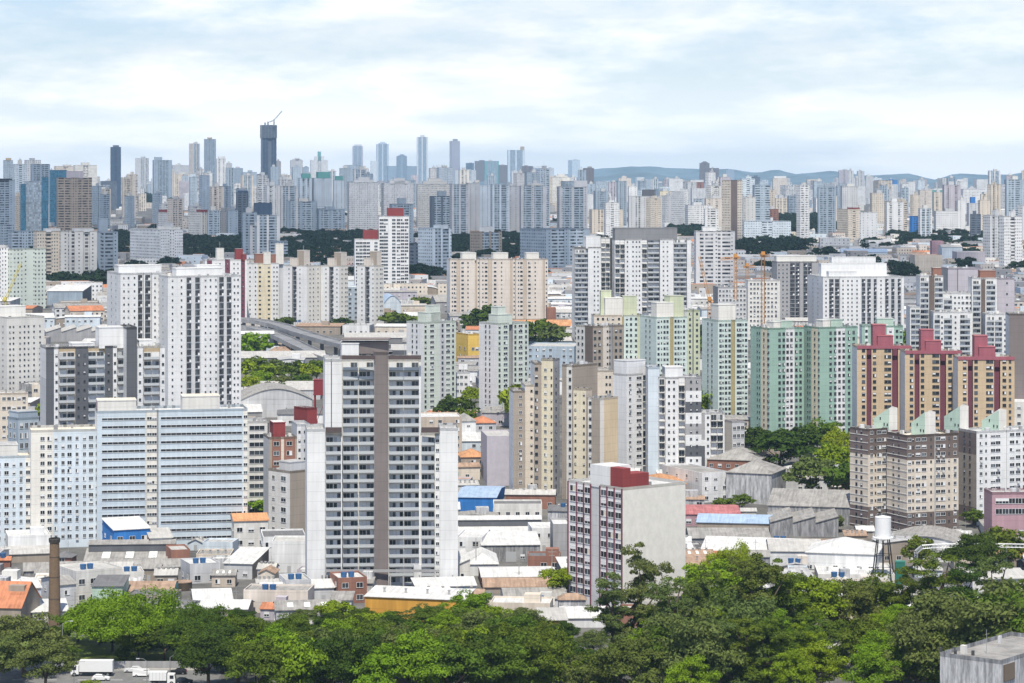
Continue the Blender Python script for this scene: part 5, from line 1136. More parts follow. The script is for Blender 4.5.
low('low bright blue workshop with white sloping roof before the pale blue slab', 114, 150, 558, 530, 14, 'mono', 'white', 'bb', 16, 2.2, 1, 'workshop', 'workshop')
low('grey workshop with red band joined to the bright blue workshop', 150, 172, 559, 538, 12, 'mono', 'pale', 'lg', 6, 1.6, 0, 'workshop', 'workshop', wc2='rd')
low('white flat-roofed house with open roof terrace beyond the brick chimney', 8, 50, 556, 536, 14, 'flat', 'white', 'w', 4, wins=1, feat='box')
low('long low cream wall shed under the white terrace house', -12, 50, 564, 555, 16, 'gx', 'pale', 'tp', 3, 1.4, 0, W_, 'warehouse')
low('long warehouse with dark raised monitor roof and skylights before pale blue slab', 84, 174, 566, 562, 30, 'mon', 'fibre', 'dg', -4, 2.4, 0, W_, 'warehouse', feat='sky')
low('long narrow shed with grey corrugated roof running past the brick chimney', 24, 190, 576, 571, 14, 'gx', 'fibre', '!gy', 2, 1.6, 0, W_, 'warehouse')
low('cream four-storey house block with parapet by the pale green house', 76, 122, 604, 571, 14, 'flat', 'pale', 'ow', 24, wins=1, feat='tank')
low('cream box house with water tanks rising behind the pale green house', 121, 144, 590, 572, 10, 'flat', 'pale', 'ow', 6, feat='tank', wins=2)
low('pale green house with dark roof edge behind the spreading tree', 92, 122, 612, 586, 14, 'mono', 'dark', 'gm', -8, 1.0, 2)
low('teal walled shop with rust-streaked white roof behind the spreading tree', 121, 172, 606, 591, 18, 'gx', 'rust', 'te', -6, 1.4, 1, 'shop', 'shop')
low('white cube house with dark upper window and flat roof beside rusty tank', 190, 220, 584, 564, 12, 'flat', 'white', 'lg', 14, wins=2, feat='tank')
low('white gabled shed with bluish side wall and brick front', 224, 252, 579, 563, 22, 'mono', 'white', 'lg', -14, 1.8, 2, W_, 'warehouse', wc2='tp')  # bluish grey of this white shed's wall is shade put into the colour
low('white roofed hall right behind the dark spreading tree', 194, 232, 606, 600, 20, 'gx', 'white', 'w', 3, 1.6, 0, W_, 'warehouse', feat='sky')
low('red brick fronted low building near bright blue workshop', 171, 190, 568, 550, 12, 'flat', 'pale', 'rb', 8, wins=1)
low('small house with orange roof at the foot of the six storey building', 234, 268, 548, 521, 12, 'gx', 'orange', 'ow', 6, 1.8, 2)
low('white shed with black roof edge beside tall grey-brown tower', 263, 306, 562, 537, 18, 'flat', 'dark', 'w', 3, wins=1, cat=W_, name='warehouse')
low('blank white hall with small door in front of black-edged shed', 272, 306, 573, 541, 12, 'flat', 'pale', 'w', -4, cat=W_, name='warehouse', door=True)
low('old church-like building with steep terracotta gable roof by the chimney', -20, 20, 628, 607, 16, 'gx', 'tile', 'tp', -20, 6.0, 2, 'chapel', 'chapel', feat='box')
low('narrow blue-walled house squeezed between terracotta roof and chimney', 27, 41, 620, 588, 12, 'mono', 'white', 'sb', 8, 1.0, 1)
low('low white roofed garage at the foot of the brick chimney', 32, 68, 624, 612, 14, 'mono', 'white', 'ow', 4, 1.2, 1, 'garage', 'garage')
low('grey two-storey row house with yellow shop front by the chimney', 58, 76, 612, 585, 14, 'gx', 'fibre', 'lg', 20, 1.6, 1)
low('long ochre walled shed with white sloping roof above the tree line', 365, 463, 619, 596, 11, 'mono', 'white', 'or_', -16, 1.3, 0, W_, 'warehouse', feat='vents')
low('small unfinished brick house of two storeys beside long ochre shed', 338, 367, 604, 578, 12, 'flat', 'white', 'rb', 12, wins=2, feat='tank')
low('white roof house tucked before the tall grey-brown tower', 313, 334, 603, 588, 14, 'gx', 'white', 'lg', 8, 1.5, 1)
low('grey concrete house with blue water tanks before the tall grey-brown tower', 286, 311, 604, 580, 12, 'flat', 'pale', 'lg', 10, wins=1, feat='tank')
low('white walled house row with pale roof at the tree edge', 262, 290, 605, 591, 14, 'gx', 'white', 'w', 4, 1.4, 1)
low('white boxy stair tower among white roofs beside the tall tower', 414, 435, 588, 565, 8, 'flat', 'pale', 'w', 12)
low('white roofed hall of several gables beyond long ochre shed', 433, 470, 582, 567, 22, 'saw', 'white', 'ow', 4, 2.4, 1, W_, 'warehouse')
low('wide white hip-roofed hall next to the gabled white hall', 468, 498, 576, 564, 22, 'hip', 'white', 'w', 2, 2.8, 0, W_, 'warehouse')
low('large shed with white ridge roof and dark monitor beyond the tower', 458, 545, 548, 535, 30, 'mon', 'white', '!lg', 3, 2.0, 0, W_, 'warehouse', feat='vents')
low('white fronted factory with two dark windows beside tall tower base', 456, 482, 560, 537, 20, 'flat', 'white', 'w', -8, wins=1, cat=W_, name='factory')
low('dark walled shed with bright white roof before large ridge-roofed shed', 482, 540, 562, 545, 18, 'mono', 'white', '!gy', 4, 1.8, 1, W_, 'warehouse')
low('white-roofed brown brick shed behind the red-striped block', 482, 556, 588, 577, 20, 'gx', 'white', 'rb', 4, 1.2, 0, W_, 'warehouse')
low('shed with patchy rust and cream roof beside red-striped block', 484, 560, 594, 587, 14, 'gx', 'rust', 'tp', 3, 1.6, 0, W_, 'warehouse')
low('low grey-roofed yard building by the foot of red-striped block', 505, 566, 608, 599, 18, 'gx', 'fibre', 'lg', 5, 1.8, 0, W_, 'warehouse')
low('pale blue walled shed with white roof near long ochre shed', 446, 476, 598, 586, 14, 'gx', 'white', 'pb', 8, 1.6, 0, W_, 'warehouse')
low('white-roofed open shed between ochre shed and pale blue shed', 418, 450, 604, 590, 14, 'mono', 'white', 'gy', 8, 1.4, 1, W_, 'warehouse')
low('terracotta-fronted small shop at the foot of the red-striped block', 540, 567, 634, 620, 14, 'mono', 'pale', 'rb', 3, 1.0, 1, 'shop', 'shop')
low('white tent-roofed annex against the red-striped block', 562, 606, 628, 618, 14, 'gx', 'white', 'w', 4, 2.0, 0, 'annex', 'annex')
low('grey plain block house close behind the red-striped block', 553, 570, 560, 524, 14, 'flat', 'white', 'gy', 4)
low('white painted low house with flat top near the grey plain block', 532, 556, 552, 528, 14, 'flat', 'white', 'w', 6, wins=1)
low('bright blue roofed open shed beside the tall grey-brown tower', 457, 496, 511, 497, 34, 'gx', 'blue', 'bb', -6, 1.4, 0, W_, 'warehouse')
low('large plain lilac-white windowless block behind the blue roofed shed', 487, 515, 486, 436, 24, 'flat', 'pale', '!!li', 6)
low('tan block with long dark window and white roof behind the tower', 418, 462, 466, 417, 20, 'flat', 'white', 'wb', 5, wins=2, cat='building', name='low_building')
low('white house with pale hip roof and two window rows beside tan block', 461, 476, 452, 421, 14, 'hip', 'fibre', 'w', 10, 2.4, 2)
low('grey house with terracotta roof next to the white hip-roofed house', 475, 496, 448, 423, 14, 'hip', 'tile', 'lg', 8, 2.2, 2)
low('small brown house with bright orange roof before lilac-white block', 461, 486, 475, 457, 14, 'hip', 'orange', 'tp', 6, 2.4, 2)
low('pale blue walled workshop with white roof behind small orange-roofed house', 462, 486, 458, 441, 18, 'mono', 'white', 'pb', 4, 1.6, 1, 'workshop', 'workshop')
low('two-storey white school-like hall with grey hip roof and weathered blue-grey side', 702, 729, 503, 473, 30, 'flat', 'fibre', 'w', 30, wins=2, cat='hall', name='hall')
low('weathered hall wing with hip roof of grey corrugated sheet', 726, 771, 502, 472, 20, 'hip', 'fibre', '!lg', -16, 4.0, 0, 'hall', 'hall')
low('red brick hall with grey corrugated hip roof in front of chequered tower', 707, 758, 479, 459, 24, 'hip', 'fibre', 'rb', -12, 3.6, 1, 'hall', 'hall')
low('orange tiled hip roof house directly behind the red-striped block', 640, 686, 502, 484, 20, 'hip', 'orange', 'rb', 6, 2.6, 1)
low('white flat shed with pale roof behind orange tiled hip roof', 660, 704, 488, 480, 20, 'mono', 'white', 'w', 4, 1.4, 0, W_, 'warehouse')
low('pink walled sports hall with faded red court roof', 684, 740, 526, 514, 26, 'gx', 'red', 'pi', 4, 1.4, 1, 'sports hall', 'sports_hall')
low('long light blue roofed shed before the weathered hall', 697, 770, 530, 522, 16, 'gx', 'blue', 'tp', -4, 2.0, 0, W_, 'warehouse')
low('large white corrugated roof shed beyond the yellow-green tree', 700, 794, 562, 552, 30, 'gx', 'white', '!lg', -8, 3.2, 0, W_, 'warehouse')
low('pale grey roofed shed between large white roof and blue roof', 690, 770, 545, 538, 22, 'gx', 'fibre', 'mg', 5, 2.0, 0, W_, 'warehouse')
low('weathered grey shed row with patchy tan roofs', 770, 838, 536, 522, 26, 'saw', 'fibre', '!gy', 3, 2.2, 0, W_, 'warehouse', feat='sky')
low('long grey building with row of small windows and corrugated roof', 775, 845, 493, 479, 24, 'hip', 'fibre', 'lg', 8, 3.2, 2, 'factory', 'factory')
low('large grey corrugated gable shed near brown-topped cream block', 768, 850, 522, 505, 34, 'gx', 'fibre', '!gy', -6, 4.0, 0, W_, 'warehouse', feat='vents')
low('flat orange terrace roof with three dark vents before grey sheds', 802, 842, 552, 546, 18, 'flat', 'orange', 'tp', 4, feat='vents', cat='terrace house', name='low_house')
low('long white-walled shed with dirty white roof near orange terrace roof', 770, 822, 566, 551, 22, 'gx', 'pale', 'w', 4, 2.4, 0, W_, 'warehouse')
low('white house with pale hip roof and framed windows beside the water tower', 806, 876, 572, 552, 22, 'hip', 'white', 'w', -6, 3.6, 2)
low('flat white roof terrace with air units at the water tower', 818, 894, 582, 574, 24, 'flat', 'white', 'ow', 4, feat='ac vents', cat='low building', name='low_building')
low('long grey wavy roofed market hall before the cream blocks', 880, 968, 556, 545, 26, 'arc', 'fibre', 'lg', -4, 3.4, 0, 'market hall', 'market_hall')
low('small white house with balcony opening beside market hall', 938, 968, 562, 548, 14, 'flat', 'white', 'w', -8, wins=1, feat='box')
low('terracotta roofed shed behind treetops at the frame edge', 1000, 1034, 566, 556, 16, 'gx', 'orange', 'tp', 4, 1.4, 0, W_, 'warehouse')
low('grey-roofed house behind treetops near the steel frame', 984, 1016, 538, 526, 16, 'hip', 'fibre', 'lg', 6, 2.0, 1)
low('long white roofed shed glimpsed between trees at the bottom', 826, 858, 664, 652, 12, 'mono', 'white', 'ow', 4, 1.0, 1, W_, 'warehouse')
# middle distance
low('light blue arched hangar in front of white red-topped tower', 384, 401, 316, 303, 34, 'arc', 'blue', 'pb', 6, 5.0, 0, 'hangar', 'hangar')
low('light blue factory between slim pale towers', 347, 359, 320, 287, 26, 'flat', 'white', 'sb', 4, wins=2, cat='factory', name='factory')
low('long red-walled hall with dark roof near the cream towers', 424, 452, 289, 279, 30, 'gx', 'dark', 'rd', 4, 2.0, 0, W_, 'warehouse')
low('long bright white arched roof beside long red-walled hall', 408, 446, 300, 292, 30, 'arc', 'white', 'tp', 3, 4.0, 0, W_, 'warehouse')
low('grey gabled house with two chimneys before the white arched roof', 436, 449, 314, 302, 22, 'gx', 'fibre', 'gy', 10, 4.0, 2)
low('long white roof shed in front of cream towers', 405, 440, 326, 318, 34, 'gx', 'white', 'ow', 3, 3.0, 0, W_, 'warehouse')
low('orange tiled long roof below the cream towers', 512, 572, 330, 326, 22, 'gx', 'orange', 'wb', 3, 3.4, 0, 'roofed hall', 'hall')
low('orange brick box between cream towers and big white tower group', 547, 556, 322, 308, 14, 'flat', 'orange', 'rb', 3)
low('blue-grey three storey industrial block with pale deck roof', 527, 574, 378, 346, 30, 'flat', 'pale', 'sb', -8, wins=2, cat='factory', name='factory')
low('wide pale roof shed above blue-grey industrial block', 520, 572, 348, 341, 30, 'gx', 'pale', 'bg', 4, 2.4, 0, W_, 'warehouse')
low('long dark-sided depot with pale roof under the trees by the viaduct', 240, 326, 372, 358, 34, 'gx', 'pale', 'mg', 3, 2.5, 0, 'depot', 'depot')
low('wide white flat depot roof beside the tall grey-brown tower', 338, 412, 364, 350, 60, 'flat', 'pale', 'dg', -6, cat='depot', name='depot', feat='box')
low('long pale roofed platform building behind the depot', 345, 424, 345, 338, 40, 'gx', 'pale', 'mg', 2, 2.0, 0, 'depot', 'depot')
low('grey roofed market shed with dark round arch beyond red water tower', 240, 312, 418, 400, 36, 'arc', 'fibre', 'lg', 5, 5.0, 0, W_, 'warehouse')
low('long light roof shed behind red water tower', 244, 320, 400, 390, 34, 'gx', 'pale', 'lg', -3, 3.0, 0, W_, 'warehouse', feat='vents')
low('white arched yard roof beside broad white tower', 240, 262, 424, 412, 24, 'gx', 'white', 'gy', 4, 2.4, 0, W_, 'warehouse')
low('open canopy hall with white roof in front of dark wood', 47, 82, 305, 291, 40, 'mono', 'white', 'bg', -10, 3.0, 0, 'canopy hall', 'hall', wc2='dg')
low('white houses row with grey roof near the canopy hall', 55, 72, 318, 308, 20, 'gx', 'fibre', 'w', 6, 2.6, 2)
low('cream long house with terracotta roof near the canopy hall', 70, 104, 322, 311, 18, 'gx', 'tile', 'cr', 12, 3.0, 2)
low('white flat workshop beside the left-hand white tower of close windows'.replace('left-hand ', ''), 26, 54, 334, 318, 24, 'gx', 'white', 'pb', 4, 2.4, 1, 'workshop', 'workshop')
low('pale roofed sheds under the terracotta long house', 46, 106, 342, 332, 30, 'saw', 'pale', 'gy', 3, 2.8, 0, W_, 'warehouse')
low('low warehouse with broad white roof beside broad white tower base', 55, 108, 362, 352, 30, 'gx', 'white', 'gy', 3, 2.8, 0, W_, 'warehouse')
low('blue-roofed long shed below the blank white wall slab', 841, 887, 262, 252, 40, 'gx', 'blue', 'pb', 2, 3.0, 0, W_, 'warehouse')
low('long white school block with rows of dark windows below the wooded park', 820, 850, 254, 238, 24, 'flat', 'white', 'w', 4, wins=2, cat='school', name='school')
low('beige blank box building below the vivid blue block', 915, 942, 282, 255, 26, 'flat', 'tile', 'cr', 10, cat='building', name='low_building')
low('pink blank box building behind beige blank box', 932, 943.5, 266, 241, 20, 'flat', 'pale', 'pi', 6, cat='building', name='low_building')
low('light blue blank shed between pink and lilac boxes', 942, 962, 268, 247, 34, 'gx', 'pale', 'pb', 6, 2.0, cat=W_, name='warehouse')
low('pale lilac blank warehouse box near the tall white pair', 957, 985, 272, 252, 34, 'flat', 'grey', 'li', 8, cat=W_, name='warehouse')
low('long pale flat-roofed depot behind the grey glazed-balcony grid tower', 735, 800, 268, 257, 40, 'gx', 'white', 'lg', 3, 2.0, 0, 'depot', 'depot')
low('white sheds with pale roof beneath the big dark-mauve block', 1006, 1040, 452, 402, 24, 'flat', 'white', 'ow', 4, wins=1, cat=W_, name='warehouse')

# ---- the remaining low houses, each placed on its own lot clear of what stands already ----
NLM = [(175, 849, 'pale blue slab'), (55, 702, 'brick chimney'), (380, 755, 'tall grey-brown tower'), (290, 867, 'six storey building'), (625, 722, 'red-striped block'), (410, 722, 'long ochre shed'), (568, 945, 'cream and brown towers'), (660, 985, 'chequered white tower'), (905, 885, 'brown-topped cream blocks'),
       (880, 775, 'white water tower'), (800, 1100, 'sea green towers'), (930, 1000, 'ochre and maroon towers'), (730, 880, 'weathered hall'), (430, 1180, 'grey-green tower'), (505, 1150, 'dark-recessed tower'), (470, 1290, 'yellow building'), (175, 1085, 'broad white tower'), (100, 895, 'charcoal tower'), (20, 1200, 'close-windowed white tower'),
       (300, 1620, 'slim pale towers'), (500, 1690, 'cream towers'), (630, 1500, 'big white tower group'), (855, 1500, 'large white slab'), (960, 1260, 'stepped balcony complex'), (320, 960, 'red water tower'), (500, 860, 'blue roofed shed'), (820, 870, 'large grey gable shed'), (182, 760, 'rusty tank'), (540, 720, 'rust and cream shed roof'), (735, 1500, 'orange cranes'), (1015, 1075, 'dark mauve block'), (28, 1700, 'greenish-cream tower')]
def clear(X, Y, w, l, a, mg=1.5):
    cs, sn = math.cos(a), math.sin(a)
    P = [(X + cs * u * w - sn * v * l, Y + sn * u * w + cs * v * l) for u in (0, .5, 1) for v in (0, .5, 1)]
    for (fx, fy, ft, fw, fl, *_r) in FOOT:
        if abs(fx - X) > 110 or abs(fy - Y) > 110: continue
        c2, s2 = math.cos(ft), math.sin(ft)
        for (px_, py_) in P:
            dx, dy = px_ - fx, py_ - fy; u, v = c2 * dx + s2 * dy, -s2 * dx + c2 * dy
            if -mg < u < fw + mg and -mg < v < fl + mg: return False
        for u in (0, .5, 1):
            for v in (0, .5, 1):
                qx, qy = fx + c2 * u * fw - s2 * v * fl, fy + s2 * u * fw + c2 * v * fl; dx, dy = qx - X, qy - Y; uu, vv = cs * dx + sn * dy, -sn * dx + cs * dy
                if -mg < uu < w + mg and -mg < vv < l + mg: return False
    return True
def hidden(x0, x1, ytop, d):
    """wholly behind the buildings that stand nearer"""
    cols = [x0 + (x1 - x0) * i / 6 for i in range(7)]
    for c in cols:
        if not any(f[1] < d and f[5] <= c <= f[6] and f[7] < ytop for f in FOOT): return False
    return True
TREES_AT = []       # kept clear for trees: (x, y, r)
rnd = random.Random(77)
WCN = {'!w': 'grimy white', '!lg': 'stained grey', '!gy': 'dark stained'}; WCN.update(w='white', ow='off-white', lg='pale grey', cr='cream', gy='grey', tp='taupe', rb='brick', pb='pale blue', wb='sandy', li='lilac', gm='mint', pc='pinkish')
FTN = dict(tank='blue water tanks', box='rooftop room', pole='tall aerial', vents='roof vents', sky='skylights', ac='air units')
NL = 0
def lots(d0, d1, row, wr, dr, p, lim, grp, hs=1.0, jit=1.5):
    global NL
    d = d0; k = 0
    while d < d1:
        x = -.235 * d
        while x < .235 * d:
            wd = rnd.uniform(*wr); dp = rnd.uniform(*dr); X = x; x += wd + rnd.choice((.6, .6, 1.5, 3.5))
            dd = d + rnd.uniform(-jit, jit)
            if rnd.random() > p or NL >= lim: continue
            a = R_(rnd.uniform(-9, 9)); px0, px1 = CX + X / dd * F, CX + (X + wd) / dd * F
            if px1 < -12 or px0 > 1036: continue
            if not clear(X, dd, wd, dp, a, .8) or any(math.hypot(X + wd / 2 - tx, dd + dp / 2 - ty) < tr + max(wd, dp) * .5 for tx, ty, tr in TREES_AT): continue
            h = rnd.choice((3, 3.4, 4, 4.5, 5.2, 6.5)) * hs; ytop = HY + F * (H - gz(dd) - h - 3) / dd
            if hidden(px0, px1, ytop, dd): continue
            for _ in range(40):
                rt = rnd.choice(('gx', 'gx', 'gx', 'gy', 'flat', 'flat', 'flat', 'mono', 'mono', 'hip')); rc = rnd.choice(('white', 'pale', 'fibre', 'fibre', 'fibre', 'grey', 'grey', 'pale', 'tile', 'rust', 'white', 'dark', 'white', 'pale')); wc = rnd.choice('w w !w ow lg !lg cr !gy tp tp rb pb wb li !lg pc'.split())
                ft = rnd.choice((None, None, None, 'tank', 'box', 'vents', 'pole', 'vents', 'sky' if rt in ('gx', 'flat') else 'pole', 'ac' if rt == 'flat' else 'pole'))
                lm = min(NLM, key=lambda t: math.hypot((X + wd / 2) - xof(t[0], t[1]), (dd - t[1]) * .8))
                rel = 'beyond' if dd - lm[1] > 22 else ('before' if dd - lm[1] < -22 else 'beside')
                big = 'large' if wd * dp > 380 else ('small' if wd * dp < 190 else 'mid-sized')
                ty = ('shed' if h < 6 else 'hall') if wd * dp > 260 else 'house'
                lb = '%s %s %s, %s %s roof%s, %s %s' % (big, WCN[wc], ty, RC[rc], dict(gx='ridge', gy='gable', flat='flat', mono='sloping', hip='hip')[rt], (' with ' + FTN[ft]) if ft else '', rel, lm[2])
                if lb not in USED and len(lb.split()) <= 16: break
            else: continue
            low(lb, px0, px1, 0, 0, dp, rt, rc, wc, th=math.degrees(a + math.atan(((px0 + px1) / 2 - CX) / F)), rise=rnd.uniform(.7, 1.7), wins=rnd.choice((1, 1, 2, 2)), d=dd, h=h, feat=(ft or '') + rnd.choice(('', ' pole', ' box', ' vents')) if ft not in ('pole', 'box', 'vents') else ft, group=grp, cat=ty, name={'shed': 'storage_shed', 'hall': 'low_hall', 'house': 'low_house'}[ty]); NL += 1
        d += row + (5 if k % 3 == 2 else 0); k += 1
# ---------------- trees ----------------
import numpy as np
def leafmat(name, rgb, trans=.25):
    m = bpy.data.materials.new('leaves_' + name); m.use_nodes = True; nt = m.node_tree; nt.nodes.clear(); L = nt.links.new
    o = N(nt, 'ShaderNodeOutputMaterial'); d = N(nt, 'ShaderNodeBsdfDiffuse'); t = N(nt, 'ShaderNodeBsdfTranslucent'); mx = N(nt, 'ShaderNodeMixShader'); mx.inputs[0].default_value = trans
    oi = N(nt, 'ShaderNodeObjectInfo'); tc = N(nt, 'ShaderNodeTexCoord'); n = N(nt, 'ShaderNodeTexNoise'); n.inputs['Scale'].default_value = .45; n.inputs['Detail'].default_value = 3
    L(tc.outputs['Object'], n.inputs['Vector'])
    at = N(nt, 'ShaderNodeAttribute', attribute_name='leaf_tone')
    a1 = N(nt, 'ShaderNodeMath', operation='MULTIPLY_ADD'); L(n.outputs[0], a1.inputs[0]); a1.inputs[1].default_value = 1.0; a1.inputs[2].default_value = .14
    a2 = N(nt, 'ShaderNodeMath', operation='MULTIPLY_ADD'); L(at.outputs['Fac'], a2.inputs[0]); a2.inputs[1].default_value = .6; L(a1.outputs[0], a2.inputs[2])
    hs = N(nt, 'ShaderNodeHueSaturation'); hs.inputs['Color'].default_value = (*rgb, 1)
    h1 = N(nt, 'ShaderNodeMath', operation='MULTIPLY_ADD'); L(oi.outputs['Random'], h1.inputs[0]); h1.inputs[1].default_value = .035; h1.inputs[2].default_value = .483
    L(h1.outputs[0], hs.inputs['Hue']); L(a2.outputs[0], hs.inputs['Value'])
    L(hs.outputs[0], d.inputs[0]); L(hs.outputs[0], t.inputs[0]); L(d.outputs[0], mx.inputs[1]); L(t.outputs[0], mx.inputs[2]); L(mx.outputs[0], o.inputs[0]); return m
LM_ = dict(bright=leafmat('bright_green', (.150, .225, .016)), mid=leafmat('mid_green', (.092, .135, .018)), dark=leafmat('dark_green', (.052, .083, .015)), olive=leafmat('grey_olive', (.108, .140, .040)), lime=leafmat('yellow_green', (.20, .265, .018)), brown=leafmat('bronze_green', (.102, .124, .028)), deep=leafmat('deep_green', (.022, .040, .018)))
BARK = plain('tree_bark', (.10, .075, .055), .9, 0, .3)
KT = dict(round=(13, (6.2, 6.2, 4.8), 8.4, 66, 1.7), spread=(14, (15, 13, 5.6), 8.2, 190, 2.1), tall=(20, (5.6, 5.6, 7.6), 12.4, 72, 1.65), gum=(27, (6.6, 6.6, 9.5), 17.5, 90, 1.5), shrub=(4.5, (2.6, 2.6, 1.9), 2.5, 18, 1.1), small=(8, (3.8, 3.8, 3.0), 5, 34, 1.4))
def crown_mesh(kind, seed, nleaf, leaf, mt):
    rg = np.random.default_rng(seed); Ht, (rx, ry, rz), cz, nc, cr_ = KT[kind]
    cen = []
    while len(cen) < nc:
        v = rg.normal(size=3); v /= np.linalg.norm(v); r = rg.uniform(.45, 1.0) ** .6
        if v[2] < -.35 and rg.random() < .8: continue
        wob = 1 + .28 * math.sin(3 * math.atan2(v[1], v[0]) + seed) + .18 * math.sin(5 * v[2] + seed * 2.3) + .12 * math.sin(7 * v[0] + seed)
        cen.append((v[0] * rx * r * wob, v[1] * ry * r * wob, cz + v[2] * rz * r * (wob * .5 + .5)))
    if kind == 'gum':       # open crown: puffs gathered on a handful of boughs
        bo = [(math.cos(a) * rg.uniform(1.5, 6.5) * (1.25 - z / 40), math.sin(a) * rg.uniform(1.5, 6.5) * (1.25 - z / 40), z) for a, z in zip(rg.uniform(0, 6.3, 16), np.linspace(7.5, 26, 16))]
        cen = [tuple(np.array(bo[rg.integers(16)]) + rg.normal(size=3) * (1.7, 1.7, 1.0)) for _ in range(nc)]
    cen = np.array(cen); n = nc * nleaf
    ci = np.repeat(np.arange(nc), nleaf); rad = cr_ * rg.uniform(.65, 1.3, nc)
    v = rg.normal(size=(n, 3)); v /= np.linalg.norm(v, axis=1)[:, None]; v[:, 2] = np.where(v[:, 2] < -.3, -v[:, 2] * .5, v[:, 2])
    rr = rg.uniform(.5, 1.08, n) ** .7
    P = cen[ci] + v * (rad[ci] * rr)[:, None] * np.array([1.12, 1.12, .78])
    nr = v * .8 + rg.normal(size=(n, 3)) * .5 + np.array([0, 0, .25]); nr /= np.linalg.norm(nr, axis=1)[:, None]
    t = np.cross(nr, rg.normal(size=(n, 3))); t /= np.linalg.norm(t, axis=1)[:, None]; b = np.cross(nr, t)
    s = leaf * rg.uniform(.6, 1.35, n)[:, None]
    V = np.stack([P - t * s, P - b * s * .55, P + t * s, P + b * s * .55], 1).reshape(-1, 3)
    me = bpy.data.meshes.new('crown'); me.vertices.add(4 * n); me.vertices.foreach_set('co', V.astype(np.float32).ravel())
    me.loops.add(4 * n); me.loops.foreach_set('vertex_index', np.arange(4 * n, dtype=np.int32)); me.polygons.add(n); me.polygons.foreach_set('loop_start', np.arange(0, 4 * n, 4, dtype=np.int32))
    me.update(calc_edges=True); me.materials.append(mt)
    tone = rg.uniform(.75, 1.25, nc)[ci] * rg.uniform(.8, 1.2, n)
    at = me.attributes.new('leaf_tone', 'FLOAT', 'FACE'); at.data.foreach_set('value', (tone * .9).astype(np.float32))
    return me, cen
def trunk_mesh(kind, seed, cen):
    rn = random.Random(seed); Ht, (rx, ry, rz), cz, nc, cr_ = KT[kind]; m = MB(); m.sm = True; r0 = Ht * .022 + .08; fork = cz - rz * .75
    m.tube([(0, 0, -.6), (.1, .05, fork * .5), (0, .1, fork)], [r0 * 1.35, r0, r0 * .85], BARK, 8)
    top = cz + rz * .5
    if kind in ('gum', 'tall'): m.tube([(0, .1, fork), (.3, -.2, cz), (.1, .1, top)], [r0 * .8, r0 * .5, r0 * .15], BARK, 6)
    for i in range(9 if kind != 'shrub' else 4):
        c = cen[rn.randrange(len(cen))]; z0 = fork * rn.uniform(.85, 1.0) if kind not in ('gum', 'tall') else rn.uniform(fork, cz)
        p = Vector((0, .1, z0)); q = Vector(c); md = p.lerp(q, .55) + Vector((0, 0, -.1 * (q - p).length + .4))
        m.tube([p, md, q], [r0 * .55, r0 * .32, r0 * .08], BARK, 5)
    return m.mesh('trunk')
_T = {}
def tree_kind(kind, tint, var, lod):
    k = (kind, var, lod)
    if k not in _T:
        nl, lf = {0: (200, .27), 1: (40, .62), 2: (13, 1.05)}[lod]
        if kind == 'shrub': lf *= .7
        cm, cen = crown_mesh(kind, sum(map(ord, kind)) * 7 + var * 131, nl, lf, LM_[tint]); _T[k] = (cm, trunk_mesh(kind, var + 3, cen))
    return _T[k]
TN = dict(round='broadleaf', spread='umbrella-shaped', tall='tall oval', gum='feathery gum', shrub='low bushy', small='small round'); TT = dict(bright='bright green', mid='mid-green', dark='dark green', olive='grey-olive', lime='yellow-green', brown='bronze-green', deep='deep green')
def tree(x, y, kind, tint, height, label, group='trees', lod=0, wide=1.0, name=None):
    rn = random.Random(label + str(round(x)) + str(round(y))); var = rn.randrange(3); cm, tm = tree_kind(kind, tint, var, lod); s = height / KT[kind][0]
    t = thing(name or {'gum': 'gum_tree', 'spread': 'umbrella_tree', 'shrub': 'shrub'}.get(kind, 'broadleaf_tree'), label, 'shrub' if kind == 'shrub' else 'tree', (x, y, gz(y)), group, rn.uniform(0, 6.28))
    t.scale = (s * wide, s * wide, s); obj('trunk', tm, t); c = obj('crown', cm, t); c.material_slots[0].link = 'OBJECT'; c.material_slots[0].material = LM_[tint]; return t
def palm(x, y, h, label, group=None):
    rn = random.Random(label); t = thing('palm_tree', label, 'palm', (x, y, gz(y)), group); m = MB(); m.sm = True
    m.tube([(0, 0, -.4), (.2, .1, h * .5), (.1, 0, h)], [.25, .18, .16], BARK, 7); m.build('trunk', t)
    c = MB(); mt = LM_['mid']
    for i in range(22):
        a = i * 2.4; e = .9 - 1.5 * (i / 22); L_ = rn.uniform(2.6, 3.6); p0 = Vector((.1, 0, h)); dr = Vector((math.cos(a), math.sin(a), 0)); prev = p0; sd_ = Vector((-dr.y, dr.x, 0))
        for k in range(1, 8):
            u = k / 7; q = p0 + dr * L_ * u * math.cos(e * .6) + Vector((0, 0, L_ * (u * math.sin(e) - 1.0 * u * u * .6)))
            for sg in (1, -1):
                for z in range(3):
                    w0 = prev.lerp(q, z / 3); c.face([w0, w0 + (q - prev) * .16, w0 + (q - prev) * .5 + sg * sd_ * (.75 * (1.15 - u)) - Vector((0, 0, .3))], mt)
            prev = q
    c.build('crown', t); return t
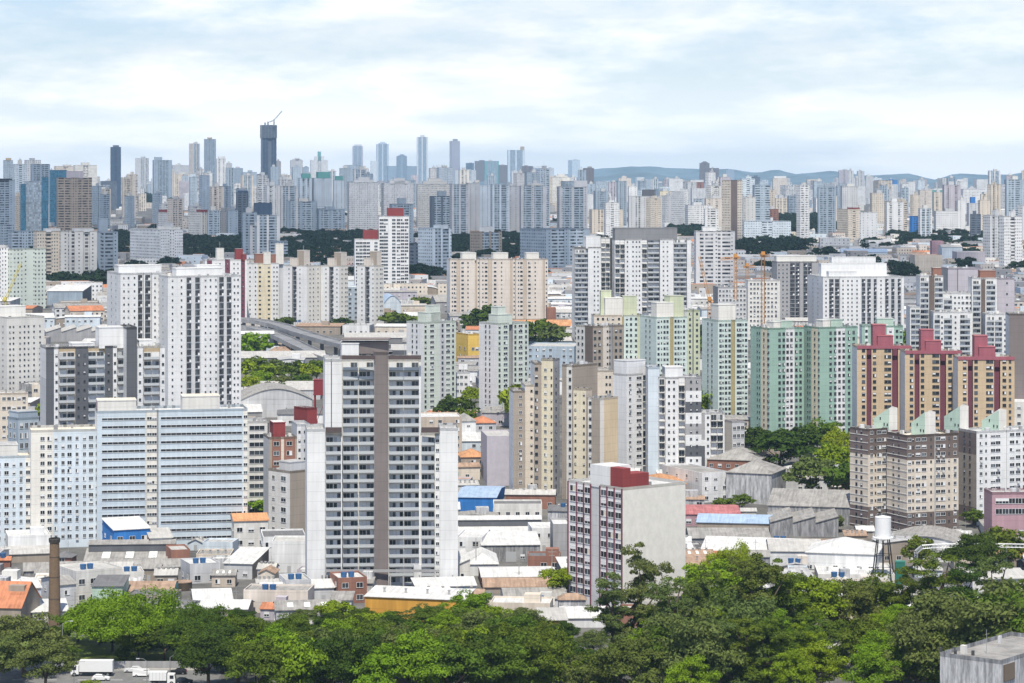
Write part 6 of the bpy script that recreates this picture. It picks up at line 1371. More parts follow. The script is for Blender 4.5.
# measured trees: pixel column, crown-top row, distance, kind, tint, width factor, label
TL = [
 (125, 596, 655, 'spread', 'bright', 1.08, 'widest tree, bright green and umbrella-shaped, over the parked truck'),
 (24, 618, 628, 'round', 'olive', 1.35, 'big grey-olive tree filling the bottom corner below the chapel'),
 (-6, 640, 612, 'round', 'olive', 1.2, 'grey-olive tree cut by the frame edge below the chapel'),
 (46, 642, 608, 'round', 'olive', 1.15, 'grey-olive tree at the road edge, left of the large box truck'.replace('left of', 'ahead of')),
 (208, 634, 612, 'round', 'dark', 1.1, 'dark tree at the road edge beside the parked dark cars'),
 (62, 627, 668, 'small', 'dark', 1.0, 'small dark tree at the foot of the brick chimney'),
 (198, 607, 650, 'spread', 'mid', .62, 'broad mid-green tree right beside the umbrella-shaped one'),
 (222, 628, 634, 'round', 'dark', 1.05, 'dark rounded tree overhanging the parked dark cars'),
 (248, 617, 650, 'round', 'mid', 1.0, 'mid-green tree between dark rounded tree and the park wood'),
 (300, 652, 606, 'tall', 'bright', .9, 'bright green tree low in the park wood near the bottom edge'),
 (640, 551, 640, 'gum', 'olive', 1.0, 'tallest feathery gum tree, in front of the red-striped block'),
 (612, 575, 632, 'gum', 'olive', .85, 'slender gum tree leaning beside the tallest gum'),
 (668, 580, 622, 'gum', 'olive', 1.0, 'olive gum tree just past the tallest gum'),
 (700, 572, 636, 'gum', 'brown', 1.0, 'bronze gum tree before the large white roof'),
 (735, 549, 720, 'spread', 'lime', .62, 'vivid yellow-green umbrella tree behind the gums'),
 (718, 562, 700, 'round', 'lime', 1.15, 'yellow-green rounded tree below the vivid umbrella tree'),
 (752, 560, 632, 'gum', 'brown', 1.15, 'tall bronze gum tree in the middle of the wood'),
 (782, 566, 640, 'gum', 'mid', 1.1, 'tall mid-green gum tree beside bronze ones'),
 (806, 578, 655, 'round', 'bright', 1.2, 'fresh green tree at the wood edge below hip-roofed white house'),
 (690, 655, 572, 'tall', 'bright', 1.0, 'bright green tree at the very bottom under the gums'),
 (792, 652, 576, 'tall', 'bright', .9, 'bright leafy tree at the bottom beside the glimpsed white shed'),
 (872, 645, 578, 'tall', 'bright', .95, 'large-leaved bright tree past the glimpsed white shed'),
 (846, 590, 660, 'round', 'brown', 1.2, 'bronze-green tree below the water tower legs'),
 (876, 582, 672, 'round', 'mid', 1.1, 'mid-green tree hiding the water tower feet'),
 (905, 572, 664, 'gum', 'mid', .95, 'green gum tree beside the water tower'),
 (935, 556, 655, 'gum', 'mid', 1.2, 'tall green gum tree in front of the grey steel frame'),
 (960, 566, 645, 'gum', 'dark', 1.1, 'dark gum tree past the grey steel frame'),
 (992, 560, 650, 'gum', 'olive', 1.1, 'olive gum tree before the pink block'),
 (1020, 585, 640, 'gum', 'mid', 1.0, 'green gum tree at the frame edge below the pink block'),
 (985, 600, 590, 'round', 'olive', 1.5, 'wide olive tree behind the stained concrete building'),
 (1018, 606, 585, 'round', 'mid', 1.4, 'wide green tree behind the stained concrete building'),
 (470, 596, 690, 'round', 'bright', 1.1, 'bright green tree beside the long ochre shed end'),
 (560, 569, 745, 'small', 'bright', 1.2, 'small bright tree in the yard by the red-striped block'),
 (742, 495, 922, 'round', 'mid', 1.2, 'leafy tree standing before the weathered hall'),
 (722, 499, 918, 'small', 'mid', 1.3, 'smaller leafy tree before the weathered hall'),
 (940, 516, 884, 'round', 'bright', 1.0, 'bright tree under the brown-topped cream blocks'),
 (974, 510, 888, 'round', 'mid', 1.0, 'green tree under the white block with tan end'),
 (900, 521, 884, 'small', 'mid', 1.0, 'small tree at the cream block corner by the water tower'),
 (918, 540, 800, 'round', 'mid', .9, 'tree behind the grey steel frame'),
 (835, 516, 880, 'small', 'olive', .9, 'thin tree among grey corrugated sheds'),
 (1000, 530, 790, 'round', 'mid', 1.2, 'tree under the pink block'),
 (978, 536, 770, 'round', 'dark', 1.2, 'dark tree under the pink block'),
 (258, 500, 905, 'small', 'bright', 1.2, 'small bright tree at the foot of the banded office block'),
 (757, 428, 1040, 'round', 'dark', 1.15, 'dark tree nearest the chequered tower below the sea green towers'),
 (780, 433, 1000, 'round', 'dark', 1.5, 'large dark tree under the sea green towers'),
 (800, 431, 1010, 'round', 'dark', 1.3, 'dark tree in the middle of the clump under the sea green towers'),
 (822, 424, 1040, 'round', 'mid', 1.2, 'mid-green tree under the ochre towers'),
 (838, 430, 1015, 'spread', 'lime', .55, 'yellow-green spreading tree under the ochre towers'),
 (834, 446, 960, 'round', 'bright', 1.0, 'bright tree beside the brown-topped cream block'),
 (812, 458, 940, 'round', 'olive', 1.2, 'olive tree low under the sea green towers'),
 (846, 462, 935, 'small', 'mid', 1.0, 'small tree hugging the brown-topped cream block'),
 (453, 398, 1130, 'round', 'dark', 1.2, 'dark tree between the two grey-green towers'),
 (472, 388, 1180, 'round', 'bright', .9, 'bright tree below the yellow building'),
 (465, 410, 1090, 'round', 'mid', 1.0, 'green tree behind the tan block'),
 (520, 384, 1130, 'small', 'lime', 1.0, 'small lime tree beside the stepped cream tower'),
 (487, 307, 1560, 'round', 'dark', 1.3, 'dark tree in front of the cream towers'),
 (472, 314, 1560, 'round', 'dark', .9, 'smaller dark tree in front of the cream towers'),
 (540, 321, 1500, 'round', 'mid', 1.3, 'green tree among orange tiled roofs'), (555, 325, 1480, 'round', 'olive', 1.1, 'olive tree among orange tiled roofs'), (528, 324, 1500, 'round', 'mid', 1.0, 'green tree nearest cream towers among orange tiled roofs'),
 (395, 313, 1620, 'small', 'mid', 1.6, 'low green tree before the light blue arched hangar'), (413, 316, 1620, 'small', 'mid', 1.5, 'low green tree before the long white roof shed'),
 (425, 297, 1800, 'small', 'mid', 1.6, 'low green tree by the bright white arched roof'),
 (253, 336, 1420, 'round', 'bright', 1.3, 'round bright tree by the viaduct piers'), (284, 318, 1600, 'small', 'dark', 1.2, 'dark tree at the foot of the yellow-bayed tower'), (342, 318, 1610, 'small', 'dark', 1.2, 'dark tree between slim pale towers'),
 (696, 327, 1420, 'round', 'deep', 1.3, 'deep green tree beside the raised orange crane'), (712, 335, 1400, 'round', 'mid', 1.2, 'mid tree beside the raised orange crane'), (905, 330, 1330, 'tall', 'mid', 1.1, 'tall tree beside the large white slab'), (904, 355, 1250, 'round', 'mid', 1.2, 'tree under the stepped balcony complex'),
 (56, 402, 1100, 'small', 'bright', 1.0, 'small bright tree beside the low cream building'), (703, 386, 1150, 'small', 'bright', 1.3, 'small bright tree between mint towers'),
]
rt_ = random.Random(3)
for i, (px, yt) in enumerate([(246, 362), (256, 359), (266, 366), (276, 360), (287, 366), (297, 362), (308, 364), (317, 361), (262, 374), (282, 376), (302, 375), (272, 383), (250, 378)]):
    TL.append((px, yt, 1330 - (yt - 360) * 4.5, 'round', ('lime', 'mid', 'bright', 'olive', 'mid', 'dark')[i % 6], 1.1 + .1 * (i % 3), '%s tree in the clump by the depot, %s' % (TT[('lime', 'mid', 'bright', 'olive', 'mid', 'dark')[i % 6]], ['nearest broad white tower', 'below the round bright tree', 'shaded by its neighbours', 'under the depot wall', 'before the depot middle', 'with darkest crown', 'before the viaduct end', 'nearest the red water tower', 'low and rounded', 'in the second rank', 'above the light shed roof', 'lowest of the clump', 'by the market shed'][i])))
for px, yt, d, *_r in TL: TREES_AT.append((xof(px, d), d, 6))
TREES_AT += [(-37, 700, 5), (-29, 700, 5), (-21, 700, 5), (-14, 700, 5), (xof(883, 778), 778, 9), (xof(883, 762), 762, 9), (xof(930, 772), 772, 8), (xof(945, 772), 772, 8), (xof(54, 702), 702, 5), (xof(182, 762), 762, 6), (xof(182, 748), 748, 6)]
lots(695, 1035, 13.5, (8, 21), (8.5, 12.5), 1, 270, 'low houses and sheds among the towers')
lots(700, 1000, 9.5, (4.5, 8.5), (5, 8), 1, 400, 'low houses and sheds among the towers', .8, .6)
lots(1050, 1900, 28, (14, 34), (12, 24), .95, 560, 'low roofs between the farther towers', 1.3)
for px, yt, d, kind, tint, wide, lb in TL:
    h = max(3.5, H - gz(d) - (yt - HY) * d / F)
    w0 = 2 * KT[kind][1][0]
    tree(xof(px, d), d, kind, tint, h, lb, lod=0 if d < 780 else (1 if d < 1300 else 2), wide=wide * KT[kind][0] / h * (h / KT[kind][0]) ** .75 if kind != 'spread' else wide * KT[kind][0] / h, group='street and garden trees' if d > 740 else None)
# the park wood: every crown one can pick out is a tree of its own
def roofline(px):
    P = [(-20, 640), (60, 640), (180, 625), (230, 620), (262, 612), (300, 606), (335, 604), (380, 608), (420, 604), (470, 602), (520, 603), (548, 608), (560, 634), (600, 622), (640, 590), (700, 572), (760, 570), (815, 590), (850, 590), (900, 580), (960, 575), (1040, 590)]
    for (a, y0), (b, y1) in zip(P, P[1:]):
        if a <= px <= b: return y0 + (y1 - y0) * (px - a) / (b - a)
    return 600
placed = [(xof(t[0], t[2]), t[2]) for t in TL if t[2] < 745]
TLM = [(125, 'umbrella-shaped tree'), (222, 'parked dark cars'), (300, 'white-roofed house row'), (352, 'unfinished brick house'), (414, 'ochre shed'), (470, 'ochre shed end'), (520, 'grey-roofed yard building'), (556, 'terracotta-fronted shop'), (592, 'red-striped block'), (640, 'tallest gum tree'), (700, 'large white roof'), (752, 'bronze gum tree'), (806, 'hip-roofed white house'), (842, 'glimpsed white shed'), (880, 'water tower'), (930, 'steel frame'), (980, 'pink block'), (1015, 'stained concrete building')]
rows_ = [(690, 235, 560, 0), (672, 228, 575, 0), (655, 240, 600, 0), (640, 232, 1035, 0), (622, 232, 1035, 0), (604, 245, 1035, 0), (588, 250, 1035, 0)]
for d, a, b_, _ in rows_:
    px = a + rt_.uniform(0, 20)
    while px < b_:
        dd = d + rt_.uniform(-6, 6); X = xof(px, dd); sp = rt_.uniform(26, 40)
        ok = all(math.hypot(X - q[0], dd - q[1]) > 6.0 for q in placed)
        if 822 < px < 862 and dd < 650: ok = ok and rt_.random() < .3
        if ok and clear(X - 2, dd - 2, 4, 4, 0, .5):
            right = px > 585
            yt = roofline(px) + (697 - dd) * (.30 if not right else .42) + rt_.uniform(-4, 8)
            h = max(6, min(30, H - (yt - HY) * dd / F))
            if right: kind, tint = rt_.choice((('gum', 'olive'), ('gum', 'mid'), ('round', 'mid'), ('tall', 'mid'), ('gum', 'mid'), ('round', 'olive'), ('tall', 'bright'), ('round', 'brown'), ('gum', 'bright')))
            else: kind, tint = rt_.choice((('round', 'mid'), ('round', 'dark'), ('round', 'bright'), ('tall', 'mid'), ('round', 'mid'), ('tall', 'dark'), ('small', 'bright'), ('round', 'olive')))
            lm = min(TLM, key=lambda t: abs(t[0] - px)); dist = 'front' if dd < 612 else ('middle' if dd < 660 else 'rear')
            for ex in ('', ' and full', ' and ragged', ' open-boughed', ' and lopsided', ' and dense'):
                lb = '%s%s %s tree in park wood\'s %s rank, below %s' % (TT[tint], ex, TN[kind], dist, lm[1])
                if lb not in USED: break
            tree(X, dd, kind, tint, h, lb, 'trees of the park wood', 0, rt_.uniform(.95, 1.2) * (KT[kind][0] / h) ** .35); placed.append((X, dd))
        px += sp
palm(xof(318, 590), 590, 9.5, 'feathery palm low in the park wood near the bottom edge')
palm(xof(343, 596), 596, 8.5, 'second palm in the park wood, with drooping fronds')
palm(xof(1006, 640), 640, 14, 'palm rising among treetops at the frame edge')
US = ['beside the lamp post', 'under the umbrella-shaped tree', 'in the umbrella tree\'s shade', 'beyond the white van', 'beyond the small box truck', 'beyond the black car', 'below the broad mid-green tree', 'hugging the boundary wall', 'at the lawn\'s edge', 'near the chimney foot', 'deep in tree shade', 'closest to the park wood']
for i, (px, d, kd, tn, h) in enumerate(((66, 650, 'shrub', 'mid', 4), (112, 662, 'small', 'dark', 8), (138, 650, 'small', 'mid', 7), (150, 664, 'small', 'dark', 9), (164, 648, 'small', 'dark', 8.5), (178, 652, 'small', 'deep', 9), (192, 646, 'small', 'mid', 9.5), (124, 645, 'shrub', 'dark', 3.5), (100, 672, 'small', 'mid', 8), (78, 676, 'small', 'mid', 7.5), (205, 650, 'small', 'deep', 10), (218, 644, 'small', 'dark', 9.5))):
    tree(xof(px, d), d, kd, tn, h, '%s %s %s' % (TT[tn], 'shrub' if kd == 'shrub' else 'understorey tree', US[i]), 'understorey behind the boundary wall', 0, 1.2)
tree(xof(89, 608), 608, 'shrub', 'bright', 3.2, 'bright shrub at the road edge below the large box truck', None, 0, 1.2); tree(xof(141, 607), 607, 'shrub', 'bright', 2.6, 'bright shrub at the road edge before the white van', None, 0, 1.5)
# far woods: no single tree can be told apart
def wood(px0, px1, ya, yb, tint, label, n):
    rn = random.Random(label); V, Fc = [], 0; base, _c = tree_kind('round', tint, 0, 2); nv = len(base.vertices); co_ = np.zeros(nv * 3, np.float32); base.vertices.foreach_get('co', co_); co_ = co_.reshape(-1, 3); out_ = []
    for i in range(n):
        y = rn.uniform(ya + (yb - ya) * .25, yb); d = dofy(y); x = xof(rn.uniform(px0, px1), d); s = rn.uniform(.9, 1.35); a = rn.uniform(0, 6.28); c, sn = math.cos(a), math.sin(a)
        R3 = np.array([[c, -sn, 0], [sn, c, 0], [0, 0, 1]], np.float32) * np.array([1.5 * s, 1.5 * s, s], np.float32)[:, None]
        out_.append(co_ @ R3.T + np.array([x, d, gz(d)], np.float32))
    V = np.concatenate(out_); n4 = len(V); me = bpy.data.meshes.new('distant_wood'); me.vertices.add(n4); me.vertices.foreach_set('co', V.ravel()); me.loops.add(n4); me.loops.foreach_set('vertex_index', np.arange(n4, dtype=np.int32)); me.polygons.add(n4 // 4); me.polygons.foreach_set('loop_start', np.arange(0, n4, 4, dtype=np.int32)); me.update(calc_edges=True); me.materials.append(LM_[tint])
    at = me.attributes.new('leaf_tone', 'FLOAT', 'FACE'); at.data.foreach_set('value', np.random.default_rng(5).uniform(.6, 1.2, n4 // 4).astype(np.float32))
    o = obj('distant_wood', me); o['kind'] = 'stuff'; o['label'] = label; o['category'] = 'wood'
wood(278, 378, 232, 268, 'deep', 'dark wood below the white stepped towers', 120)
wood(184, 246, 238, 266, 'deep', 'dark wood beside the two-tone tower pair', 70)
wood(118, 130, 230, 266, 'deep', 'dark strip of wood before the slate-blue tower', 25)
wood(46, 112, 276, 298, 'deep', 'dark tree belt behind the canopy hall', 60)
wood(774, 840, 216, 236, 'deep', 'dark wooded park among the right-side towers'.replace('right-side ', 'beige and striped '), 110)
wood(128, 160, 194, 206, 'deep', 'wooded slope below the stepped blue glass tower', 60)
wood(170, 200, 198, 207, 'deep', 'wooded strip below the beige striped tower', 40)
wood(408, 420, 250, 290, 'deep', 'dark trees beside the low dark banded block', 20)
wood(450, 472, 238, 262, 'deep', 'dark wood between the light blue and grey-brown towers', 30)
wood(500, 525, 238, 262, 'deep', 'dark wood below the blank-walled pale towers', 30)
wood(670, 700, 228, 246, 'deep', 'dark trees behind the charcoal penthouse', 40)
wood(740, 775, 238, 262, 'deep', 'trees below the light blue low block', 34)
wood(770, 800, 240, 262, 'deep', 'round trees by the white school block', 14)
wood(890, 930, 236, 250, 'deep', 'tree clump before the vivid blue block', 12)
wood(930, 985, 236, 250, 'deep', 'tree belt below the even window-grid tower', 12)
wood(46, 62, 208, 220, 'mid', 'green trees by the vivid teal-blue glass tower', 16)
wood(895, 916, 270, 288, 'deep', 'round tree clump behind the large white slab', 8)
wood(650, 700, 180, 190, 'deep', 'pale wooded foot of the hills', 60)
# middle distance carpet of small roofs and street trees
dh = MB(); rd_ = random.Random(21)
for i in range(6600):
    y = 180 + 25 * (rd_.random() ** .55) * 5.2; d = dofy(y); px = rd_.uniform(-30, 1055)
    if i > 5200: d = rd_.uniform(700, 4200); px = rd_.choice((rd_.uniform(-230, -25), rd_.uniform(1050, 1260)))     # beyond the frame edges
    elif d < 1900 or d > 6500: continue
    x = xof(px, d); z = gz(d); wd, dp = rd_.uniform(9, 26), rd_.uniform(9, 24); h = rd_.choice((4, 5, 6.5, 8, 10, 13)); a = rd_.uniform(-.3, .3)
    if not clear(x, d, wd, dp, a, 0): continue
    c, sn = math.cos(a), math.sin(a); T = lambda u, v, zz: (x + c * u - sn * v, d + sn * u + c * v, z + zz)
    wm_, rm2 = mat(rd_.choice(('w:g', 'ow:g', 'lg:p', 'cr:g', 'gy:p', 'pb:p', 'pc:g', 'tp:p', 'w:p'))), roofmat(rd_.choice(('white', 'pale', 'fibre', 'fibre', 'grey', 'tile', 'fibre', 'rust', 'dark', 'grey')))
    P = [(0, 0), (wd, 0), (wd, dp), (0, dp)]; u_ = rd_.uniform(0, 9)
    for p, q in zip(P, P[1:] + P[:1]): dh.face([T(*p, -1), T(*q, -1), T(*q, h), T(*p, h)], wm_, [(u_, 0), (u_ + wd, 0), (u_ + wd, h), (u_, h)])
    if h < 9:
        dh.face([T(0, 0, h), T(wd, 0, h), T(wd, dp / 2, h + 2.4), T(0, dp / 2, h + 2.4)], rm2); dh.face([T(wd, dp, h), T(0, dp, h), T(0, dp / 2, h + 2.4), T(wd, dp / 2, h + 2.4)], rm2)
        for u in (0, wd): dh.face([T(u, 0, h), T(u, dp, h), T(u, dp / 2, h + 2.4)], wm_)
    else: dh.face([T(*p, h) for p in P], rm2)
o = dh.build('distant_houses'); o['kind'] = 'stuff'; o['label'] = 'carpet of small roofs between the distant towers'; o['category'] = 'houses'
wood(-20, 1050, 195, 290, 'deep', 'scattered street trees between the distant roofs', 120)

# ---------------- road, vehicles, street furniture ----------------
asph = gmat('asphalt', (.14, .14, .14), (.19, .19, .185), .4); RX0, RX1 = xof(-40, 640), xof(225, 640)
r = MB(); r.face([(RX0 - 40, 606, .02), (RX1, 606, .02), (RX1, 636.5, .02), (RX0 - 40, 636.5, .02)], asph); structure(r.build('road'))
mk = MB(); wp = plain('road_paint_white', (.7, .7, .68), .7)
for yy in (614.5, 624.5):
    x = RX0
    while x < RX1: mk.face([(x, yy, .026), (x + 3, yy, .026), (x + 3, yy + .3, .026), (x, yy + .3, .026)], wp); x += 8
structure(mk.build('road_marking'))
pv = MB(); pv.box((RX0 - 40, 636.5, -.2), (RX1, 639.5, .13), plain('pavement_concrete', (.32, .31, .29), .9, 0, .15)); structure(pv.build('pavement'))
lawn = MB(); lawn.face([(xof(-20, 645), 640.5, .03), (xof(225, 645), 640.5, .03), (xof(225, 690), 684, .03), (xof(-20, 690), 684, .03)], gmat('lawn', (.09, .13, .02), (.16, .20, .04), .2)); o = structure(lawn.build('lawn'))
wl = MB(); wl.box((xof(20, 640), 639.7, -.2), (xof(225, 640), 640.1, 1.7), wallmat('gy', .3)); tag(wl.build('boundary_wall'), 'long low grey boundary wall behind the parked truck and cars', 'wall')
def wheel(par, x, y, r_, w_=.25):
    m = MB(); m.tube([(x, y - w_ / 2, r_), (x, y + w_ / 2, r_)], r_, plain('tyre_rubber', (.02, .02, .02), .8), 12); o = m.build('wheel', par)
    k = MB(); k.tube([(x, y - w_ / 2 - .02, r_), (x, y + w_ / 2 + .02, r_)], r_ * .55, plain('wheel_rim', (.5, .5, .52), .35, .8), 10); k.build('rim', o)
def prism(m, prof, y0, y1, mt, inset=0.0, zi=9):
    """side profile (x,z) swept across the width, upper points drawn in a little"""
    f = lambda s: [(x, (y0 if s else y1) + (inset if s else -inset) * (1 if z > zi else 0), z) for x, z in prof]
    A, B_ = f(1), f(0); m.face(A, mt); m.face(B_[::-1], mt)
    for i in range(len(prof)): j = (i + 1) % len(prof); m.face([A[j], A[i], B_[i], B_[j]], mt)
def car(px, d, rgb, label, kind='hatch', rz=0.0):
    g = thing('parked_car' if kind != 'van' else 'van', label, 'car' if kind != 'van' else 'van', (xof(px, d), d, 0.02), 'vehicles on the road', rz)
    pt = plain('car_paint_%d_%d_%d' % tuple(int(c * 99) for c in rgb), rgb, .25); gl = glass(0); b = MB()
    Lc = 4.3 if kind != 'van' else 4.9; wd = 1.75
    if kind == 'van': body = [(-Lc/2, .35), (Lc/2, .35), (Lc/2, .95), (Lc/2 - .5, 1.05), (Lc/2 - 1.15, 1.85), (-Lc/2 + .1, 1.95), (-Lc/2, 1.2)]; cab = [(Lc/2 - .62, 1.1), (Lc/2 - 1.18, 1.72), (Lc/2 - 2.2, 1.74), (Lc/2 - 2.2, 1.1)]
    else: body = [(-Lc/2, .32), (Lc/2, .32), (Lc/2, .72), (Lc/2 - .25, .85), (Lc/2 - 1.25, .98), (Lc/2 - 1.95, 1.42), (-Lc/2 + .9, 1.46), (-Lc/2 + .15, 1.0), (-Lc/2, .8)]; cab = [(Lc/2 - 1.4, 1.0), (Lc/2 - 1.95, 1.36), (-Lc/2 + .95, 1.39), (-Lc/2 + .45, 1.0)]
    prism(b, body, -wd / 2, wd / 2, pt, .14, 1.1); b.build('body', g)
    k = MB(); prism(k, cab, -wd / 2 - .012 + .1, wd / 2 + .012 - .1, gl, 0); k.build('window', g)
    ws = MB(); x0 = Lc/2 - 1.3 if kind != 'van' else Lc/2 - .55
    ws.face([(x0 + .03, -.7, 1.0), (x0 + .03, .7, 1.0), (x0 - .58, .62, 1.42 if kind != 'van' else 1.72), (x0 - .58, -.62, 1.42 if kind != 'van' else 1.72)], gl); ws.build('windscreen', g)
    for sx in (-1, 1):
        for sy in (-1, 1): wheel(g, sx * Lc * .31, sy * (wd / 2 - .1), .32)
    for sy in (-1, 1):
        h_ = MB(); h_.box((Lc/2 - .06, sy * .6 - .18, .58), (Lc/2 + .02, sy * .6 + .18, .72), plain('headlight_glass', (.75, .76, .78), .15)); h_.build('headlight', g)
        h_ = MB(); h_.box((-Lc/2 - .02, sy * .68 - .12, .7), (-Lc/2 + .05, sy * .68 + .12, .95), plain('tail_light_red', (.4, .02, .02), .3)); h_.build('tail_light', g)
def truck(px, d, Lb, label, hb=2.7, cabw=True, rz=math.pi):
    g = thing('box_truck', label, 'truck', (xof(px, d), d, .02), 'vehicles on the road', rz); wh = plain('truck_body_white', (.74, .75, .76), .4); dk = plain('chassis_black', (.03, .03, .03), .7)
    b = MB(); b.box((-Lb + 1, -1.2, 1.15), (1, 1.2, 1.15 + hb), wh); b.build('cargo_box', g)
    e = MB()
    for q in range(6): e.box((-Lb + 1 + q * (Lb - .1) / 5, -1.23, 1.16), (-Lb + 1.07 + q * (Lb - .1) / 5, -1.2, 1.14 + hb), plain('trim_grey', (.45, .46, .47), .4))
    e.build('box_rib', g)
    c = MB(); prism(c, [(1.15, .55), (3.1, .55), (3.1, 1.5), (2.85, 2.65), (1.15, 2.7)], -1.15, 1.15, wh, .08, 2); co2 = c.build('cab', g)
    w_ = MB(); w_.face([(3.11, -1.0, 1.55), (3.11, 1.0, 1.55), (2.88, .95, 2.5), (2.88, -.95, 2.5)], glass(0)); w_.build('windscreen', co2)
    for sy in (-1, 1): s = MB(); s.box((1.75, sy * 1.1 - .06, 1.6), (2.7, sy * 1.1 + .06, 2.4), glass(0)); s.build('side_window', co2)
    k = MB(); k.box((-Lb + 1.2, -.5, .7), (3.0, .5, 1.14), dk); k.build('chassis', g)
    for x in (2.2, -Lb * .45, -Lb + 2.2):
        for sy in (-1, 1): wheel(g, x, sy * 1.0, .5, .35)
truck(84, 630, 8.2, 'large white box truck on the road under the umbrella-shaped tree')
truck(163, 619, 4.2, 'small white box truck nearest the bottom edge', 2.0, rz=0)
car(101, 624, (.72, .73, .74), 'white hatchback in front of the large box truck')
car(133, 634.5, (.66, .67, .69), 'silver-white hatchback parked by the wall behind the white van', rz=math.pi)
car(143, 629, (.74, .74, .74), 'white van behind the small box truck', 'van')
car(178, 632, (.02, .02, .025), 'black car in the shade by the boundary wall', rz=math.pi)
car(184, 620, (.03, .035, .045), 'dark car nearest the bottom edge in tree shade')
def lamp_post(px, d, h, label, s=1):
    g = thing('street_lamp', label, 'street lamp', (xof(px, d), d, 0), 'street lamps along the road'); mt = plain('lamp_post_grey', (.33, .34, .34), .5, .4); m = MB(); m.tube([(0, 0, -.3), (0, 0, h)], [.14, .08], mt, 7); m.build('pole', g)
    a = MB(); a.tube([(0, 0, h - .1), (s * .8, 0, h + .5), (s * 2.0, 0, h + .6)], .05, mt, 6); a.build('arm', g); l = MB(); l.box((s * 1.8, -.15, h + .5), (s * 2.6, .15, h + .66), plain('lamp_head_grey', (.5, .51, .52), .4)); l.build('lamp_head', g)
lamp_post(62.5, 638, 11.5, 'grey street lamp at the tail of the large box truck'); lamp_post(147, 612, 7, 'grey street lamp in front of the white van', -1); lamp_post(74, 611, 6.5, 'short street lamp before the large box truck'); lamp_post(170, 625, 5.5, 'street lamp between small box truck and black car')

# brick chimney
d = 702; g = thing('brick_chimney', 'tall tapering brown brick factory chimney with a blackened rim', 'chimney', (xof(54.5, d), d, 0))
bm_, nt, bb_ = base_mat('chimney_brick', .9); bt = N(nt, 'ShaderNodeTexBrick'); bt.inputs['Scale'].default_value = 1.0; bt.inputs['Color1'].default_value = (.20, .115, .06, 1); bt.inputs['Color2'].default_value = (.13, .08, .045, 1); bt.inputs['Mortar'].default_value = (.22, .19, .15, 1); bt.inputs['Brick Width'].default_value = .5; bt.inputs['Row Height'].default_value = .16; bt.inputs['Mortar Size'].default_value = .02
tcc = N(nt, 'ShaderNodeTexCoord'); mpp_ = N(nt, 'ShaderNodeMapping'); mpp_.inputs['Rotation'].default_value = (R_(90), 0, 0); nt.links.new(tcc.outputs['Object'], mpp_.inputs[0]); nt.links.new(mpp_.outputs[0], bt.inputs['Vector']); nt.links.new(bt.outputs[0], bb_.inputs['Base Color'])
ht = zof(538, d); m = MB(); m.sm = False; m.tube([(0, 0, -.5), (0, 0, ht * .5), (0, 0, ht)], [1.72, 1.5, 1.28], bm_, 20); m.build('shaft', g)
m = MB(); m.tube([(0, 0, ht - 1.2), (0, 0, ht - .3), (0, 0, ht)], [1.5, 1.62, 1.55], plain('soot_brick', (.06, .055, .05), .9, 0, .3), 20); m.build('rim', g)
for zz in (.3, .55, .78): m = MB(); rr_ = 1.72 - .44 * zz + .05; m.tube([(0, 0, ht * zz), (0, 0, ht * zz + .2)], rr_, plain('iron_band', (.09, .07, .06), .7), 20); m.build('band', g)
# rusty tank
d = 762; z0 = zof(601, d); g = thing('rusty_water_tank', 'dark rusty cylindrical tank standing above white roofs', 'tank', (xof(182.5, d), d, 0)); z1 = zof(582, d)
m = MB(); m.tube([(0, 0, z0), (0, 0, z1)], 2.85, plain('rusty_steel', (.07, .055, .04), .8, 0, .6), 24); m.build('tank_body', g)
m = MB(); m.tube([(0, 0, z1 + .01), (0, 0, z1 + .25)], 2.95, roofmat('rust'), 24); m.build('lid', g)
for a in range(4): m = MB(); m.tube([(2.2 * math.cos(a * 1.57 + .8), 2.2 * math.sin(a * 1.57 + .8), -.3), (2.2 * math.cos(a * 1.57 + .8), 2.2 * math.sin(a * 1.57 + .8), z0 - .01)], .18, plain('rusty_steel', (.07, .055, .04)), 6); m.build('leg', g)
m = MB(); m.tube([(0, 0, z0 + 1.2), (0, 0, z0 + 1.4)], 2.92, plain('tank_hoop', (.2, .17, .14), .6), 24); m.build('hoop', g)
# white water tower
d = 778; zb_, zt_ = zof(537, d), zof(517, d); g = thing('water_tower', 'white cylindrical water tank on tall dark splayed legs with a gallery', 'water tower', (xof(883, d), d, 0)); wt = plain('tank_paint_white', (.76, .77, .78), .45, 0, .06); dk = plain('leg_steel_dark', (.025, .025, .028), .6); R0 = 2.45
m = MB(); m.tube([(0, 0, zb_), (0, 0, zt_)], R0, wt, 28); m.sm = False; tk = m.build('tank_body', g); m = MB(); m.tube([(0, 0, zt_ + .01), (0, 0, zt_ + .5)], [R0 * 1.02, .25], wt, 28); m.build('lid', tk)
m = MB(); m.tube([(0, 0, zb_ - .35), (0, 0, zb_ - .01)], R0 + .75, wt, 28); m.tube([(0, 0, zb_ - 1.1), (0, 0, zb_ - .36)], [.6, R0 * .9], wt, 20); m.build('gallery', g)
m = MB(); n = 20
for i in range(n):
    a0, a1 = 2 * math.pi * i / n, 2 * math.pi * (i + 1) / n; r_ = R0 + .7; p, q = (r_ * math.cos(a0), r_ * math.sin(a0)), (r_ * math.cos(a1), r_ * math.sin(a1))
    m.tube([(*p, zb_), (*p, zb_ + 1.0)], .03, wt, 4); m.tube([(*p, zb_ + 1.0), (*q, zb_ + 1.0)], .03, wt, 4); m.tube([(*p, zb_ + .5), (*q, zb_ + .5)], .025, wt, 4)
m.build('railing', g)
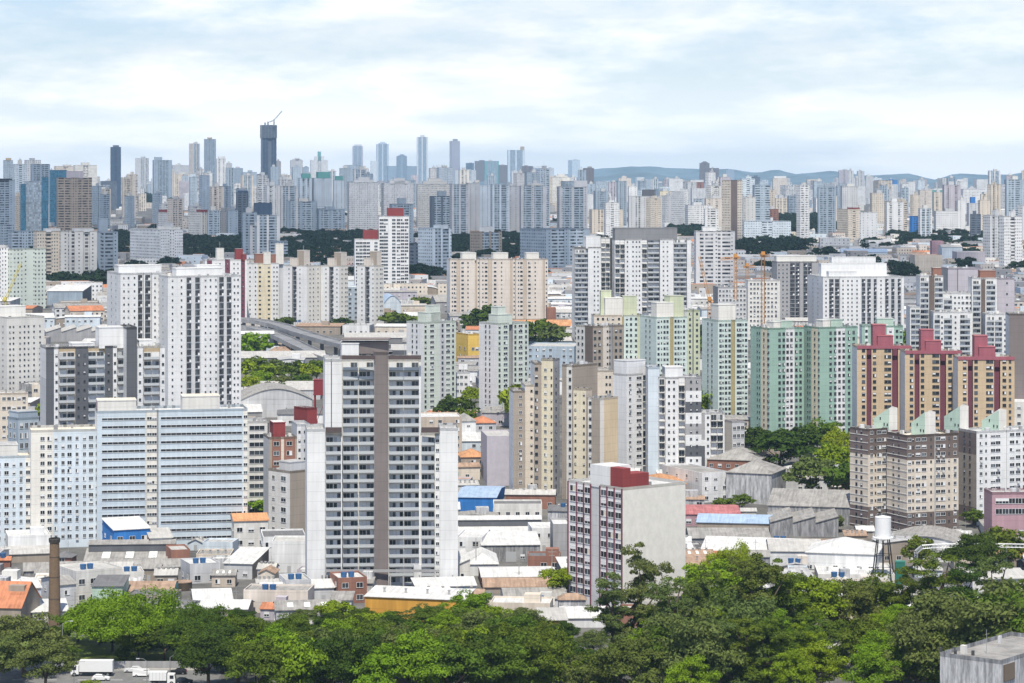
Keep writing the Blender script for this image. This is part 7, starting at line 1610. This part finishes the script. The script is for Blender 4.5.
for k in range(4):
    a = .5 + k * math.pi / 2; m = MB(); m.tube([(4.3 * math.cos(a), 4.3 * math.sin(a), -.3), (2.3 * math.cos(a), 2.3 * math.sin(a), zb_ - .36)], .2, dk, 6); m.build('leg', g)
m = MB()
for f_ in (.3, .62):
    for k in range(4):
        a, b2 = .5 + k * math.pi / 2, .5 + (k + 1) * math.pi / 2; r_ = 4.3 - 2 * f_; z = (zb_ - .36) * f_; m.tube([(r_ * math.cos(a), r_ * math.sin(a), z), (r_ * math.cos(b2), r_ * math.sin(b2), z)], .08, dk, 5)
m.build('brace', g); m = MB(); m.tube([(0, 0, -.3), (0, 0, zb_ - 1.1)], .25, dk, 8); m.build('riser_pipe', g)
# red water tower
d = 965; g = thing('red_water_tower', 'dark red square water tower on four red legs beside tall balcony tower', 'water tower', (xof(319.5, d), d, 0)); rdp = plain('red_oxide_paint', (.22, .035, .04), .6, 0, .15); zb_, zt_ = zof(394, d), zof(380, d)
m = MB(); m.box((-2.1, -2.1, zb_), (2.1, 2.1, zt_), rdp); m.box((-2.3, -2.3, zb_ - .3), (2.3, 2.3, zb_ - .01), rdp); m.box((-2.2, -2.2, zt_ + .005), (2.2, 2.2, zt_ + .3), rdp); m.build('tank_body', g)
for sx in (-1, 1):
    for sy in (-1, 1): m = MB(); m.box((sx * 1.7 - .25, sy * 1.7 - .25, -.3), (sx * 1.7 + .25, sy * 1.7 + .25, zb_ - .31), rdp); m.build('leg', g)
m = MB()
for z in (6, 14, 22, 30): m.box((-1.44, -1.85, z), (1.44, -1.6, z + .35), rdp); m.tube([(-1.5, -1.7, z), (1.5, -1.7, z + 7)], .1, rdp, 4)
m.build('brace', g)
# steel pipe frame
d = 772; g = thing('steel_truss_frame', 'galvanised steel truss frame with curved corner above the treetops', 'steel frame', (xof(916, d), d, 0)); sv = plain('galvanised_steel', (.50, .52, .54), .45, .5); Z = lambda y: zof(y, d)
m = MB()
for (px, y0) in ((916, 552), (934.5, 546), (957, 546), (1005, 546)): lattice(m, (xof(px, d) - xof(916, d), 0, -.3), (xof(px, d) - xof(916, d), 0, Z(y0)), .9, sv, 14, .1)
m.build('post', g)
m = MB(); X = lambda p: xof(p, d) - xof(916, d)
for (a, ya), (b2, y2) in (((916, 552), (922, 547)), ((922, 547), (934.5, 546)), ((934.5, 546), (957, 545.5)), ((957, 545.5), (1005, 545.5)), ((1005, 545.5), (1030, 546))): lattice(m, (X(a), 0, Z(ya)), (X(b2), 0, Z(y2)), 1.0, sv, 6, .09)
m.build('truss', g)
g = thing('green_container', 'small dark green water container beside the water tower', 'container', (xof(900, 770), 770, 0)); m = MB(); m.box((-1.4, -1, -.2), (1.4, 1, zof(562, 770)), plain('container_green', (.03, .16, .12), .5)); m.build('body', g); m = MB(); m.box((-1.5, -1.1, zof(562, 770) + .004), (1.5, 1.1, zof(560.8, 770)), plain('container_lid', (.05, .22, .17), .5)); m.build('lid', g)
# utility poles
for px, d, y, lb in ((75, 690, 592, 'wooden utility pole in front of the cream house block'), (188, 700, 598, 'utility pole beside the rusty tank'), (552, 742, 548, 'utility pole in the yard beside red-striped block'), (476, 790, 538, 'utility pole before the white fronted factory'), (860, 800, 545, 'utility pole beside white hip-roofed house'), (845, 806, 548, 'second utility pole by the white hip-roofed house'), (519, 768, 556, 'utility pole by the white-roofed brown brick shed')):
    g = thing('utility_pole', lb, 'utility pole', (xof(px, d), d, 0), 'utility poles'); m = MB(); h = zof(y, d); m.tube([(0, 0, -.3), (0, 0, h)], [.16, .1], plain('pole_concrete', (.3, .29, .27), .9), 7); m.build('pole', g); m = MB(); m.box((-1.2, -.07, h - 1.2), (1.2, .07, h - 1.05), plain('pole_concrete', (.3, .29, .27))); m.box((-.8, -.07, h - 2.2), (.8, .07, h - 2.05), plain('pole_concrete', (.3, .29, .27))); m.build('crossarm', g)
# ---------------- viaduct ----------------
def viaduct(label, pts, hgt, wd, group):
    """pts: pixel column, deck-top row; the deck follows them at a steady height over the ground"""
    P = []
    for px, y in pts:
        lo, hi = 900, 2500
        for _ in range(40):
            md = (lo + hi) / 2
            if HY + F * (H - gz(md) - hgt) / md > y: lo = md
            else: hi = md
        P.append((xof(px, lo), lo, gz(lo) + hgt))
    g = thing('viaduct', label, 'viaduct', (P[0][0], P[0][1], gz(P[0][1])), group); o = Vector(g.location); cc = wallmat('gy', .25); dk = wallmat('mg', .25); dm = MB(); pr = MB()
    V = [Vector(p) - o for p in P]; S = []
    for i, p in enumerate(V):
        t = (V[min(i + 1, len(V) - 1)] - V[max(0, i - 1)]); t.z = 0; t.normalize(); S.append(Vector((-t.y, t.x, 0)) * wd / 2)
    for i in range(len(V) - 1):
        p, q, s, u = V[i], V[i + 1], S[i], S[i + 1]; dn = Vector((0, 0, -1.4)); up = Vector((0, 0, 1.0))
        dm.face([p - s, p + s, q + u, q - u], dk); dm.face([p - s, q - u, q - u + dn, p - s + dn], cc); dm.face([p + s, q + u, q + u + dn, p + s + dn], cc); dm.face([p - s + dn, p + s + dn, q + u + dn, q - u + dn], cc)
        for sg in (-1, 1):
            a, b2, c2, d2 = p + s * sg, q + u * sg, p + s * sg * .95, q + u * sg * .95
            pr.face([a, b2, b2 + up, a + up], cc); pr.face([c2, d2, d2 + up, c2 + up], cc); pr.face([a + up, b2 + up, d2 + up, c2 + up], cc)
    dm.build('deck', g); pr.build('parapet', g)
    for i in range(len(V)):
        for f_ in ((0,) if i == len(V) - 1 else (0, .5)):
            c = V[i] if not f_ else V[i].lerp(V[i + 1], .5); gl = gz(c.y + o.y) - o.z; k = MB(); k.box((c.x - 1, c.y - 1.2, gl - .5), (c.x + 1, c.y + 1.2, c.z - 1.41), cc); k.build('pier', g)
viaduct('upper concrete viaduct curving behind the tall balcony tower', [(226, 319), (244, 319.5), (262, 321.5), (280, 325.5), (298, 332), (322, 339), (350, 346), (385, 352)], 9, 10, 'concrete viaducts')
viaduct('lower concrete ramp dipping under the upper viaduct', [(232, 327), (252, 328), (268, 331.5), (284, 338), (300, 346), (318, 354), (338, 361)], 7.5, 9, 'concrete viaducts')
# thin cloud above, out of the frame, that half shades part of the city
cw_ = bpy.data.materials.new('thin_cloud'); cw_.use_nodes = True; nt = cw_.node_tree; nt.nodes.clear(); o_ = N(nt, 'ShaderNodeOutputMaterial'); df = N(nt, 'ShaderNodeBsdfDiffuse'); df.inputs[0].default_value = (.86, .88, .9, 1)
tr = N(nt, 'ShaderNodeBsdfTransparent'); mxs = N(nt, 'ShaderNodeMixShader'); mxs.inputs[0].default_value = .27; nt.links.new(tr.outputs[0], mxs.inputs[1]); nt.links.new(df.outputs[0], mxs.inputs[2]); nt.links.new(mxs.outputs[0], o_.inputs[0])
from mathutils import noise as mn
hz = 1500.0; off = hz / math.tan(R_(SUN_EL)); ox, oy = -math.sin(R_(SUN_AZ)) * off, -math.cos(R_(SUN_AZ)) * off
for k_, (px0, px1, d0_, d1_) in enumerate(((-160, 588, 2080, 4700), (690, 975, 1780, 3000))):
    cl = MB(); cl.sm = True; cx, cy = xof((px0 + px1) / 2, (d0_ + d1_) / 2) + ox, (d0_ + d1_) / 2 + oy; rx_, ry_ = (px1 - px0) / 2 * (d0_ + d1_) / 2 / F, (d1_ - d0_) / 2; n1, n2 = 64, 8; rows2 = []
    for side in (1, -1):
        for i in range(n2 + 1):
            t = i / n2 if side == 1 else 1 - i / n2; row = []
            for j in range(n1):
                a = 2 * math.pi * j / n1; sq = 1 / max(abs(math.cos(a)), abs(math.sin(a))) ** .6; wob = 1 + .12 * mn.noise(Vector((math.cos(a) * 3, math.sin(a) * 3, k_ * 5.0))) + .06 * mn.noise(Vector((math.cos(a) * 9, math.sin(a) * 9, 2)))
                x, y = cx + rx_ * t * wob * sq * math.cos(a), cy + ry_ * t * wob * sq * math.sin(a)
                row.append((x, y, hz + (110 * (1 - t ** 3) + 40 * (1 - t) * mn.noise(Vector((x / 160, y / 160, 1)))) * (1 if side == 1 else .25) * side))
            rows2.append(row)
    for r0, r1 in zip(rows2, rows2[1:]):
        for j in range(n1): cl.face([r0[j], r0[(j + 1) % n1], r1[(j + 1) % n1], r1[j]], cw_)
    o = cl.build('clouds'); o['kind'] = 'stuff'; o['label'] = 'thin cloud high over the shaded part of the city'; o['category'] = 'cloud'
print('LOTS', NL)
